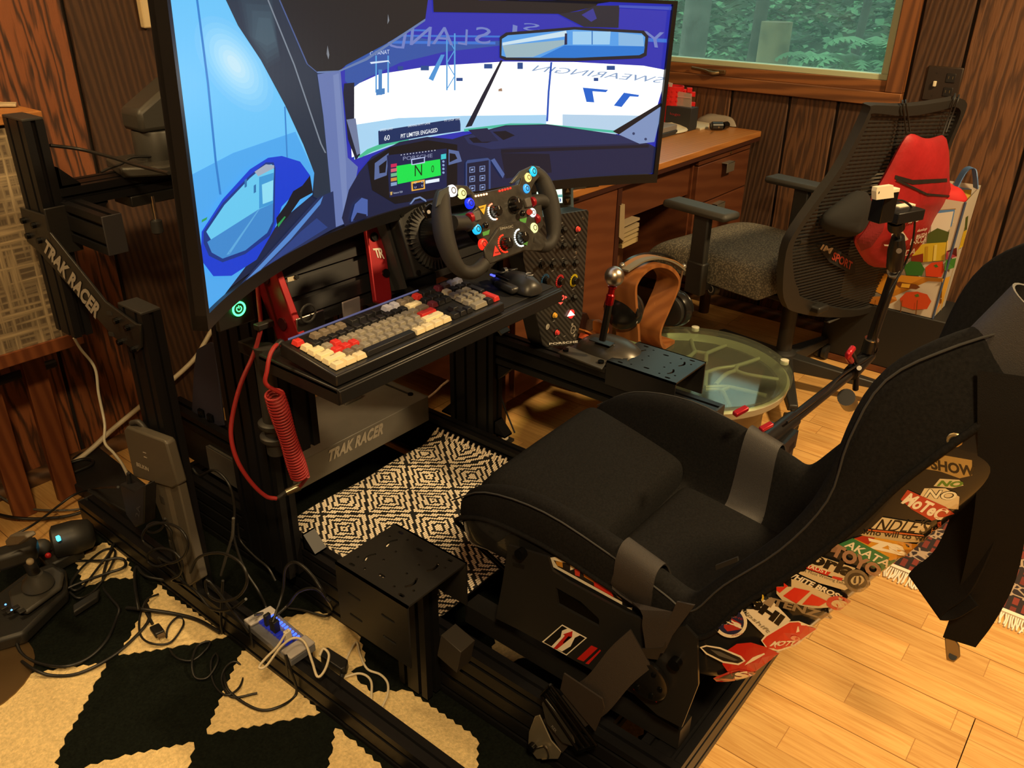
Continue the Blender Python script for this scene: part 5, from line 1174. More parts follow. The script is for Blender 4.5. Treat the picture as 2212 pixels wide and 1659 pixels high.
sg(cr, zs([(535, 855), (600, 790), (650, 745), (1060, 935), (1060, 960), (960, 1020), (860, 1030), (640, 975)])); sg('#15120f', zs([(640, 780), (670, 755), (1050, 925), (1020, 955)])); stx(wt, 'WHITE BROS', z1(655, 790), vv(370, 165), vv(25, -32), bold=.04, shear=.1)
fls()
for pts in ([(560, 870), (620, 825), (680, 870), (620, 920)], [(645, 940), (725, 880), (840, 905), (740, 995)], [(780, 1000), (850, 925), (960, 975), (900, 1010)]): sg('#d8321e', zs(pts))
fls()
sg('#c83a2a', ell(*z1(1030, 985), 24, 15, 20)); sg(cr, ell(*z1(1032, 987), 15, 8, 18))
fls()
sg(wt, zs([(195, 910), (430, 830), (700, 1110), (600, 1190), (520, 1230)])); sg('#d08a40', zs([(310, 880), (430, 835), (440, 885), (330, 905)])); sg('#7a8a6a', zs([(260, 905), (300, 880), (320, 930), (270, 945)])); sg('#c86a38', ell(*z1(365, 905), 12, 10, 14)); sg('#d8b838', ell(*z1(455, 950), 17, 13, 16)); sg('#c8a070', ell(*z1(410, 925), 9, 8, 12))
fls()
stx('#0e0c0a', '8HI', z1(385, 1000), vv(240, 160), vv(40, -75), bold=.06, shear=.1)
fls()
stx('#8f8672', 'blipshift', z1(320, 1030), vv(220, 185), vv(18, -30), bold=.01, shear=.3)
fls()
sg('#9a866a', zs([(500, 985), (560, 945), (600, 960), (560, 1020)])); stx('#8f7a5c', 'TENZA', z1(560, 1000), vv(420, 110), vv(20, -50), bold=.04)
fls()
sg(wt, ell(*z1(268, 1118), 38, 35, 30, .5)); sg('#23264a', ell(*z1(268, 1118), 31, 28, 30, .5)); sg('#b03028', zs([(180, 1110), (240, 1075), (350, 1135), (345, 1175), (250, 1190)])); stx(wt, 'pca', z1(172, 1110), vv(180, 75), vv(8, -42), bold=.05)
fls()
stx('#a02a28', 'PORSCHE', z1(160, 1050), vv(200, 60), vv(6, -14)); stx('#a02a28', 'AMERICA', z1(280, 1225), vv(80, -14), vv(0, -12))
fls()
sg(wt, zs([(490, 1250), (520, 1215), (690, 1115), (760, 1110), (870, 1150), (700, 1280), (600, 1320), (530, 1310)])); sg('#d0301e', zs([(500, 1255), (530, 1222), (695, 1122), (755, 1118), (855, 1155), (695, 1270), (598, 1310), (535, 1300)])); stx(wt, 'MOTUL', z1(548, 1290), vv(190, -20), vv(30, -35), bold=.05, shear=.2); sg('#e89a80', ell(*z1(720, 1225), 8, 5, 14))
fls()
sg('#c02018', zs([(215, 1420), (240, 1330), (320, 1275), (420, 1265), (540, 1300), (600, 1330), (430, 1460), (250, 1470)])); sg(wt, zs([(370, 1425), (430, 1370), (510, 1335), (515, 1345), (440, 1390)]))
fls()
sg(wt, zs([(55, 1300), (100, 1285), (200, 1300), (350, 1360), (380, 1395), (330, 1425), (220, 1410), (100, 1350)])); sg('#1c1a18', zs([(70, 1305), (105, 1295), (200, 1312), (340, 1370), (365, 1395), (325, 1412), (225, 1398), (110, 1342)])); sg('#5a564e', zs([(130, 1315), (200, 1330), (330, 1390), (300, 1395), (190, 1360)]))
fls()
sg('#b82020', zs([(90, 1560), (150, 1510), (260, 1470), (330, 1450), (430, 1465), (430, 1480), (300, 1510), (180, 1575), (110, 1590)])); sg('#14110f', zs([(105, 1560), (160, 1520), (340, 1460), (430, 1475), (400, 1510), (200, 1575), (120, 1580)])); stx(wt, 'S', z1(290, 1515), vv(90, -20), vv(10, -40), bold=.06); stx('#c8bca0', '10mm Fix', z1(200, 1550), vv(70, 20), vv(4, -18))
fls()
# printed car on the shell behind the side plate
K = []
def kg(h, pts): K.append((sm(h), 'p', pts))
kg(wt, [(1186, 1205), (1200, 1203), (1370, 1298), (1365, 1318), (1190, 1222)]); kg('#2a2420', [(1196, 1210), (1240, 1220), (1362, 1288), (1362, 1310), (1205, 1224)]); kg('#c88a30', [(1200, 1212), (1215, 1214), (1216, 1226), (1204, 1222)]); kg('#c07828', [(1260, 1236), (1330, 1262), (1345, 1275), (1300, 1268), (1262, 1246)]); kg('#c83020', [(1283, 1255), (1320, 1275), (1326, 1290), (1284, 1266)]); kg('#d04028', [(1322, 1256), (1355, 1270), (1358, 1290), (1330, 1268)]); kg('#15120f', ell(1340, 1283, 13, 12, 18)); kg('#5a4a38', ell(1340, 1283, 6, 6, 14)); kg('#c84030', [(1242, 1228), (1254, 1230), (1253, 1245), (1243, 1242)])
decal('shell_car_print', K, SB, seat, eps=.00012, step=16)
# ---- side plates of the seat mount
PX = .913
outp = [(1098, 1178), (1184, 1204), (1193, 1233), (1226, 1256), (1353, 1325), (1440, 1360), (1480, 1352), (1506, 1380), (1508, 1480), (1472, 1572), (1420, 1545), (1370, 1500), (1267, 1441), (1120, 1360), (1071, 1336), (1085, 1260)]
hole_ = [(1199, 1268), (1205, 1306), (1294, 1355), (1294, 1337), (1255, 1300)]
sp_ = T('seat_mount', 'black steel seat side plate with a kerb-arrow sticker, bolted to the rail', 'bracket', (PX, .6, .16))
spl_ = holed('side_plate', [P(a, b, x=PX) for a, b in outp], [[P(a, b, x=PX) for a, b in hole_]], (.005, 0, 0), alu2, sp_)
O('side_plate', G().prism([P(a, b, x=PX) + V((.56, 0, 0)) for a, b in outp], (.005, 0, 0)), alu2, sp_)
for a, b in ((1130, 1192), (1395, 1445), (1463, 1428)): bolt(P(a, b, x=PX), (-1, 0, 0), sp_, .010, L=.012)
for a, b in ((1118, 1205), (1120, 1222)): O('slot', G().obox(P(a, b, x=PX - .0004), (.0004, 0, 0), (0, .012, -.003), (0, 0, .004)), M('hole_black', (.002, .002, .002)), sp_)
PB = bvh_of(spl_); A_ = []
def z4(p): return [(1000 + a / 3.259, 1150 + b / 3.259) for a, b in p]
def ag(h, pts): A_.append((sm(h), 'p', z4(pts)))
def fl3(n): decal(n, A_, PB, sp_, eps=.0003, step=0); A_.clear()
ag('#f4ecd8', [(700, 648), (874, 742), (730, 866), (557, 770)]); ag('#0c0a08', [(700, 656), (862, 743), (729, 857), (570, 771)]); ag('#f4ecd8', [(745, 672), (830, 720), (790, 740), (760, 800), (700, 836), (625, 800), (690, 735), (700, 690)]); ag('#c02018', [(640, 815), (720, 725), (708, 715), (775, 692), (770, 735), (745, 728), (665, 820)])
fl3('kerb_sticker')
ag('#c02018', [(905, 795), (950, 815), (850, 908), (803, 890)]); fl3('stripe_sticker'); ag('#c02018', [(965, 825), (973, 832), (885, 928), (862, 922), (930, 860)])
fl3('stripe_sticker')
ag('#d82a20', [(1210, 1095), (1250, 1120), (1240, 1130), (1200, 1105)]); fl3('red_mark'); ag('#d82a20', [(1330, 1165), (1368, 1160), (1365, 1198)]); fl3('red_mark')
dsk = P(1402, 1462, x=PX - .006)
O('anchor_disc', G().lathe([(.036, 0), (.038, .004), (.038, .010), (.034, .012)], dsk, (-1, 0, 0), 40), blk, sp_, smooth=35)
for k in range(6): bolt(dsk + V((-.012, .027 * math.cos(k * 1.047), .027 * math.sin(k * 1.047))), (-1, 0, 0), sp_, .0045, L=.002)
O('seat_runner', G().box(PX + .03, PX + .07, .38, .86, .165, .21), alu2, sp_); O('seat_runner', G().box(PX + .48, PX + .52, .38, .86, .165, .21), alu2, sp_)
O('slide_bar', G().tube([P(1035, 1180, z=.30), P(1095, 1235, z=.26), (1.0, .70, .24)], .006, 10), blk, sp_, smooth=60)
for x in (.99, 1.39): O('seat_foot', G().box(x - .02, x + .02, .40, .75, .21, .345), alu2, sp_)
# ================================================================== HARNESS
UB = bvh_of(uph)
def hit(px, py, off=.003):
    d = ray(px, py).normalized(); hs = [h for h in (UB.ray_cast(CAMLOC, d), SB.ray_cast(CAMLOC, d)) if h[0] is not None]
    if not hs: return hit(px, py + 4, off) if py < 1400 else None
    h = min(hs, key=lambda q: q[3]); n = h[1] if h[1].dot(d) < 0 else -h[1]
    return h[0] + n * off
web = M('harness_webbing', (.024, .019, .016), .6, bump=(900, .5)); webl = M('harness_webbing_grey', (.032, .029, .028), .5, bump=(900, .4))
lap = T('lap_belt', 'left lap belt looped over the seat bolster with a steel anchor and adjuster', 'belt', P(1420, 1420, x=.90))
PATH = [(-.55, .02), (-.64, .10), (-.71, .38), (-.77, .76), (-.83, .98), (-.885, 1.03), (-.95, 1.0), (-.992, .87), (-1.006, .70), (-1.01, .5)]
def bolster_path(sg, k): return [spt(ST[4], sg * -u, f).lerp(spt(ST[5], sg * -u, f), k) + V((sg * .001, 0, .002)) for u, f in PATH]
def hitx(px, py, x): return hit(px, py) if x is None else P(px, py, x=x)
prs = [(1384, 1318, 1470, 1322, .906), (1388, 1350, 1460, 1354, .902), (1393, 1382, 1446, 1386, .900), (1396, 1408, 1434, 1410, .899)]
l_ = spl(bolster_path(-1, .02)[1:] + [P(a, b, x=e) for a, b, c, d, e in prs], 3); r_ = spl(bolster_path(-1, .80)[1:] + [P(c, d, x=e) for a, b, c, d, e in prs], 3)
O('webbing', G().ribbon([(a + b) / 2 for a, b in zip(l_, r_)], [(a - b) / 2 for a, b in zip(l_, r_)], .003), web, lap, smooth=50)
O('webbing_fold', G().prism([P(a, b, x=.900) for a, b in ((1462, 1300), (1500, 1308), (1440, 1390), (1420, 1395))], (.003, 0, 0)), web, lap)
O('anchor_tongue', G().prism([P(a, b, x=.897) for a, b in ((1385, 1402), (1432, 1400), (1438, 1388), (1440, 1400), (1425, 1412), (1420, 1425), (1392, 1422))], (.003, 0, 0)), M('tongue_dark', (.12, .10, .08), .35, .8), lap)
lowp = spl([P(1385, 1400, x=.898), P(1340, 1440, x=.885), P(1290, 1500, x=.872), P(1240, 1535, x=.868), P(1195, 1590, x=.866)], 5)
O('webbing', G().ribbon(lowp, V((0, .022, .026)), .003), web, lap, smooth=50)
O('webbing_end', G().prism([P(a, b, x=.862) for a, b in ((1218, 1455), (1300, 1510), (1305, 1530), (1285, 1580), (1210, 1490))], (.003, 0, 0)), M('web_dark', (.022, .017, .014), .6), lap)
bf = [P(a, b, x=.857) for a, b in ((1170, 1502), (1190, 1480), (1288, 1610), (1250, 1622))]
g = G(); ctr = sum(bf, V()) / 4
for i in range(4):
    a, b = bf[i], bf[(i + 1) % 4]; g.cyl(a, b, .0035, n=10)
for f in (.33, .66): g.cyl(bf[0].lerp(bf[1], f), bf[3].lerp(bf[2], f), .003, n=8)
O('adjuster_frame', g, M('adjuster_black', (.02, .02, .02), .2, .9), lap, smooth=40)
O('adjuster_plate', G().prism([P(a, b, x=.856) for a, b in ((1170, 1520), (1178, 1510), (1235, 1580), (1243, 1615), (1215, 1605), (1180, 1562))], (.003, 0, 0)), M('adjuster_grey', (.06, .057, .05), .4, .5), lap, bev=.001)
lettering('adjuster_text', 'FLEX', [P(a, b, x=.8555) for a, b in ((1191, 1570), (1200, 1582), (1203, 1577), (1194, 1566))], silver_print, lap)
O('floor_anchor', G().prism([P(a, b, x=.864) for a, b in ((1142, 1582), (1155, 1548), (1165, 1545), (1190, 1600), (1212, 1625), (1205, 1640), (1160, 1640), (1140, 1615))], (.003, 0, 0)), M('anchor_zinc', (.32, .28, .20), .4, .7), lap, bev=.001)
bolt(P(1153, 1610, x=.863), (-1, 0, 0), lap, .008, L=.010)
O('spring_clip', G().tube(spl([P(1160, 1615, x=.861), P(1178, 1612, x=.860), P(1185, 1635, x=.860), P(1172, 1640, x=.860)], 4), .002, 6), steel, lap)
rl = T('lap_belt', 'right lap belt wrapped over the far seat bolster', 'belt', (1.45, .46, .5))
l_ = bolster_path(1, .0); r_ = bolster_path(1, .78)
for q in (V((.004, 0, -.06)), V((.0, 0, -.08))): l_.append(l_[-1] + q); r_.append(r_[-1] + q)
l_, r_ = spl(l_, 3), spl(r_, 3)
O('webbing', G().ribbon([(a + b) / 2 for a, b in zip(l_, r_)], [(a - b) / 2 for a, b in zip(l_, r_)], .003), webl, rl, smooth=50)
hs_ = T('shoulder_belt', 'shoulder belt draped over the seat wing and hanging down with a metal tongue', 'belt', (.95, .06, .6))
def mid(u, fb, ft=0., k=.5): return spt(ST[13], u, fb, ft).lerp(spt(ST[14], u, fb, ft), k)
ps_ = spl([mid(-.30, .12), mid(-.62, .30), mid(-.78, .95), mid(-.90, 1.12), mid(-1.0, .95), mid(-1.05, .45), mid(-1.06, -.3) + V((0, -.01, -.03)), P(2175, 900, x=.925), P(2172, 1000, x=.925), P(2165, 1100, x=.94), P(2135, 1230, x=.965), P(2105, 1330, x=.985), P(2088, 1382, x=.99)], 4)
O('webbing', G().ribbon(ps_[:25], V((-.0, -.016, .033)), .003), webl, hs_, smooth=50)
pairs = [(2112, 800, 2222, 815, .925), (2112, 900, 2225, 915, .92), (2112, 990, 2225, 1005, .925), (2106, 1100, 2220, 1120, .935), (2085, 1220, 2195, 1250, .96), (2060, 1310, 2150, 1340, .98), (2037, 1375, 2108, 1397, .99)]
pl_ = spl([P(a, b, x=e) for a, b, c, d, e in pairs], 4); pr2 = spl([P(c, d, x=e) for a, b, c, d, e in pairs], 4)
O('webbing', G().ribbon([(a + b) / 2 for a, b in zip(pl_, pr2)], [(a - b) / 2 for a, b in zip(pl_, pr2)], .003), M('web_black', (.007, .006, .0055), .8, bump=(900, .4), spec=.15), hs_, smooth=50)
lp = spl([P(2150, 1010, x=.955), P(2110, 1120, x=.965), P(2060, 1230, x=.98), P(2010, 1272, x=.985), P(1998, 1290, x=.985), P(2030, 1288, x=.985), P(2075, 1260, x=.98)], 4)
O('webbing_tail', G().ribbon(lp, V((.02, .026, .008)), .003), M('web_black', (.012, .010, .009), .7), hs_, smooth=50)
O('belt_tongue', G().prism([P(a, b, x=.99) for a, b in ((2040, 1378), (2062, 1380), (2072, 1396), (2074, 1420), (2060, 1432), (2044, 1426), (2042, 1402))], (.003, 0, 0)), M('tongue_steel', (.30, .24, .15), .35, .8), hs_, bev=.001)
O('tongue_hole', G().cyl(P(2058, 1418, x=.9885), P(2058, 1418, x=.995), .005, n=14), blk, hs_)
O('belt_ring', G().tube([P(2062 + 14 * math.cos(a), 950 + 12 * math.sin(a), x=.925) for a in [k * .5236 for k in range(12)]], .0035, 8, True), M('ring_brass', (.45, .36, .2), .35, .8), hs_, smooth=60)
O('slot_cover', G().prism([P(a, b, x=.930) for a, b in ((2045, 940), (2085, 900), (2110, 920), (2105, 960), (2060, 970))], (.004, 0, 0)), M('web_black', (.012, .010, .009), .7), hs_)
# ================================================================== DESK
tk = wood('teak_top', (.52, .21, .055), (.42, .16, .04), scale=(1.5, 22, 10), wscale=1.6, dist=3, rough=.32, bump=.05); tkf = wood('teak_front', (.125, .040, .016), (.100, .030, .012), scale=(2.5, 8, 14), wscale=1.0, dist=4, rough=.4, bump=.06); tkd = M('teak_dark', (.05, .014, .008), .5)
DY = 1.345
dk = T('teak_desk', 'teak desk with drawer pedestals against the window wall', 'desk', (2.5, 1.7, 0))
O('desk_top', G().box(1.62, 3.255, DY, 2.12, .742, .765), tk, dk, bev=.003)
O('desk_edge', G().box(1.622, 3.253, DY + .002, DY + .01, .728, .742), tkd, dk)
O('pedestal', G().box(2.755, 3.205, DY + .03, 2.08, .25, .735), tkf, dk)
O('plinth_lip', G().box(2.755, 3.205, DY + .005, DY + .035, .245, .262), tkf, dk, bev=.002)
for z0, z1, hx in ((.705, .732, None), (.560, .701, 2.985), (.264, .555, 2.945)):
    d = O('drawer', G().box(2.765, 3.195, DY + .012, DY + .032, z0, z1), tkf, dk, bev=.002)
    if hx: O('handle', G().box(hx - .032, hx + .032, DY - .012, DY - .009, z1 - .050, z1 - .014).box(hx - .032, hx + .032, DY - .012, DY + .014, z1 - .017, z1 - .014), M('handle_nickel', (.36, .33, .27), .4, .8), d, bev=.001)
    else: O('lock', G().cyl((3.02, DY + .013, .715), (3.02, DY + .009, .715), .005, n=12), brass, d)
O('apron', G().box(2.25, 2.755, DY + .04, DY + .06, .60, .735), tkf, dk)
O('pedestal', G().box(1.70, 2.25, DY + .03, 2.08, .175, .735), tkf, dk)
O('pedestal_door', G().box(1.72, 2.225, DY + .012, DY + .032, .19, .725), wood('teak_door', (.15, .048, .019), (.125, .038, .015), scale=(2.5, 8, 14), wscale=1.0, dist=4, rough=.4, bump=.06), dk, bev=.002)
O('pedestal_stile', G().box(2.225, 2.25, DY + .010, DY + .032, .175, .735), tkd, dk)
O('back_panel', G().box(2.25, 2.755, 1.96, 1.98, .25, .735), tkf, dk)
for x, y, h in ((1.76, 1.45, .175), (2.19, 1.45, .175), (1.76, 2.02, .175), (2.19, 2.02, .175), (2.80, 1.45, .25), (3.16, 1.45, .25), (2.80, 2.02, .25), (3.16, 2.02, .25)):
    O('leg', G().cyl((x, y, 0), (x, y, h), .022, .026, n=18), M('leg_bronze', (.13, .075, .035), .35, .6), dk, smooth=40)
# letter rack on the knee side of the left pedestal
lr = T('letter_rack', 'pale rack of papers fixed inside the knee space of the desk', 'rack', (2.32, 1.36, .50))
O('rack_board', G().prism([P(a, b, y=1.352) for a, b in ((1340, 444), (1350, 441), (1348, 522), (1337, 512))], (0, .05, 0)), M('rack_cream', (.36, .28, .17), .6), lr)
for k, (a, b, h) in enumerate(((1348, 486, 5), (1347, 497, 8), (1346, 508, 6), (1345, 518, 7), (1344, 528, 9))):
    q = [P(a, b + h, y=1.355), P(a + 34, b + h - 16, y=1.355), P(a + 34, b - 16, y=1.355), P(a, b, y=1.355)]
    O('paper_sheaf', G().prism(q, (0, .20, 0)), M('paper_%d' % k, (.34 + .03 * k, .27 + .02 * k, .17), .8), lr)
O('rack_shelf', G().box(2.256, 2.392, 1.42, 1.62, .26, .495), M('rack_brown', (.20, .085, .04), .5), lr)
# ---- things on the desk
DZ = .765
def dpt(px, py): return P(px, py, z=DZ)
# brick-block mug
mg = P(1452, 238, z=DZ) ; mg = V((3.02, 1.72, DZ)) if False else P(1450, 240, x=3.10)
mgb = V((mg.x, mg.y, DZ)); rdp = M('toy_red', (.62, .012, .014), .35)
mu = T('brick_mug', 'red toy-brick mug standing at the back of the desk', 'mug', mgb)
mr_, mh = .042, P(1455, 185, x=mg.x).z - DZ
O('mug_body', G().lathe([(mr_, 0), (mr_, mh), (mr_ - .004, mh), (mr_ - .004, .01), (0, .01)], mgb, (0, 0, 1), 28), rdp, mu, smooth=30)
for i in range(14):
    for j in range(8):
        a = 6.2832 * i / 14; d = V((math.cos(a), math.sin(a), 0)); 
        if d.x < .5: O('stud', G().cyl(mgb + d * (mr_ - .001) + V((0, 0, mh * (j + .7) / 8.6)), mgb + d * (mr_ + .003) + V((0, 0, mh * (j + .7) / 8.6)), .0035, n=8), rdp, mu)
hd_ = V((.62, -.78, 0)); pth = [(0, .86), (.022, .90), (.036, .80), (.040, .55), (.034, .30), (.018, .16), (0, .12)]
for k, (a, b) in enumerate(pth): O('handle_brick', G().obox(mgb + hd_ * (mr_ + a) + V((0, 0, mh * b)), hd_ * .010, V((.78, .62, 0)) * .008, (0, 0, .009)), rdp, mu, bev=.001)
O('card', G().prism([P(a, b, x=3.12) for a, b in ((1441, 186), (1451, 188), (1453, 180), (1442, 177))], (.002, 0, 0)), M('card_white', (.6, .55, .5), .5), mu)
bxp = P(1497, 262, z=DZ); bk_ = T('small_black_box', 'small upright black box beside the red mug', 'box', bxp)
f = [P(a, b, x=3.06) for a, b in ((1480, 246), (1505, 262), (1505, 226), (1482, 220))]
O('carton', G().prism([V((3.05, 1.555, DZ)), V((3.05, 1.665, DZ)), V((3.05, 1.665, DZ + .085)), V((3.05, 1.555, DZ + .085))], (.06, 0, 0)), M('box_black', (.02, .02, .022), .6), bk_, bev=.001)
lettering('carton_print', 'logo', [(3.0495, 1.645, DZ + .05), (3.0495, 1.60, DZ + .05), (3.0495, 1.60, DZ + .062), (3.0495, 1.645, DZ + .062)], M('print_red', (.4, .02, .03), .5), bk_)
zb = T('zip_bag', 'clear zip bag sticking out of the small black box', 'bag', (3.08, 1.61, DZ + .085))
O('bag_film', G().prism([(3.075, 1.57, DZ + .08), (3.075, 1.655, DZ + .08), (3.075, 1.65, DZ + .14), (3.075, 1.575, DZ + .135)], (.004, 0, 0)), M('film', (.6, .5, .45), .25, alpha=.45), zb)
O('zip_line', G().box(3.074, 3.080, 1.575, 1.65, DZ + .118, DZ + .121), M('zip_pink', (.6, .35, .33), .5), zb)
# books under the mug side
bkp = P(1440, 250, z=DZ)
for k, (c_, t0, t1, lb_) in enumerate((((.03, .03, .03), 0, .016, 'black thin case lying under the grey notebook on the desk'), ((.22, .20, .19), .016, .036, 'grey notebook lying on a black case on the desk'))):
    tag(O('notebook', G().box(2.70, 2.965, 1.56 + .004 * k, 1.78, DZ + t0, DZ + t1), M('note_%d' % k, c_, .5), None, bev=.002), lb_, 'notebook', 'flat stack on the desk')
sd = T('screwdriver', 'red and black screwdriver on the desk near the white cloth', 'screwdriver', P(1470, 268, z=DZ))
s0, s1 = P(1490, 262, z=DZ + .016), P(1452, 269, z=DZ + .016); ax_ = (s1 - s0).normalized(); Ls = (s1 - s0).length
O('handle', G().lathe([(.010, 0), (.016, .004), (.0165, .02), (.013, Ls * .5), (.014, Ls * .9), (.009, Ls)], s0, ax_, 20), M('handle_black', (.02, .02, .02), .5), sd, smooth=40)
for k in range(3): an = k * 2.1; u_, v_ = G().frame(ax_); o_ = (u_ * math.cos(an) + v_ * math.sin(an)) * .0135; O('grip_stripe', G().cyl(s0 + ax_ * .01 + o_, s0 + ax_ * (Ls * .9) + o_, .004, n=8), rdp, sd)
O('end_cap', G().lathe([(.008, -.004), (.0165, 0), (.0172, .008), (.0165, .016)], s0, ax_, 20), rdp, sd, smooth=40)
O('shaft', G().cyl(s1, s1 + ax_ * .08, .004, n=10), steel, sd, smooth=40)
def pillow(name, outl, n, h, mat, par, rings=(1, .93, .78, .55, .28), wob=.0, both=True, seed=1):
    random.seed(seed); c = sum(outl, V()) / len(outl); n = V(n).normalized(); g = G(); R = []
    for s in rings: R.append([g.b.verts.new(c + (p - c) * s + n * (h * math.sqrt(max(0, 1 - s * s)) + random.uniform(-wob, wob) * (s < 1))) for p in outl])
    top = g.b.verts.new(c + n * h)
    for a, b in zip(R, R[1:]):
        for i in range(len(outl)): g.f([a[i], a[(i + 1) % len(outl)], b[(i + 1) % len(outl)], b[i]])
    for i in range(len(outl)): g.f([R[-1][i], R[-1][(i + 1) % len(outl)], top])
    if both:
        Q = [R[0]] + [[g.b.verts.new(c + (p - c) * s - n * (h * .5 * math.sqrt(max(0, 1 - s * s)))) for p in outl] for s in rings[1:]]; bt_ = g.b.verts.new(c - n * h * .5)
        for a, b in zip(Q, Q[1:]):
            for i in range(len(outl)): g.f([a[i], b[i], b[(i + 1) % len(outl)], a[(i + 1) % len(outl)]])
        for i in range(len(outl)): g.f([Q[-1][(i + 1) % len(outl)], Q[-1][i], bt_])
    return O(name, g, mat, par, smooth=80, sub=1)
cl = T('white_cloth', 'crumpled white cloth pouch on the desk beside the monitor edge', 'cloth', P(1450, 285, z=DZ))
pillow('cloth_body', [P(a, b, z=DZ + .004) for a, b in ((1425, 290), (1455, 290), (1488, 284), (1489, 276), (1484, 268), (1460, 264), (1425, 262), (1400, 270), (1400, 290))], (0, 0, 1), .02, M('cloth_cream', (.62, .56, .42), .85), cl, wob=.006, both=False)
tag(O('notepad', G().prism([dpt(a, b) for a, b in ((1486, 275), (1512, 282), (1531, 277), (1532, 270), (1495, 264))], (0, 0, .008)), M('pad_white', (.60, .53, .38), .7), None, bev=.001), 'white notepad lying beside the cloth pouch on the desk', 'notepad')
fb = T('folded_bag', 'folded clear plastic bag behind the small camera on the desk', 'bag', P(1560, 270, z=DZ))
pillow('bag_film', [P(a, b, z=DZ + .003) for a, b in ((1495, 264), (1530, 266), (1572, 272), (1597, 276), (1585, 266), (1560, 258), (1520, 252))], (0, 0, 1), .035, M('film_grey', (.42, .38, .32), .3, alpha=.75), fb, wob=.01, both=False, seed=4)
gm_ = T('pocket_camera', 'little black swivel camera lying on the desk by its right corner', 'camera', P(1550, 278, z=DZ))
a_, b__ = P(1536, 272, z=DZ + .017), P(1560, 272, z=DZ + .017)
O('camera_body', G().lathe([(.012, 0), (.0165, .004), (.0165, (b__ - a_).length)], a_, b__ - a_, 20), M('cam_black', (.018, .018, .018), .35), gm_, smooth=40)
O('camera_head', G().cyl(b__, P(1570, 270, z=DZ + .016), .014, n=18), blk, gm_, smooth=40); O('lens_ring', ringm(a_ + (a_ - b__).normalized() * .0005, a_ - b__, .011, .002, .001), blk, gm_)
O('screw', G().cyl(P(1553, 275, z=DZ + .02), P(1553, 275, z=DZ + .03), .003, n=10), brass, gm_)
# ================================================================== OFFICE CHAIR
of = T('office_chair', 'black mesh-back office chair with a grey fabric seat by the desk', 'chair', (2.62, .95, 0))
f_ = V((.20, .98, 0)).normalized(); r_c = V((.98, -.20, 0)).normalized(); ocm = M('chair_black', (.018, .018, .017), .5); ocg = M('arm_grey_black', (.035, .034, .030), .6)
HB = V((2.60, .90, 0))
hub = P(1690, 770, z=.11); HB = V((hub.x, hub.y, 0))
O('base_hub', G().lathe([(.05, .06), (.055, .09), (.045, .13), (.03, .14)], HB, (0, 0, 1), 24), ocm, of, smooth=40)
O('gas_column', G().cyl(HB + V((0, 0, .12)), HB + V((0, 0, .40)), .026, n=20), ocm, of, smooth=40)
a0 = math.atan2(*(reversed([(P(1826, 815, z=.08) - hub).x, (P(1826, 815, z=.08) - hub).y])))
for k in range(5):
    an = a0 + k * 1.2566; d = V((math.cos(an), math.sin(an), 0)); e = HB + d * .33; sd_ = V((-d.y, d.x, 0))
    O('base_arm', G().hexa([HB + d * .03 - sd_ * .028 + V((0, 0, .07)), e - sd_ * .018 + V((0, 0, .066)), e + sd_ * .018 + V((0, 0, .066)), HB + d * .03 + sd_ * .028 + V((0, 0, .07)), HB + d * .03 - sd_ * .026 + V((0, 0, .125)), e - sd_ * .014 + V((0, 0, .088)), e + sd_ * .014 + V((0, 0, .088)), HB + d * .03 + sd_ * .026 + V((0, 0, .125))]), ocm, of, bev=.004)
    c = O('caster', G().cyl(e + sd_ * .022 + V((0, 0, .029)), e + sd_ * .006 + V((0, 0, .029)), .028, n=20).cyl(e - sd_ * .006 + V((0, 0, .029)), e - sd_ * .022 + V((0, 0, .029)), .028, n=20), ocm, of, smooth=40)
    O('caster_stem', G().cyl(e + V((0, 0, .03)), e + V((0, 0, .075)), .007, n=10), ocm, c)
SC = V((2.66, 1.10, .44))
O('seat_mechanism', G().obox(HB + V((.02, .06, .40)), r_c * .09, f_ * .13, (0, 0, .03)), ocm, of, bev=.01)
sf = bpy.data.materials.new('chair_tweed'); sf.use_nodes = True; nt = sf.node_tree; b_ = nt.nodes['Principled BSDF']; b_.inputs['Roughness'].default_value = .9
tc = nt.nodes.new('ShaderNodeTexCoord'); ck = nt.nodes.new('ShaderNodeTexVoronoi'); ck.inputs['Scale'].default_value = 170; rp = nt.nodes.new('ShaderNodeValToRGB'); rp.color_ramp.elements[0].color = (.30, .26, .18, 1); rp.color_ramp.elements[1].color = (.075, .066, .05, 1); rp.color_ramp.elements[1].position = .6
nt.links.new(tc.outputs['Object'], ck.inputs['Vector']); nt.links.new(ck.outputs['Distance'], rp.inputs[0]); nt.links.new(rp.outputs[0], b_.inputs['Base Color'])
rows = []; cs_ = [0, .03, .1, .25, .5, .75, .9, .97, 1]
def seatpt(u, v, top):
    e = .1; eu, ev = min(1, min(u, 1 - u) / e), min(1, min(v, 1 - v) / e); f0 = math.sqrt(max(0, 1 - (1 - eu) ** 2)) * math.sqrt(max(0, 1 - (1 - ev) ** 2))
    z = (.03 + .045 * f0 - .03 * max(0, v - .75) / .25 * top) if top else -.02
    return SC + r_c * ((u - .5) * .49) + f_ * ((v - .5) * .48) + V((0, 0, z))
g = G(); g.sheet([[seatpt(u, v, 1) for u in cs_] for v in cs_]); 
o_ = [(0, 0), (1, 0), (1, 1), (0, 1)]
g.sheet([[seatpt(u, 0, t) for u in cs_] for t in (0, 1)]); g.sheet([[seatpt(u, 1, t) for u in cs_] for t in (0, 1)]); g.sheet([[seatpt(0, v, t) for v in cs_] for t in (0, 1)]); g.sheet([[seatpt(1, v, t) for v in cs_] for t in (0, 1)])
bmesh.ops.remove_doubles(g.b, verts=g.b.verts[:], dist=1e-4)
O('seat_pad', g, sf, of, smooth=80, sub=2)
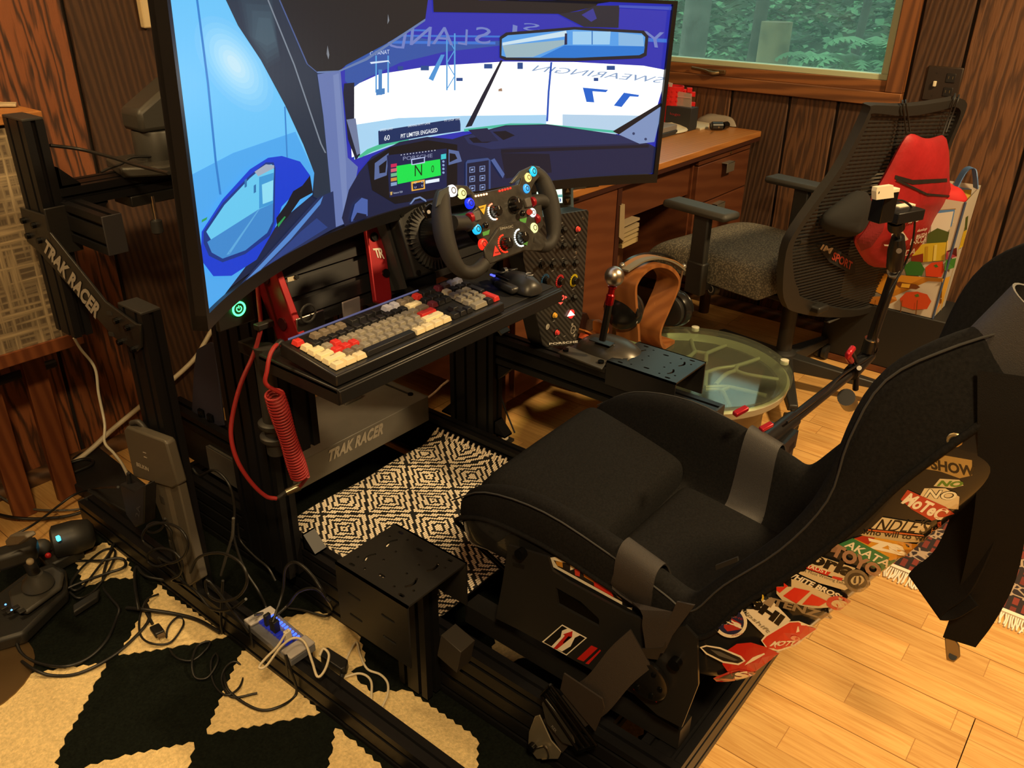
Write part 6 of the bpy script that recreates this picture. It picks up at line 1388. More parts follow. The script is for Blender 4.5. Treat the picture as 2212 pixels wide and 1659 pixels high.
O('seat_pan', G().obox(SC + V((0, 0, -.025)), r_c * .22, f_ * .22, (0, 0, .012)), ocm, of, bev=.01)
for s in (-1, 1):
    b0 = SC + r_c * s * .275 + f_ * -.02
    O('arm_bracket', G().obox(SC + r_c * s * .23 + f_ * -.02 + V((0, 0, -.03)), r_c * .06, f_ * .03, (0, 0, .012)), ocm, of, bev=.004)
    O('arm_post', G().obox(b0 + V((0, 0, .085)), r_c * .012, f_ * .030, (0, 0, .125)), ocm, of, bev=.006)
    O('arm_sleeve', G().obox(b0 + V((0, 0, -.0)), r_c * .016, f_ * .034, (0, 0, .055)), ocm, of, bev=.006)
    O('arm_pad', G().obox(b0 + f_ * .015 + V((0, 0, .222)), r_c * .042, f_ * .125, (0, 0, .013)), ocg, of, bev=.012)
O('tension_knob', G().cyl(P(1535, 624, z=.40), P(1545, 622, z=.40), .022, n=20), ocm, of, smooth=40)
O('knob_mark', ringm(P(1535, 624, z=.40), (P(1535, 624, z=.40) - P(1545, 622, z=.40)), .012, .0012), silver_print, of)
O('height_lever', G().obox(P(1797, 690, y=.80), r_c * .035, f_ * .012, (0, 0, .004)), ocg, of, bev=.004)
# backrest: outline on the leaning back plane
CB = V((2.60, .80, .42)); CT = V((2.63, .655, 1.03)); bu = (CT - CB).normalized(); bn = r_c.cross(bu).normalized()
if bn.y > 0: bn = -bn
def bp_(px, py, d=0.): return PP(px, py, CB + bn * d, bn)
oL = [(1872, 232), (1880, 224), (1960, 226), (2040, 215), (2066, 210), (2080, 218), (2078, 238), (2048, 310), (2010, 400), (1975, 490), (1940, 580), (1905, 640), (1880, 668), (1833, 681), (1760, 680), (1705, 668), (1692, 655), (1684, 622), (1691, 540), (1715, 489), (1766, 417), (1809, 357), (1850, 280)]
fr_ = spl([bp_(a, b) for a, b in oL] + [bp_(*oL[0])], 3)[:-1]
g = G(); R = []; cen = sum(fr_, V()) / len(fr_)
for i, p in enumerate(fr_):
    q = p + (cen - p).normalized() * (.030 + .03 * max(0, 1 - abs((p - CB).dot(bu)) / .18)); R.append([g.b.verts.new(x) for x in (p + bn * .012, p - bn * .012, q - bn * .010, q + bn * .012)])
O('back_frame', g.skin(R, closed=True), ocm, of, smooth=60)
inn_ = [p + (cen - p).normalized() * .028 for p in fr_]
g = G(); us = [(p - CB).dot(bu) for p in inn_]; n_r = 62; lo, hi = min(us), max(us)
for k in range(1, n_r):
    v = lo + (hi - lo) * k / n_r; xs = []
    for i in range(len(inn_)):
        a, b = us[i], us[(i + 1) % len(us)]
        if (a - v) * (b - v) < 0: t = (v - a) / (b - a); xs.append(inn_[i].lerp(inn_[(i + 1) % len(inn_)], t))
    if len(xs) >= 2:
        xs.sort(key=lambda q: q.dot(r_c)); g.obox((xs[0] + xs[-1]) / 2, (xs[-1] - xs[0]) / 2, bu * .0022, bn * .0008)
O('back_mesh', g, M('mesh_black', (.016, .016, .015), .6), of)['kind'] = 'stuff'
O('mesh_film', G().poly([p - bn * .002 for p in inn_]), M('mesh_film', (.012, .012, .012), .8, alpha=.72), of)
O('lumbar_bar', G().tube(spl([bp_(1720, 520, -.012), bp_(1790, 512, -.03), bp_(1870, 505, -.03), bp_(1960, 520, -.012)], 5), .016, 10), ocm, of, smooth=60)
O('back_spine', G().obox((CB + SC) / 2 + V((-.02, -.06, -.07)), r_c * .03, f_ * .12, (0, 0, .012)), ocm, of, bev=.006)
# ---- red drawstring bag hanging on the backrest
rb_ = T('drawstring_bag', 'red drawstring backpack hanging from the back of the office chair', 'bag', bp_(1960, 440, .05))
bagm = M('bag_red', (.36, .010, .014), .6, noise=(7, .25), bump=(30, 1.))
bo = [(1959, 284), (1975, 284), (1990, 294), (2008, 297), (2030, 290), (2045, 283), (2048, 335), (2046, 380), (2053, 411), (2044, 438), (2014, 471), (1990, 520), (1971, 555), (1926, 580), (1881, 583), (1862, 565), (1851, 546), (1838, 525), (1848, 504), (1862, 478), (1875, 435), (1893, 405), (1911, 375), (1938, 323)]
bagb = pillow('bag_body', [bp_(a, b, .028) for a, b in bo], bn, .055, bagm, rb_, wob=.006, seed=6)
BB = bvh_of(bagb); bI = []
def zc(p): return [(1640 + a / 3.319, 200 + b / 3.319) for a, b in p]
bkm = M('bag_black_trim', (.015, .013, .013), .6); bwm = M('bag_white_print', (.72, .66, .58), .6); bdm = M('bag_mesh_red', (.20, .010, .014), .7)
bI.append((bkm, 'p', zc([(975, 590), (1100, 625), (1345, 615), (1345, 640), (1100, 658), (970, 618)]))); bI.append((bkm, 'p', zc([(990, 618), (1200, 720), (1360, 735), (1360, 748), (1195, 735), (975, 630)])))
bI.append((bdm, 'p', zc([(700, 1060), (760, 980), (850, 820), (905, 900), (880, 990), (800, 1100), (730, 1130)])))
for s, a, b, w, h in (('IMS', 1060, 935, 80, 30), ('dunlop', 1120, 1000, 70, 26), ('MAZDA', 1110, 1035, 75, 24), ('M-SCCA', 1065, 1085, 115, 45), ('MAZDA', 910, 1185, 190, 40)): bI.append((bwm, 't', s, (1640 + a / 3.319, 200 + b / 3.319), (w / 3.319, -w * .22 / 3.319), (4 / 3.319, -h / 3.319), dict(shear=.3, bold=.02)))
bI.append((bwm, 'p', zc([(930, 1000), (1000, 970), (1050, 1040), (1010, 1060), (960, 1100), (930, 1050)]))); bI.append((bwm, 'p', zc([(875, 1070), (950, 1078), (950, 1086), (880, 1082)])))
decal('bag_print', bI, BB, rb_, eps=.0012, step=4)
for (a, b), (c, d) in (((1966, 284), (1957, 224)), ((1958, 288), (1950, 225)), ((2043, 286), (2070, 214)), ((2036, 292), (2062, 212))):
    O('drawstring', G().tube(spl([bp_(a, b, .03), bp_((a + c) / 2, (b + d) / 2, .018), bp_(c, d, .016), bp_(c, d - 3, -.016), bp_((a + c) / 2 - 4, b, -.016)], 4), .0025, 6), bkm, rb_, smooth=60)
# black pouch and lettered strap hanging behind the mesh
bp2 = T('black_pouch', 'slack black cloth pouch hanging at the left of the red bag', 'bag', bp_(1810, 450, .04))
pillow('pouch_body', [bp_(a, b, .018) for a, b in ((1862, 400), (1880, 420), (1868, 470), (1850, 505), (1815, 512), (1785, 505), (1768, 490), (1775, 465), (1810, 440))], bn, .05, M('pouch_black', (.008, .008, .008), .9), bp2, wob=.006, seed=3)
ls = T('lettered_strap', 'black strap with white and orange lettering showing through the chair mesh', 'strap', bp_(1800, 560, .02))
stp = O('strap_band', G().prism([bp_(a, b, .004) for a, b in ((1762, 527), (1790, 530), (1845, 560), (1846, 592), (1836, 590), (1790, 565))], bn * .003), M('strap_black', (.006, .006, .006), .8), ls)
for s, h, q in (('IM', '#b8a890', ((1771, 538), (1796, 550), (1800, 536), (1774, 526))), ('SPORT', '#a03a28', ((1796, 560), (1840, 585), (1842, 566), (1800, 542)))): lettering('strap_text', s, [bp_(a, b, .0085) for a, b in q], M('strap_' + h, srgb(h), .6), stp, bold=.03, shear=.2)
# ================================================================== SHOPPING BAG AND BLACK CABINET
bc = T('black_cabinet', 'low black cabinet with a brown base under the shopping bag', 'cabinet', (3.15, .7, 0))
O('cabinet_body', G().box(3.035, 3.27, .42, .90, .025, .25), M('cab_black', (.008, .008, .008), .6), bc, bev=.004); O('cabinet_base', G().box(3.03, 3.27, .415, .905, .003, .025), tkf, bc)
sb = T('shopping_bag', 'printed reusable shopping bag with vegetables standing on the black cabinet', 'bag', (3.11, .7, .25))
bgm = M('bag_white', (.55, .5, .42), .5)
g = G(); bz0, bz1 = .252, .668
fx0, fx1, fy0, fy1 = 3.04, 3.20, .535, .86
g.hexa([(fx0, fy0, bz0), (fx1, fy0, bz0), (fx1, fy1, bz0), (fx0, fy1, bz0), (fx0 - .015, fy0 - .01, bz1), (fx1 + .02, fy0 - .01, bz1 + .02), (fx1 + .02, fy1, bz1 + .02), (fx0 - .015, fy1, bz1)])
for fc in [f for f in g.b.faces if f.calc_center_median().z > bz1]: g.b.faces.remove(fc)
sbb = O('bag_body', g, bgm, sb)
SBV = bvh_of(sbb); sI = []
def sv(h, pts): sI.append((M('sbag_' + h, srgb(h), .45), 'p', zc(pts)))
sv('#b08a30', [(780, 1505), (1270, 1605), (1410, 830), (1180, 850), (1000, 900)]); sv('#b89838', [(1265, 1605), (1405, 835), (1400, 690), (1525, 692), (1490, 900), (1330, 1480)])
sv('#5a8ac8', [(1180, 850), (1405, 835), (1380, 960), (1200, 960)]); sv('#d8d8d0', [(1240, 870), (1395, 850), (1360, 1010), (1230, 1010)]); sv('#5a8ac8', [(1395, 670), (1525, 692), (1515, 730), (1400, 700)]); sv('#d0d0c8', [(1405, 720), (1515, 740), (1490, 900), (1390, 930)])
sv('#4a5a28', [(1210, 1010), (1280, 970), (1365, 1000), (1345, 1070), (1200, 1090)]); sv('#4a5a28', [(1365, 980), (1490, 880), (1480, 980), (1350, 1060)]); sv('#c8b030', [(1100, 1100), (1200, 1080), (1345, 1070), (1330, 1200), (1100, 1220)]); sv('#c8a828', [(1350, 1060), (1480, 980), (1450, 1100), (1340, 1180)])
sv('#b09020', [(1195, 1100), (1215, 1100), (1210, 1210), (1190, 1210)]); sv('#d8c868', [(1260, 1090), (1280, 1085), (1270, 1200), (1250, 1205)])
sv('#7a2a18', [(1095, 1170), (1180, 1150), (1180, 1210), (1095, 1230)]); sv('#2f6a2a', [(1040, 1240), (1090, 1205), (1160, 1210), (1190, 1260), (1170, 1310), (1060, 1305)]); sv('#c8401e', [(1195, 1250), (1240, 1215), (1320, 1205), (1330, 1270), (1310, 1320), (1200, 1312)]); sv('#3a6a2a', [(1255, 1235), (1275, 1225), (1290, 1245), (1270, 1250)])
sv('#c88a28', [(860, 1290), (1190, 1318), (1320, 1325), (1300, 1470), (900, 1450), (840, 1420)]); sv('#6a3a18', [(980, 1362), (1010, 1350), (1130, 1370), (1160, 1390), (1130, 1405), (1010, 1392)]); sv('#d8a838', [(1030, 1362), (1090, 1368), (1080, 1395), (1020, 1390)])
sv('#b07028', [(800, 1460), (900, 1452), (1300, 1475), (1265, 1605), (790, 1505)]); sv('#c0451e', [(1015, 1470), (1060, 1425), (1140, 1420), (1210, 1440), (1240, 1490), (1210, 1545), (1110, 1550), (1030, 1525)]); sv('#4a6a28', [(1120, 1445), (1145, 1435), (1155, 1455), (1130, 1460)])
sv('#c89838', [(1320, 1330), (1345, 1310), (1300, 1470), (1280, 1560)]); sv('#8a3040', [(1350, 1130), (1390, 1105), (1390, 1170), (1345, 1190)]); sv('#3f7a30', [(1345, 1195), (1385, 1180), (1370, 1250), (1335, 1270)])
for x0 in (840, 930, 1030, 1140): sv('#6a4018', [(x0, 1480), (x0 + 5, 1480), (x0 - 5, 1540 + (x0 - 840) * .15), (x0 - 10, 1540 + (x0 - 840) * .15)])
decal('bag_picture', sI, SBV, sb, eps=.0005, step=0)
O('side_seam', G().cyl((fx0, fy0, bz0), (fx0 - .015, fy0 - .01, bz1), .004, n=8), M('seam_blue', (.05, .08, .16), .5), sb)
O('bag_handle', G().ribbon(spl([(3.20, .60, .67), (3.21, .585, .73), (3.20, .56, .745), (3.19, .545, .72), (3.20, .535, .68)], 5), V((.012, .010, 0)), .003), M('handle_blue', (.10, .22, .48), .5), sb)
tag(pillow('red_garment', [V((3.05 + .13 * math.cos(a) * .5 + .06, .62 + .09 * math.sin(a), .655)) for a in [k * .5236 for k in range(12)]], (0, 0, 1), .045, M('garment_red', (.55, .02, .02), .8), None, wob=.012, seed=8), 'bright red fabric peeking out of the shopping bag', 'garment')
# ================================================================== ROUND WHEEL TABLE
TZ = .335; tc_ = V((2.005, .925, 0)); TR_ = .268
wt = T('wheel_table', 'round side table made from a car wheel under a glass top', 'table', tc_)
rimm = M('rim_alloy', (.42, .39, .29), .4, .2); barr = M('rim_barrel', (.12, .09, .06), .4, .6)
O('wheel_barrel', G().lathe([(.225, .0), (.235, .01), (.232, .05), (.205, .10), (.205, .22), (.236, .285), (.240, .30), (.228, .30), (.195, .22), (.195, .02), (.215, .0)], tc_, (0, 0, 1), 48, closed=True), barr, wt, smooth=40)
O('rim_lip', G().lathe([(.232, .285), (.258, .292), (.262, .312), (.254, .318), (.238, .302)], tc_, (0, 0, 1), 56, closed=True), rimm, wt, smooth=40)
O('floor_pan', G().lathe([(.19, .03), (.19, .035), (.001, .035)], tc_, (0, 0, 1), 40), M('pan_dark', (.05, .055, .05), .5), wt)
def zt_(a, b): return P(1480 + a / 4.608, 560 + b / 4.608, z=.300)
for ln in ([(0, 700), (40, 745), (80, 880), (100, 920)], [(100, 920), (40, 970), (-40, 1000)], [(100, 920), (210, 940)], [(210, 940), (205, 1030)], [(210, 940), (340, 885), (480, 835)], [(210, 1130), (330, 1090), (520, 1060), (780, 975)], [(500, 1110), (620, 1150), (930, 1200)], [(500, 1110), (400, 1150), (300, 1250)], [(200, 1275), (400, 1270), (560, 1300), (810, 1360)], [(200, 1300), (360, 1310), (440, 1460)], [(360, 1310), (430, 1275)], [(500, 1110), (515, 1065)], [(-250, 1000), (-100, 980), (-40, 1000)], [(-40, 1000), (60, 1080), (210, 1130)], [(210, 1130), (200, 1275)]):
    O('spoke', G().tube(spl([zt_(a, b) for a, b in ln], 4), .0065, 8), rimm, wt, smooth=60)
hubc = tc_ + V((-.02, .0, .29)); O('hub_cap', G().lathe([(.032, 0), (.032, .008), (.02, .012)], hubc, (0, 0, 1), 28), rimm, wt, smooth=40)
glt = bpy.data.materials.new('table_glass'); glt.use_nodes = True; nt = glt.node_tree; nt.nodes.remove(nt.nodes['Principled BSDF']); ou = nt.nodes['Material Output']
t1 = nt.nodes.new('ShaderNodeBsdfTransparent'); t1.inputs[0].default_value = (.82, .90, .80, 1); g1 = nt.nodes.new('ShaderNodeBsdfGlossy'); g1.inputs['Roughness'].default_value = .06; fr1 = nt.nodes.new('ShaderNodeFresnel'); fr1.inputs[0].default_value = 1.5; mx1 = nt.nodes.new('ShaderNodeMixShader')
df1 = nt.nodes.new('ShaderNodeBsdfDiffuse'); df1.inputs[0].default_value = (.5, .55, .45, 1); mx2 = nt.nodes.new('ShaderNodeMixShader'); mx2.inputs[0].default_value = .06
nt.links.new(t1.outputs[0], mx2.inputs[1]); nt.links.new(df1.outputs[0], mx2.inputs[2]); mx1.inputs[0].default_value = .13; nt.links.new(mx2.outputs[0], mx1.inputs[1]); nt.links.new(g1.outputs[0], mx1.inputs[2]); nt.links.new(mx1.outputs[0], ou.inputs[0])
O('glass_top', G().lathe([(TR_ - .003, .322), (TR_, .325), (TR_, .332), (TR_ - .003, TZ)], tc_, (0, 0, 1), 64), glt, wt, smooth=30)
for a, b in ((90, 690), (962, 1120)):
    p = zt_(a, b); d = (p - tc_); d.z = 0; d.normalize(); q = tc_ + d * (TR_ - .006)
    O('clear_bumper', G().lathe([(.012, 0), (.012, .012), (.006, .014)], V((q.x, q.y, .326)), (0, 0, 1), 20), M('bumper_clear', (.75, .75, .6), .15, alpha=.8), wt, smooth=40)
# ================================================================== HEADPHONE STAND AND HEADPHONES
hp = T('headphone_stand', 'bent plywood omega headphone stand on the glass table', 'stand', (2.08, 1.07, TZ))
HY = 1.035; hw_ = wood('stand_walnut', (.31, .115, .033), (.23, .08, .022), scale=(14, 14, 2), wscale=1, dist=3, rough=.35, bump=.04)
def hz4(a, b, y=HY): return P(1230 + a / 6.38, 520 + b / 6.38, y=y)
lo_ = [(965, 1395), (960, 1250), (945, 1080), (918, 700), (955, 555), (1040, 440), (1160, 360), (1290, 345), (1410, 390), (1500, 490), (1518, 580), (1480, 720), (1390, 930), (1290, 1160), (1255, 1300), (1275, 1420), (1330, 1485), (1440, 1500)]
lp_ = spl([hz4(a, b) for a, b in lo_], 4)
zmin = TZ + .008
lp_ = [V((p.x, p.y, max(p.z, zmin))) for p in lp_]
O('ply_loop', G().ribbon([p + V((0, .036, 0)) for p in lp_], V((0, .036, 0)), .011), hw_, hp, smooth=50)
O('ply_base', G().box(lp_[0].x - .015, lp_[-1].x + .012, HY + .01, HY + .08, TZ, TZ + .01), hw_, hp, bev=.004)
hd = T('headphones', 'black over-ear headphones with leather bands resting on the wooden stand', 'headphones', (2.06, 1.08, .6))
cupm = M('cup_black', (.012, .012, .012), .22); bandm = M('band_grey', (.18, .155, .11), .5)
arc = [(770, 410), (860, 350), (1000, 270), (1180, 235), (1330, 260), (1460, 320), (1560, 400)]
O('head_band', G().ribbon(spl([hz4(a, b, HY + .02) for a, b in arc], 4), V((0, .010, 0)), .005), bandm, hd, smooth=50)
arc2 = [(740, 340), (830, 265), (960, 205), (1120, 172), (1280, 185), (1400, 235), (1540, 360)]
O('head_band', G().ribbon(spl([hz4(a, b, HY + .075) for a, b in arc2], 4), V((0, .008, 0)), .004), cupm, hd, smooth=50)
O('inner_strap', G().ribbon(spl([hz4(a, b, HY + .05) for a, b in ((790, 380), (900, 290), (1050, 225), (1200, 215), (1380, 260), (1500, 340))], 4), V((0, .018, 0)), .003), M('strap_tan', (.32, .15, .05), .6), hd, smooth=50)
for (a, b, sgn) in ((740, 960, -1), (1462, 930, 1)):
    c = hz4(a, b, HY + .05); d = V((sgn, -.1, .0)).normalized()
    O('ear_cup', G().lathe([(.034, -.022), (.052, -.018), (.057, -.004), (.057, .006), (.048, .018), (.022, .024)], c, d, 32), cupm, hd, smooth=50)
    O('ear_pad', G().lathe([(.036, -.040), (.046, -.036), (.048, -.024), (.044, -.018)], c, d, 32), M('pad_leather', (.014, .013, .012), .5), hd, smooth=50)
    e = hz4(*(725, 345) if sgn < 0 else (1575, 355), HY + .05)
    O('slider_rod', G().tube([e, e.lerp(c + V((0, 0, .05)), .5), c + V((sgn * .006, 0, .045))], .0035, 8), M('rod_copper', (.35, .24, .15), .3, .8), hd, smooth=60)
    O('yoke', G().tube([c + V((sgn * .012, -.052 * math.cos(t), .052 * math.sin(t))) for t in [k * 3.1416 / 10 for k in range(11)]], .004, 8), cupm, hd, smooth=60)
    O('hinge', G().sph(e, .009, 12), M('hinge_steel', (.4, .38, .34), .3, .8), hd, smooth=60)
# leather strap roll behind the shifter
lt = T('leather_strap', 'coiled tan leather strap lying behind the shifter dome', 'strap', P(1290, 715, z=.42))
orl = M('leather_orange', (.50, .17, .035), .55)
def zl(a, b, y=1.16): return P(1230 + a / 6.38, 520 + b / 6.38, y=y)
O('strap_loop', G().ribbon(spl([zl(390, 1130), (zl(440, 1120)), zl(475, 1200), zl(455, 1260), zl(400, 1270), zl(390, 1190), zl(395, 1125)], 4), V((0, .016, 0)), .004), orl, lt, smooth=50)
O('strap_tail', G().ribbon(spl([zl(170, 1225), zl(250, 1260), zl(330, 1330), zl(400, 1305), zl(475, 1290)], 4), V((0, .012, 0)), .004), orl, lt, smooth=50)
O('strap_curl', G().ribbon(spl([zl(170, 1350), zl(200, 1290), zl(250, 1320), zl(280, 1300), zl(270, 1350)], 4), V((0, .010, 0)), .004), M('leather_red', (.55, .09, .03), .55), lt, smooth=50)
O('holster', G().prism([zl(a, b, 1.20) for a, b in ((190, 1010), (240, 1000), (270, 1060), (300, 1220), (180, 1220))], (0, .02, 0)), M('holster_brown', (.06, .02, .015), .5), lt); O('cup', G().cyl(zl(275, 1160, 1.19), zl(395, 1160, 1.19), .016, n=18), M('cup_brown', (.10, .05, .03), .5), lt, smooth=40)
O('strap_rest', G().box(1.66, 1.82, 1.12, 1.22, .400, .408), alu2, lt)
# ================================================================== CAMERA ARM
ca = T('camera_arm', 'black articulated camera arm with a white-topped action camera and red knobs', 'arm', P(1690, 925, y=.5))
k0, k1 = P(1692, 922, y=.50), P(1838, 805, y=.50); arm = M('arm_black', (.014, .014, .015), .35, .4)
O('lower_tube', G().cyl(k0, k1, .0125, n=18), arm, ca, smooth=40); O('foam_sleeve', G().cyl(k0.lerp(k1, -.25), k0.lerp(k1, .12), .018, n=16), arm, ca, smooth=40)
j0, j1 = P(1838, 812, y=.50), P(1876, 765, y=.495)
O('joint_body', G().cyl(k1.lerp(j0, .2), j1, .019, n=18), arm, ca, smooth=40); O('joint_pin', G().cyl(P(1856, 795, y=.478), P(1856, 795, y=.52), .006, n=12), steel, ca, smooth=40)
for a, b, y in ((1838, 760, .495), (1848, 840, .50)): O('knob_post', G().cyl(P(1850, 790, y=.50), P(a, b, y=y), .008, n=10), arm, ca, smooth=40)
O('red_lever', G().tube(spl([P(1838, 780, y=.49), P(1832, 768, y=.485), P(1842, 752, y=.485)], 4), .008, 8), M('lever_red', (.50, .02, .035), .3, .5), ca, smooth=60)
O('round_knob', G().cyl(P(1828, 858, y=.50), P(1835, 872, y=.515), .022, n=18), arm, ca, smooth=40)
u0, u1 = P(1880, 742, y=.49), P(1932, 590, y=.47)
O('upper_tube', G().cyl(u0, u1, .0125, n=18), arm, ca, smooth=40); O('tube_collar', G().cyl(u0.lerp(u1, -.12), u0.lerp(u1, .06), .017, n=18), arm, ca, smooth=40); O('silver_ring', G().cyl(u0.lerp(u1, .06), u0.lerp(u1, .075), .0175, n=18), steel, ca)
h0, h1 = P(1932, 582, y=.468), P(1940, 512, y=.462); O('silver_ring', G().cyl(u1, u1.lerp(h0, .5), .016, n=18), steel, ca)
O('ball_grip', G().lathe([(.012, 0), (.019, .012), (.020, (h1 - h0).length * .6), (.014, (h1 - h0).length)], h0, h1 - h0, 20), arm, ca, smooth=40); O('grip_dot', G().cyl(P(1942, 542, y=.44), P(1942, 542, y=.452), .006, n=14), M('dot_brown', (.12, .09, .07), .5), ca)
O('ball_neck', G().cyl(h1, P(1936, 478, y=.46), .007, n=12), arm, ca, smooth=40); O('ball_socket', G().cyl(P(1936, 492, y=.46), P(1936, 476, y=.46), .018, n=18), arm, ca, smooth=40)
p = P(1935, 462, y=.46); O('camera_plate', G().obox(p + V((.012, 0, .0)), (.040, -.016, 0), (.016, .034, 0), (0, 0, .012)), arm, ca, bev=.002)
cw = M('camera_white', (.72, .66, .52), .45)
p = P(1908, 445, y=.46); cb_ = O('camera_body', G().obox(p, (.019, -.008, 0), (.006, .014, 0), (0, 0, .032)), blk, ca, bev=.002); O('camera_top', G().obox(p + V((0, 0, .034)), (.019, -.008, 0), (.006, .014, 0), (0, 0, .004)), cw, cb_, bev=.001)
O('white_cap', G().prism([P(a, b, y=.442) for a, b in ((1893, 414), (1893, 432), (1931, 427), (1930, 400), (1895, 405))], (.003, .010, 0)), cw, cb_); O('lens_dot', G().obox(P(1899, 416, y=.4415), (.002, 0, 0), (0, .0004, 0), (0, 0, .002)), blk, cb_)
O('white_strip', G().obox(P(1953, 445, y=.455), (.024, -.010, 0), (.003, .008, 0), (0, 0, .003)), cw, cb_)
O('camera_cord', G().tube(spl([P(1932, 432, y=.45), P(1955, 436, y=.44), P(1975, 460, y=.44), P(1972, 520, y=.44), P(1955, 570, y=.45), P(1918, 640, y=.46), P(1893, 720, y=.47), P(1895, 755, y=.47), P(1878, 772, y=.48), P(1820, 810, y=.485), P(1780, 850, y=.485), P(1700, 912, y=.485)], 6), .0025, 6), arm, ca, smooth=60)
O('rail_clamp', G().box(k0.x - .10, k0.x + .01, k0.y - .03, k0.y + .03, .44, .48), arm, ca); O('rail_post', G().box(1.52, 1.55, .47, .52, .16, .46), alu2, ca)
for a, b in ((1655, 922), (1600, 888)): O('red_lever', G().obox(P(a, b, y=.50), (.012, -.006, .004), (.003, .006, 0), (0, 0, .004)), M('lever_red', (.50, .02, .035), .3, .5), ca, bev=.002)
# ================================================================== LEFT CABINET
cbt = T('console_cabinet', 'mid-century console with woven cloth front on flat wooden legs, far left', 'cabinet', (.4, 2.1, 0))
cf = bpy.data.materials.new('grille_cloth'); cf.use_nodes = True; nt = cf.node_tree; b_ = nt.nodes['Principled BSDF']; b_.inputs['Roughness'].default_value = .9
tc = nt.nodes.new('ShaderNodeTexCoord'); fac = []
for sc, seed in (((95, 1, 5), 0), ((4, 1, 85), 3)):
    mp = nt.nodes.new('ShaderNodeMapping'); mp.inputs['Scale'].default_value = sc; mp.inputs['Location'].default_value = (seed, seed, seed); n = nt.nodes.new('ShaderNodeTexNoise'); n.inputs['Scale'].default_value = 1.; n.inputs['Detail'].default_value = 3
    nt.links.new(tc.outputs['Object'], mp.inputs[0]); nt.links.new(mp.outputs[0], n.inputs['Vector']); fac.append(n)
mxx = nt.nodes.new('ShaderNodeMath'); mxx.operation = 'MAXIMUM'; nt.links.new(fac[0].outputs['Fac'], mxx.inputs[0]); nt.links.new(fac[1].outputs['Fac'], mxx.inputs[1])
rp = nt.nodes.new('ShaderNodeValToRGB'); rp.color_ramp.elements[0].position = .46; rp.color_ramp.elements[1].position = .72; rp.color_ramp.elements[0].color = (.10, .072, .045, 1); rp.color_ramp.elements[1].color = (.44, .34, .20, 1)
nt.links.new(mxx.outputs[0], rp.inputs[0]); nt.links.new(rp.outputs[0], b_.inputs['Base Color'])
bp = nt.nodes.new('ShaderNodeBump'); bp.inputs['Strength'].default_value = .5; bp.inputs['Distance'].default_value = .003; nt.links.new(mxx.outputs[0], bp.inputs['Height']); nt.links.new(bp.outputs[0], b_.inputs['Normal'])
cw_ = wood('console_teak', (.46, .20, .055), (.33, .13, .035), scale=(2, 20, 10), wscale=1.4, dist=3, rough=.35, bump=.04); cl_ = wood('console_leg', (.20, .062, .020), (.13, .036, .012), scale=(20, 20, 2), wscale=1.2, dist=3, rough=.45, bump=.05)
O('cabinet_top', G().box(-.62, .823, 1.965, 2.285, 1.028, 1.048), cw_, cbt, bev=.002)
O('cabinet_body', G().box(-.60, .80, 1.99, 2.28, .515, 1.028), tkd, cbt)
O('cloth_panel', G().box(-.58, .795, 1.975, 1.99, .535, 1.020), cf, cbt)
O('bottom_rail', G().box(-.60, .80, 1.970, 2.28, .503, .536), cl_, cbt, bev=.002)
for x in (.593, .709, -.45, -.33): O('leg', G().box(x, x + .054, 2.15, 2.172, 0, .505), cl_, cbt, bev=.002)
O('stretcher', G().cyl((.56, 2.24, .36), (.82, 2.24, .36), .012, n=12), capm, cbt)
tag(O('remote_control', G().prism([P(a, b, z=1.050) for a, b in ((-20, 231), (35, 231), (37, 226), (-20, 226))], (0, 0, .006)), M('remote_silver', (.5, .42, .28), .4), None, bev=.001), 'slim silver remote lying on top of the console', 'remote')
# ================================================================== POWER STRIP AND BRICK
ps = T('power_strip', 'grey power strip strapped upright to the monitor stand post', 'power strip', P(420, 1250, x=.68))
psm = M('strip_grey', (.085, .075, .058), .45); psd = M('strip_dark', (.035, .032, .028), .5)
O('strip_head', G().prism([P(a, b, x=.668) for a, b in ((266, 930), (272, 922), (352, 952), (358, 958), (384, 1048), (372, 1056), (300, 1034), (288, 1030))], (.022, 0, 0)), psm, ps, bev=.004)
bd = O('strip_body', G().prism([P(a, b, x=.672) for a, b in ((318, 1042), (384, 1048), (432, 1252), (408, 1268))], (.020, 0, 0)), psm, ps, bev=.003)
O('strip_side', G().prism([P(a, b, x=.6718) for a, b in ((356, 1052), (366, 1050), (414, 1258), (405, 1262))], (.001, 0, 0)), M('strip_light', (.14, .12, .09), .45), ps)
lettering('strip_name', 'BELKIN', [P(a, b, x=.6675) for a, b in ((296, 1006), (322, 1018), (321, 1010), (295, 998))], M('belkin_white', (.6, .55, .45), .5), ps, bold=.01)
for a, b in ((352, 1080), (362, 1128), (372, 1176)): O('socket', G().obox(P(a - 2, b, x=.6715), (.0006, 0, 0), (0, .008, -.001), (0, 0, .010)), psd, bd, bev=.0005)
for a, b in ((312, 978), (314, 988)): O('switch_mark', G().obox(P(a, b, x=.6676), (.0004, 0, 0), (0, .006, -.001), (0, 0, .001)), silver_print, ps)
O('strip_handle', G().tube(spl([P(284, 914, x=.68), P(300, 912, x=.685), P(316, 930, x=.69), P(322, 942, x=.69)], 4), .006, 8), psd, ps, smooth=60)
pa = T('power_adapter', 'black mains adapter plugged into the power strip', 'adapter', P(290, 1130, x=.65))
O('adapter_body', G().prism([P(a, b, x=.645) for a, b in ((258, 1046), (290, 1062), (312, 1048), (310, 1132), (292, 1140), (272, 1112))], (.03, 0, 0)), M('adapter_black', (.012, .012, .014), .5), pa, bev=.003)
lettering('adapter_text', '2A', [P(a, b, x=.6445) for a, b in ((301, 1118), (304, 1092), (296, 1090), (293, 1116))], M('text_dim', (.08, .075, .08), .5), pa)
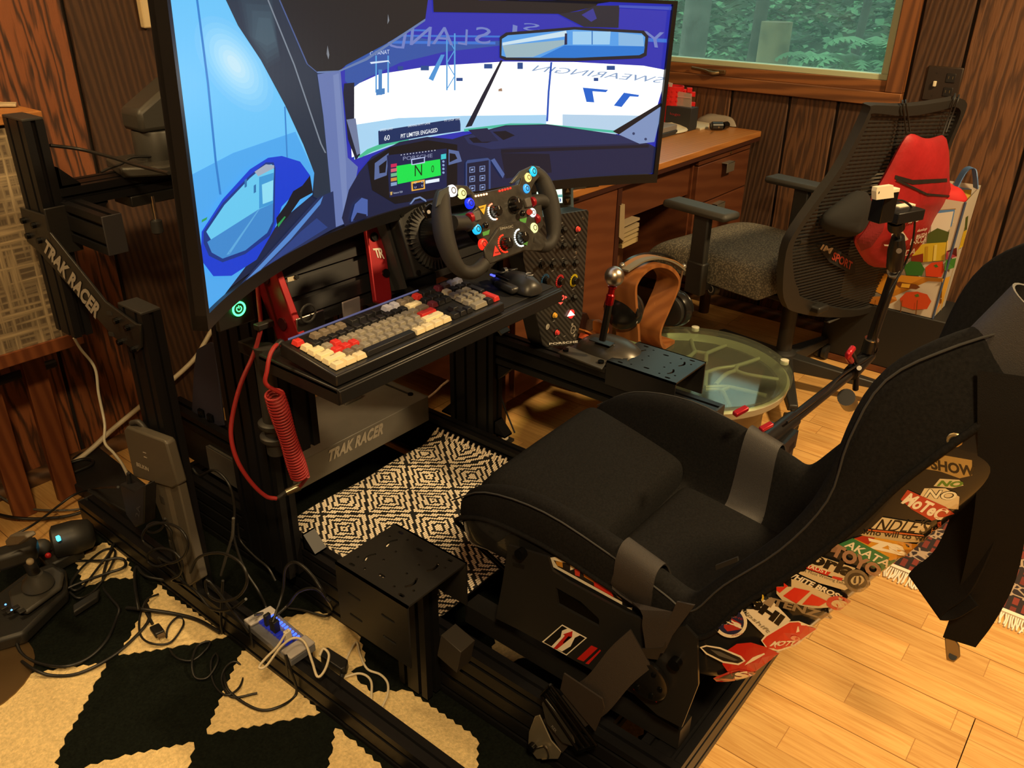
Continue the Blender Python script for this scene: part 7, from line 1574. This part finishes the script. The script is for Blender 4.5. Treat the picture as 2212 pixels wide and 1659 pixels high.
O('adapter_boot', G().cyl(P(280, 1046, x=.66), P(277, 1022, x=.66), .006, .004, n=12), M('adapter_black', (.012, .012, .014), .5), pa, smooth=40)
# ================================================================== USB HUB
ub_ = T('usb_hub', 'clear USB hub glowing blue strapped onto the stand foot rail', 'hub', P(610, 1380, z=.083))
def zB1(a, b, z=.1): return P(400 + a / 2.517, 1000 + b / 2.517, z=z)
q = [zB1(318, 862), zB1(465, 785), zB1(708, 985), zB1(575, 1075)]
O('hub_base', G().prism([V((p.x, p.y, .083)) for p in q], (0, 0, .016)), M('hub_clear', (.16, .17, .20), .15, alpha=.85), ub_, bev=.002)
for i, (p0, p1) in enumerate(((q[0], q[1]), (q[3], q[2]))):
    d = (q[3] - q[0]) * (.16 if i == 0 else -.2); O('end_block', G().prism([p0, p1, p1 + d, p0 + d], (0, 0, .006)), M('hub_white', (.40, .38, .38), .35), ub_, bev=.002)
lettering('hub_name', 'SABRENT', [zB1(352, 862, .1065), zB1(420, 826, .1065), zB1(408, 818, .1065), zB1(342, 853, .1065)], M('hub_ink', (.2, .19, .19), .5), ub_)
blu = EM('hub_blue', (.04, .10, 1.), 3.)
for k in range(10):
    t = .18 + .062 * k; a = q[0].lerp(q[3], t); b = q[1].lerp(q[2], t)
    O('status_led', G().obox(a.lerp(b, .78) + V((0, 0, .002)), (.004, 0, 0), (0, .002, 0), (0, 0, .0015)), blu, ub_)
    O('port', G().obox(a.lerp(b, .42) + V((0, 0, .003)), (.008, 0, 0), (0, .003, 0), (0, 0, .003)), M('port_glow', (.02, .03, .2), .3, emit=(.03, .06, .9), es=.6 if k % 2 else .15), ub_)
for k in (2, 4, 5): t = .18 + .062 * k; a = q[0].lerp(q[3], t).lerp(q[1].lerp(q[2], t), .42); O('plug', G().obox(a + V((0, 0, .02)), (.007, 0, 0), (0, .004, 0), (0, 0, .014)), M('plug_black', (.01, .01, .01), .5), ub_, bev=.001)
a = q[0].lerp(q[3], .72).lerp(q[1].lerp(q[2], .72), .45); O('white_plug', G().obox(a + V((0, 0, .016)), (.007, 0, 0), (0, .005, 0), (0, 0, .014)), M('plug_white', (.7, .65, .55), .4), ub_, bev=.001)
for t in (.12, .88):
    p0, p1 = q[0].lerp(q[3], t), q[1].lerp(q[2], t); O('cable_tie', G().ribbon([V((p0.x, p0.y, .04)), p0 + V((0, 0, .002)), p0.lerp(p1, .5) + V((0, 0, .004)), p1 + V((0, 0, .002)), V((p1.x, p1.y, .04))], (q[3] - q[0]).normalized() * .003, .0015), capm, ub_)
# ================================================================== JOYSTICK AND THROTTLE
jk = T('joystick', 'black flight joystick on a wide base on the rug, far left', 'joystick', P(70, 1350, z=.008))
jm = M('stick_black', (.018, .018, .017), .5); jg = M('stick_grey', (.05, .048, .042), .5)
jb = [(-30, 1330), (60, 1262), (120, 1236), (148, 1252), (152, 1300), (60, 1392), (-30, 1420)]
O('base_body', G().prism([P(a, b, z=.010) for a, b in jb], (0, 0, .034)), jm, jk, bev=.008)
O('base_deck', G().prism([P(a, b, z=.050) for a, b in ((20, 1285), (60, 1252), (118, 1230), (140, 1245), (135, 1275), (60, 1330), (28, 1322))], (0, 0, .012)), jg, jk, bev=.005)
O('front_lip', G().prism([P(a, b, z=.012) for a, b in ((160, 1318), (218, 1282), (214, 1300), (162, 1334))], (0, 0, .016)), jm, jk, bev=.003)
bt_ = P(82, 1262, z=.07); O('boot', G().lathe([(.034, 0), (.030, .012), (.020, .026), (.016, .034)], bt_, (.0, -.1, 1), 24), jg, jk, smooth=40)
tp_ = P(50, 1192, x=bt_.x - .006)
O('stick_shaft', G().tube([bt_ + V((0, 0, .03)), bt_.lerp(tp_, .6) + V((0, 0, .02)), tp_], .013, 14), jm, jk, smooth=60)
O('stick_grip', G().obox(tp_ + V((-.01, .01, -.005)), (.040, -.012, .0), (.012, .022, 0), (0, 0, .020)), jm, jk, bev=.010)
O('grip_cap', G().prism([P(a, b, x=tp_.x - .03) for a, b in ((10, 1168), (20, 1157), (52, 1155), (58, 1163), (40, 1178), (14, 1182))], (.02, 0, 0)), M('cap_warm_grey', (.16, .14, .11), .45), jk, bev=.003)
O('tan_button', G().sph(P(65, 1213, x=tp_.x - .02), .008, 12), M('btn_tan', (.35, .28, .18), .5), jk, smooth=60)
for k in range(4): O('base_key', G().obox(P(8 + k * 13, 1312 + (k % 2) * 8, z=.064), (.007, 0, 0), (0, .006, 0), (0, 0, .002)), jm, jk, bev=.001)
for a, b in ((25, 1318), (12, 1306)): O('base_led', G().sph(P(a, b, z=.066), .0022, 8), EM('led_joy_blue', (.1, .35, 1.), 4.), jk)
th = T('throttle_unit', 'black throttle grip with a cyan light and red button behind the joystick', 'throttle', P(140, 1200, z=.03))
t0, t1 = P(112, 1172, z=.075), P(160, 1160, z=.075)
O('throttle_body', G().lathe([(.030, 0), (.040, .006), (.042, .05), (.036, .085), (.02, .095)], t0, t1 - t0, 28), jm, th, smooth=50)
O('throttle_grip', G().sph(P(88, 1183, z=.07), .024, 16, (1, .8, .9)), jg, th, smooth=60)
O('throttle_base', G().prism([P(a, b, z=.01) for a, b in ((85, 1215), (165, 1180), (185, 1205), (110, 1245))], (0, 0, .03)), jm, th, bev=.005)
O('cyan_led', G().obox(P(126, 1163, z=.118), (.004, 0, 0), (0, .004, 0), (0, 0, .006)), EM('led_cyan', (.05, .75, 1.), 4.), th, bev=.001); O('red_button', G().sph(P(104, 1200, z=.085), .007, 12), M('thr_red', (.45, .01, .01), .4), th, smooth=60)
# ================================================================== CABLES
cbk = M('cable_black', (.010, .010, .010), .45); cwh = M('cable_white', (.66, .58, .42), .45); crd = M('cable_red', (.28, .012, .014), .55); cgr = M('cable_braid', (.09, .085, .075), .5, bump=(400, .8))
def cab(name, label, pts, r, mat, cat='cable', grp=None, n=6):
    return tag(O(name, G().tube(spl(pts, n), r, 8), mat, None, smooth=70), label, cat, grp)
def fA(pts, z=.013): return [P(a / 2.339, 950 + b / 2.339, z=z + .010 * math.sin(i * 1.7) * (i % 3 == 1)) for i, (a, b) in enumerate(pts)]
def fB(pts, z=.013): return [P(400 + a / 2.517, 1000 + b / 2.517, z=z) for a, b in pts]
GC = 'black cables on the rug'
cab('loose_cable', 'thick black cable curling in the widest loop around the joystick', fA([(110, 900), (80, 990), (110, 1080), (200, 1130), (330, 1145), (450, 1100), (540, 1010), (590, 900), (600, 850), (560, 800), (520, 740), (530, 650), (560, 560), (575, 480), (520, 460)]), .0035, cbk, grp=GC)
cab('loose_cable', 'black cable rising from the joystick and doubling back in a hairpin', fA([(60, 1010), (95, 900), (150, 850), (260, 790), (400, 725), (540, 675), (625, 645), (630, 610), (590, 598), (520, 610), (430, 612), (270, 612)], .02), .0035, cbk, grp=GC)
cab('loose_cable', 'thin black cable crossing the small cream triangle in tangled loops', fA([(600, 470), (560, 560), (500, 640), (420, 740), (370, 760), (360, 720), (420, 640), (520, 560), (580, 560), (560, 640), (480, 760), (400, 800), (350, 770)], .018), .0028, cbk, grp=GC)
hd6 = fA([(110, 1120), (180, 1165), (270, 1192), (400, 1180), (560, 1100), (690, 990), (755, 900), (735, 820), (735, 860), (770, 930)]); cab('video_cable', 'black video cable ending in an open plug on the cream triangle', hd6, .0035, cbk)
pe = fA([(770, 930), (815, 990)]); d_ = (pe[1] - pe[0]).normalized(); s_ = V((-d_.y, d_.x, 0))
vp = T('video_plug', 'black video plug lying open-ended on the cream rug triangle', 'plug', pe[1]); O('plug_body', G().obox(pe[0].lerp(pe[1], .55), d_ * .020, s_ * .011, (0, 0, .006)), cbk, vp, bev=.003); O('plug_mouth', G().obox(pe[1], d_ * .006, s_ * .0075, (0, 0, .0025)), M('plug_tan', (.25, .17, .09), .4, .5), vp)
cab('loose_cable', 'thin black cord in many small loops across the rug corner', fA([(800, 780), (740, 810), (705, 900), (712, 990), (770, 1030), (860, 1025), (920, 950), (925, 910), (890, 900), (845, 960), (850, 1040), (890, 1100), (970, 1115), (1040, 1060), (1060, 1020), (1000, 1040), (970, 1120), (985, 1200), (1050, 1200), (1100, 1120), (1090, 1080), (1065, 1130), (1080, 1230), (1140, 1290), (1210, 1250), (1230, 1170), (1190, 1120), (1140, 1150), (1120, 1220), (1170, 1300), (1300, 1280)]), .0024, cbk, grp=GC)
cab('loose_cable', 'thick black cable running to the foot rail over the cream triangle', fA([(640, 850), (730, 858), (880, 880), (1000, 912), (1110, 972)]), .0045, cbk, grp=GC)
cab('loose_cable', 'black cable hugging the floor below the power strip', fA([(700, 860), (690, 800), (680, 700), (690, 640), (740, 690), (860, 715), (960, 760), (1000, 830), (1080, 860), (1180, 850)], .03), .0035, cbk, grp=GC)
cab('loose_cable', 'black cable arching from the adapter to the far left', [P(255, 1052, x=.66)] + fA([(480, 245), (380, 275), (300, 330), (230, 385), (150, 440), (70, 480)], .05), .003, cbk, grp=GC)
cab('braided_cable', 'grey braided cable running along the floor under the console', fA([(-40, 250), (0, 285), (70, 325), (180, 352), (300, 357), (400, 350), (430, 330)], .015), .003, cgr)
cab('loose_cable', 'black cable lying flat beside the braided cable under the console', fA([(-40, 370), (60, 392), (180, 400), (320, 390), (420, 365)], .012), .0045, cbk, grp=GC)
# bundle around the power strip
random.seed(12)
for k, lb in enumerate(('black cord looping low across the power strip sockets', 'black cord curling behind the power strip foot', 'black cord drooping from the middle socket', 'black cord springing out above the foot rail')):
    pts = []; c0 = [(330, 1120), (345, 1190), (350, 1150), (470, 1230)][k]
    for j in range(9): an = j * .85 + k; rr = (24 + 10 * k) * (1 - .03 * j); pts.append(P(c0[0] + rr * math.cos(an) * 1.1 + j * 3, c0[1] + rr * math.sin(an) * .9 + j * 5, x=.652 - .004 * k + .004 * math.sin(j)))
    pts.append(P(c0[0] + 60, c0[1] + 95, x=.69)); pts[-1].z = .09
    cab('strip_cord', lb, pts, .0028, cbk, 'cord', 'cords at the power strip')
# cables hanging by the left upright
LX = .80
def hB(pts, x=LX): return [P(400 + a / 2.517, 1000 + b / 2.517, x=x) for a, b in pts]
cab('hanging_cable', 'long black cable hanging in a bow beside the left upright', hB([(40, 30), (80, 70), (160, 40), (240, 120), (268, 250), (262, 380), (285, 480), (330, 590), (400, 700), (440, 800)], .76) + [q[0].lerp(q[3], .32) + V((.0, 0, .05))], .003, cbk, grp='cables hanging by the upright')
cab('hanging_cable', 'braided grey cable hanging straight beside the left upright', hB([(262, 300), (255, 400), (225, 500), (195, 610)], .755), .0032, cgr, grp='cables hanging by the upright')
cab('hanging_cable', 'black cable dropping from the upright to the rug', hB([(205, 640), (195, 850), (208, 1000)], .69) + fB([(215, 1180), (260, 1262), (400, 1342), (520, 1322), (605, 1252)]) + hB([(575, 1130), (548, 1045)], .685), .003, cbk, grp='cables hanging by the upright')
cab('hanging_cable', 'black cable arching tall over the foot rail out of the hub', [q[0].lerp(q[3], .5) + V((.02, 0, .035))] + hB([(530, 700), (545, 575), (600, 540), (680, 600), (760, 720)], .76) + fB([(800, 800), (760, 832), (640, 800), (560, 790)], .02), .003, cbk, grp='cables hanging by the upright')
cab('hanging_cable', 'black cable in a low arch behind the hub', [q[0].lerp(q[3], .45) + V((.02, 0, .035))] + hB([(560, 770), (620, 700), (710, 685), (790, 755)], .765), .003, cbk, grp='cables hanging by the upright')
cab('hanging_cable', 'slender black cable bowed around the left upright to the rail', hB([(285, 330), (300, 420), (380, 510), (450, 570), (490, 640)], .80), .0028, cbk, grp='cables hanging by the upright')
cab('hanging_cable', 'black cable lying over the foot rail toward the joystick', hB([(-20, 640), (60, 700), (140, 790), (240, 800), (330, 740)], .675), .003, cbk, grp='cables hanging by the upright')
wk = lambda pts, z=.11: fB(pts, z)
cab('white_cable', 'white USB cable looping out of the hub', [q[0].lerp(q[3], .72).lerp(q[1].lerp(q[2], .72), .45) + V((0, 0, .032))] + wk([(540, 938), (500, 1000), (440, 1060), (402, 1110), (440, 1105), (520, 1000), (590, 952), (650, 975), (690, 1080), (720, 1162), (760, 1125), (782, 1045), (752, 1010), (730, 1050)], .125), .0026, cwh)
cab('white_cable', 'white cable trailing on the cream rug beyond the foot rail', fB([(850, 1160), (880, 1060), (930, 975), (950, 1040), (990, 1120), (1060, 1150), (1100, 1195), (1100, 1260), (1070, 1330)]), .0026, cwh)
cab('white_cable', 'short white cable curving on the cream rug between the rails', fB([(855, 1168), (950, 1145), (1010, 1185), (1012, 1290)]), .0026, cwh)
bxk = T('inline_box', 'small black inline box on the rug beside the foot rail', 'box', P(720, 1430, z=.008)); O('box_shell', G().prism([zB1(a, b, .010) for a, b in ((740, 1055), (780, 1040), (890, 1110), (880, 1150), (850, 1165), (740, 1090))], (0, 0, .022)), cbk, bxk, bev=.003); O('strain_boot', G().cyl(zB1(855, 1150, .02), zB1(850, 1175, .015), .006, .004, n=10), cbk, bxk)
# wall cables
cab('white_cable', 'thick white cable sagging along the panelled wall behind the stand', [P(a, b, y=2.27) for a, b in ((470, 690), (445, 735), (420, 775), (375, 818), (310, 872), (240, 930), (195, 972), (155, 1000), (120, 1005))], .0075, cwh)
cab('clear_cable', 'thin clear cable hanging from the console down to the adapter', [P(a, b, y=y) for a, b, y in ((160, 730, 1.95), (175, 755, 1.95), (205, 795, 1.94), (213, 850, 1.93), (226, 915, 1.9), (226, 955, 1.86), (245, 978, 1.8), (262, 1000, 1.72))] + [P(276, 1026, x=.66)], .0035, M('cable_clear', (.45, .42, .33), .25))
cab('stand_cable', 'black cable stretched from the upper post to the monitor', [P(108, 314, y=1.80), P(170, 322, y=1.80), P(235, 338, y=1.72), P(300, 358, y=1.6), P(365, 374, y=1.4)], .0035, cbk)
cab('stand_cable', 'thin black cable curving over the arm clamp', [P(a, b, y=1.76) for a, b in ((218, 372), (240, 362), (262, 354), (285, 340), (320, 338), (350, 336))], .003, cbk)
# right-hand wires
cab('post_wire', 'thin black wire hanging by the right upright', [P(a, b, x=1.62) for a, b in ((1072, 800), (1075, 830), (1090, 880), (1112, 935))], .0025, cbk)
cab('post_wire', 'short black wire at the foot of the right upright', [P(a, b, x=1.60) for a, b in ((1062, 860), (1064, 895), (1072, 920), (1082, 950))], .0025, cbk)
cab('pink_wire', 'pale pink wire behind the pedal deck', [P(a, b, x=1.50) for a, b in ((926, 858), (942, 845), (955, 832), (968, 822))], .003, M('cable_pink', (.5, .36, .28), .5))
uc = T('wall_charger', 'small white charger on the floor beside the right upright', 'charger', P(1082, 945, z=.11)); c = P(1080, 935, x=1.63); O('charger_body', G().obox(c, (.016, 0, 0), (0, .022, 0), (0, 0, .022)), M('charger_white', (.68, .60, .46), .4), uc, bev=.005); O('charger_prongs', G().box(c.x - .004, c.x + .004, c.y + .022, c.y + .032, c.z - .006, c.z + .006), steel, uc)
O('charger_shelf', G().box(c.x - .02, c.x + .03, c.y - .03, c.y + .03, c.z - .03, c.z - .022), alu2, uc); O('shelf_post', G().box(c.x - .005, c.x + .02, c.y - .02, c.y + .02, .0, c.z - .028), alu2, uc)
# ---- red coiled cable
cc_ = T('coiled_cable', 'red coiled keyboard cable hanging beside the tray', 'cable', P(600, 850, y=1.12))
A0, A1 = P(592, 850, y=1.12), P(648, 1028, y=1.16); ax = (A1 - A0); L_ = ax.length; t_ = ax.normalized(); u_ = t_.cross(V((0, 0, 1))).normalized(); v_ = t_.cross(u_); pts = []
turns = 30
for i in range(turns * 14 + 1):
    f = i / (turns * 14); an = 6.2832 * turns * f; pts.append(A0 + ax * f + (u_ * math.cos(an) + v_ * math.sin(an)) * (.0155 + .001 * math.sin(f * 9)))
O('coil', G().tube(pts, .0026, 6), crd, cc_, smooth=80)
kbl = wm(kb) @ V((.01, kd, .015))
O('lead', G().tube(spl([kbl, P(598, 745, y=1.13), P(584, 765, y=1.12), P(577, 800, y=1.115), P(575, 830, y=1.115), pts[0]], 6), .0038, 8), crd, cc_, smooth=80)
O('boot', G().tube(spl([kbl, P(606, 738, y=1.135), P(594, 750, y=1.13)], 4), .0055, 8), cbk, cc_, smooth=80)
O('end_lead', G().tube(spl([pts[-1], P(652, 1046, y=1.17), P(645, 1054, y=1.18)], 4), .0038, 8), crd, cc_, smooth=80)
e0, e1 = P(647, 1050, y=1.18), P(618, 1064, y=1.19)
O('aviator_plug', G().cyl(e0, e0.lerp(e1, .45), .0085, n=16).cyl(e0.lerp(e1, .45), e1, .0072, n=16), M('plug_bronze', (.20, .17, .12), .3, .9), cc_, smooth=40)
O('plug_boot', G().cyl(e1, P(598, 1077, y=1.19), .006, .004, n=12), cbk, cc_, smooth=40)
O('tail', G().tube(spl([P(598, 1077, y=1.19), P(575, 1072, y=1.2), P(545, 1045, y=1.21), P(515, 1000, y=1.22), P(500, 950, y=1.23), P(502, 900, y=1.235), P(520, 830, y=1.24), P(548, 765, y=1.245), P(563, 712, y=1.25), P(563, 690, y=1.26), P(558, 640, y=1.27), P(555, 590, y=1.28)], 6), .0042, 8), crd, cc_, smooth=80)
O('cable_clip', G().obox(P(570, 702, y=1.25), (.018, 0, 0), (0, .008, 0), (0, 0, .006)), capm, cc_, bev=.002)
# ---- steel duct clamp and shaker post under the tray
sp3 = T('shaker_post', 'black slotted post hanging under the left corner of the tray', 'post', P(660, 955, y=1.24))
pr_ = P(689, 930, y=1.22); pz_ = P(689, 958, y=1.22).z
O('post_profile', G().extr((pr_.x - .04, 1.24, pz_), (pr_.x - .04, 1.24, KT - .035), (1, 0, 0), .08, .04), alu, sp3)
rc_ = P(596, 948, y=1.24)
for dz in (0, .03): O('shaker_ring', G().lathe([(.028, 0), (.030, .004), (.030, .010), (.026, .013)], (rc_.x, 1.24, rc_.z + dz), (0, 0, 1), 28), capm, sp3, smooth=40)
O('shaker_coil', G().cyl((rc_.x, 1.24, rc_.z - .03), (rc_.x, 1.24, rc_.z + .20), .020, n=20), capm, sp3, smooth=40)
O('shaker_arm', G().box(rc_.x, pr_.x - .04, 1.235, 1.245, rc_.z + .10, rc_.z + .12), capm, sp3)
# ---- black speaker box on the floor under the console
bx2 = T('floor_box', 'flat black case on the wooden floor behind the stand foot', 'case', P(200, 1010, z=0)); O('case_lid', G().prism([P(a, b, z=.002) for a, b in ((162, 1010), (205, 975), (330, 1075), (300, 1140), (150, 1060))], (0, 0, .035)), M('case_black2', (.010, .010, .010), .6), bx2, bev=.004); O('case_strap', G().tube(spl([P(a, b, z=.045) for a, b in ((150, 1000), (180, 992), (200, 995), (195, 1005), (160, 1020))], 4), .005, 8), cbk, bx2, smooth=60)
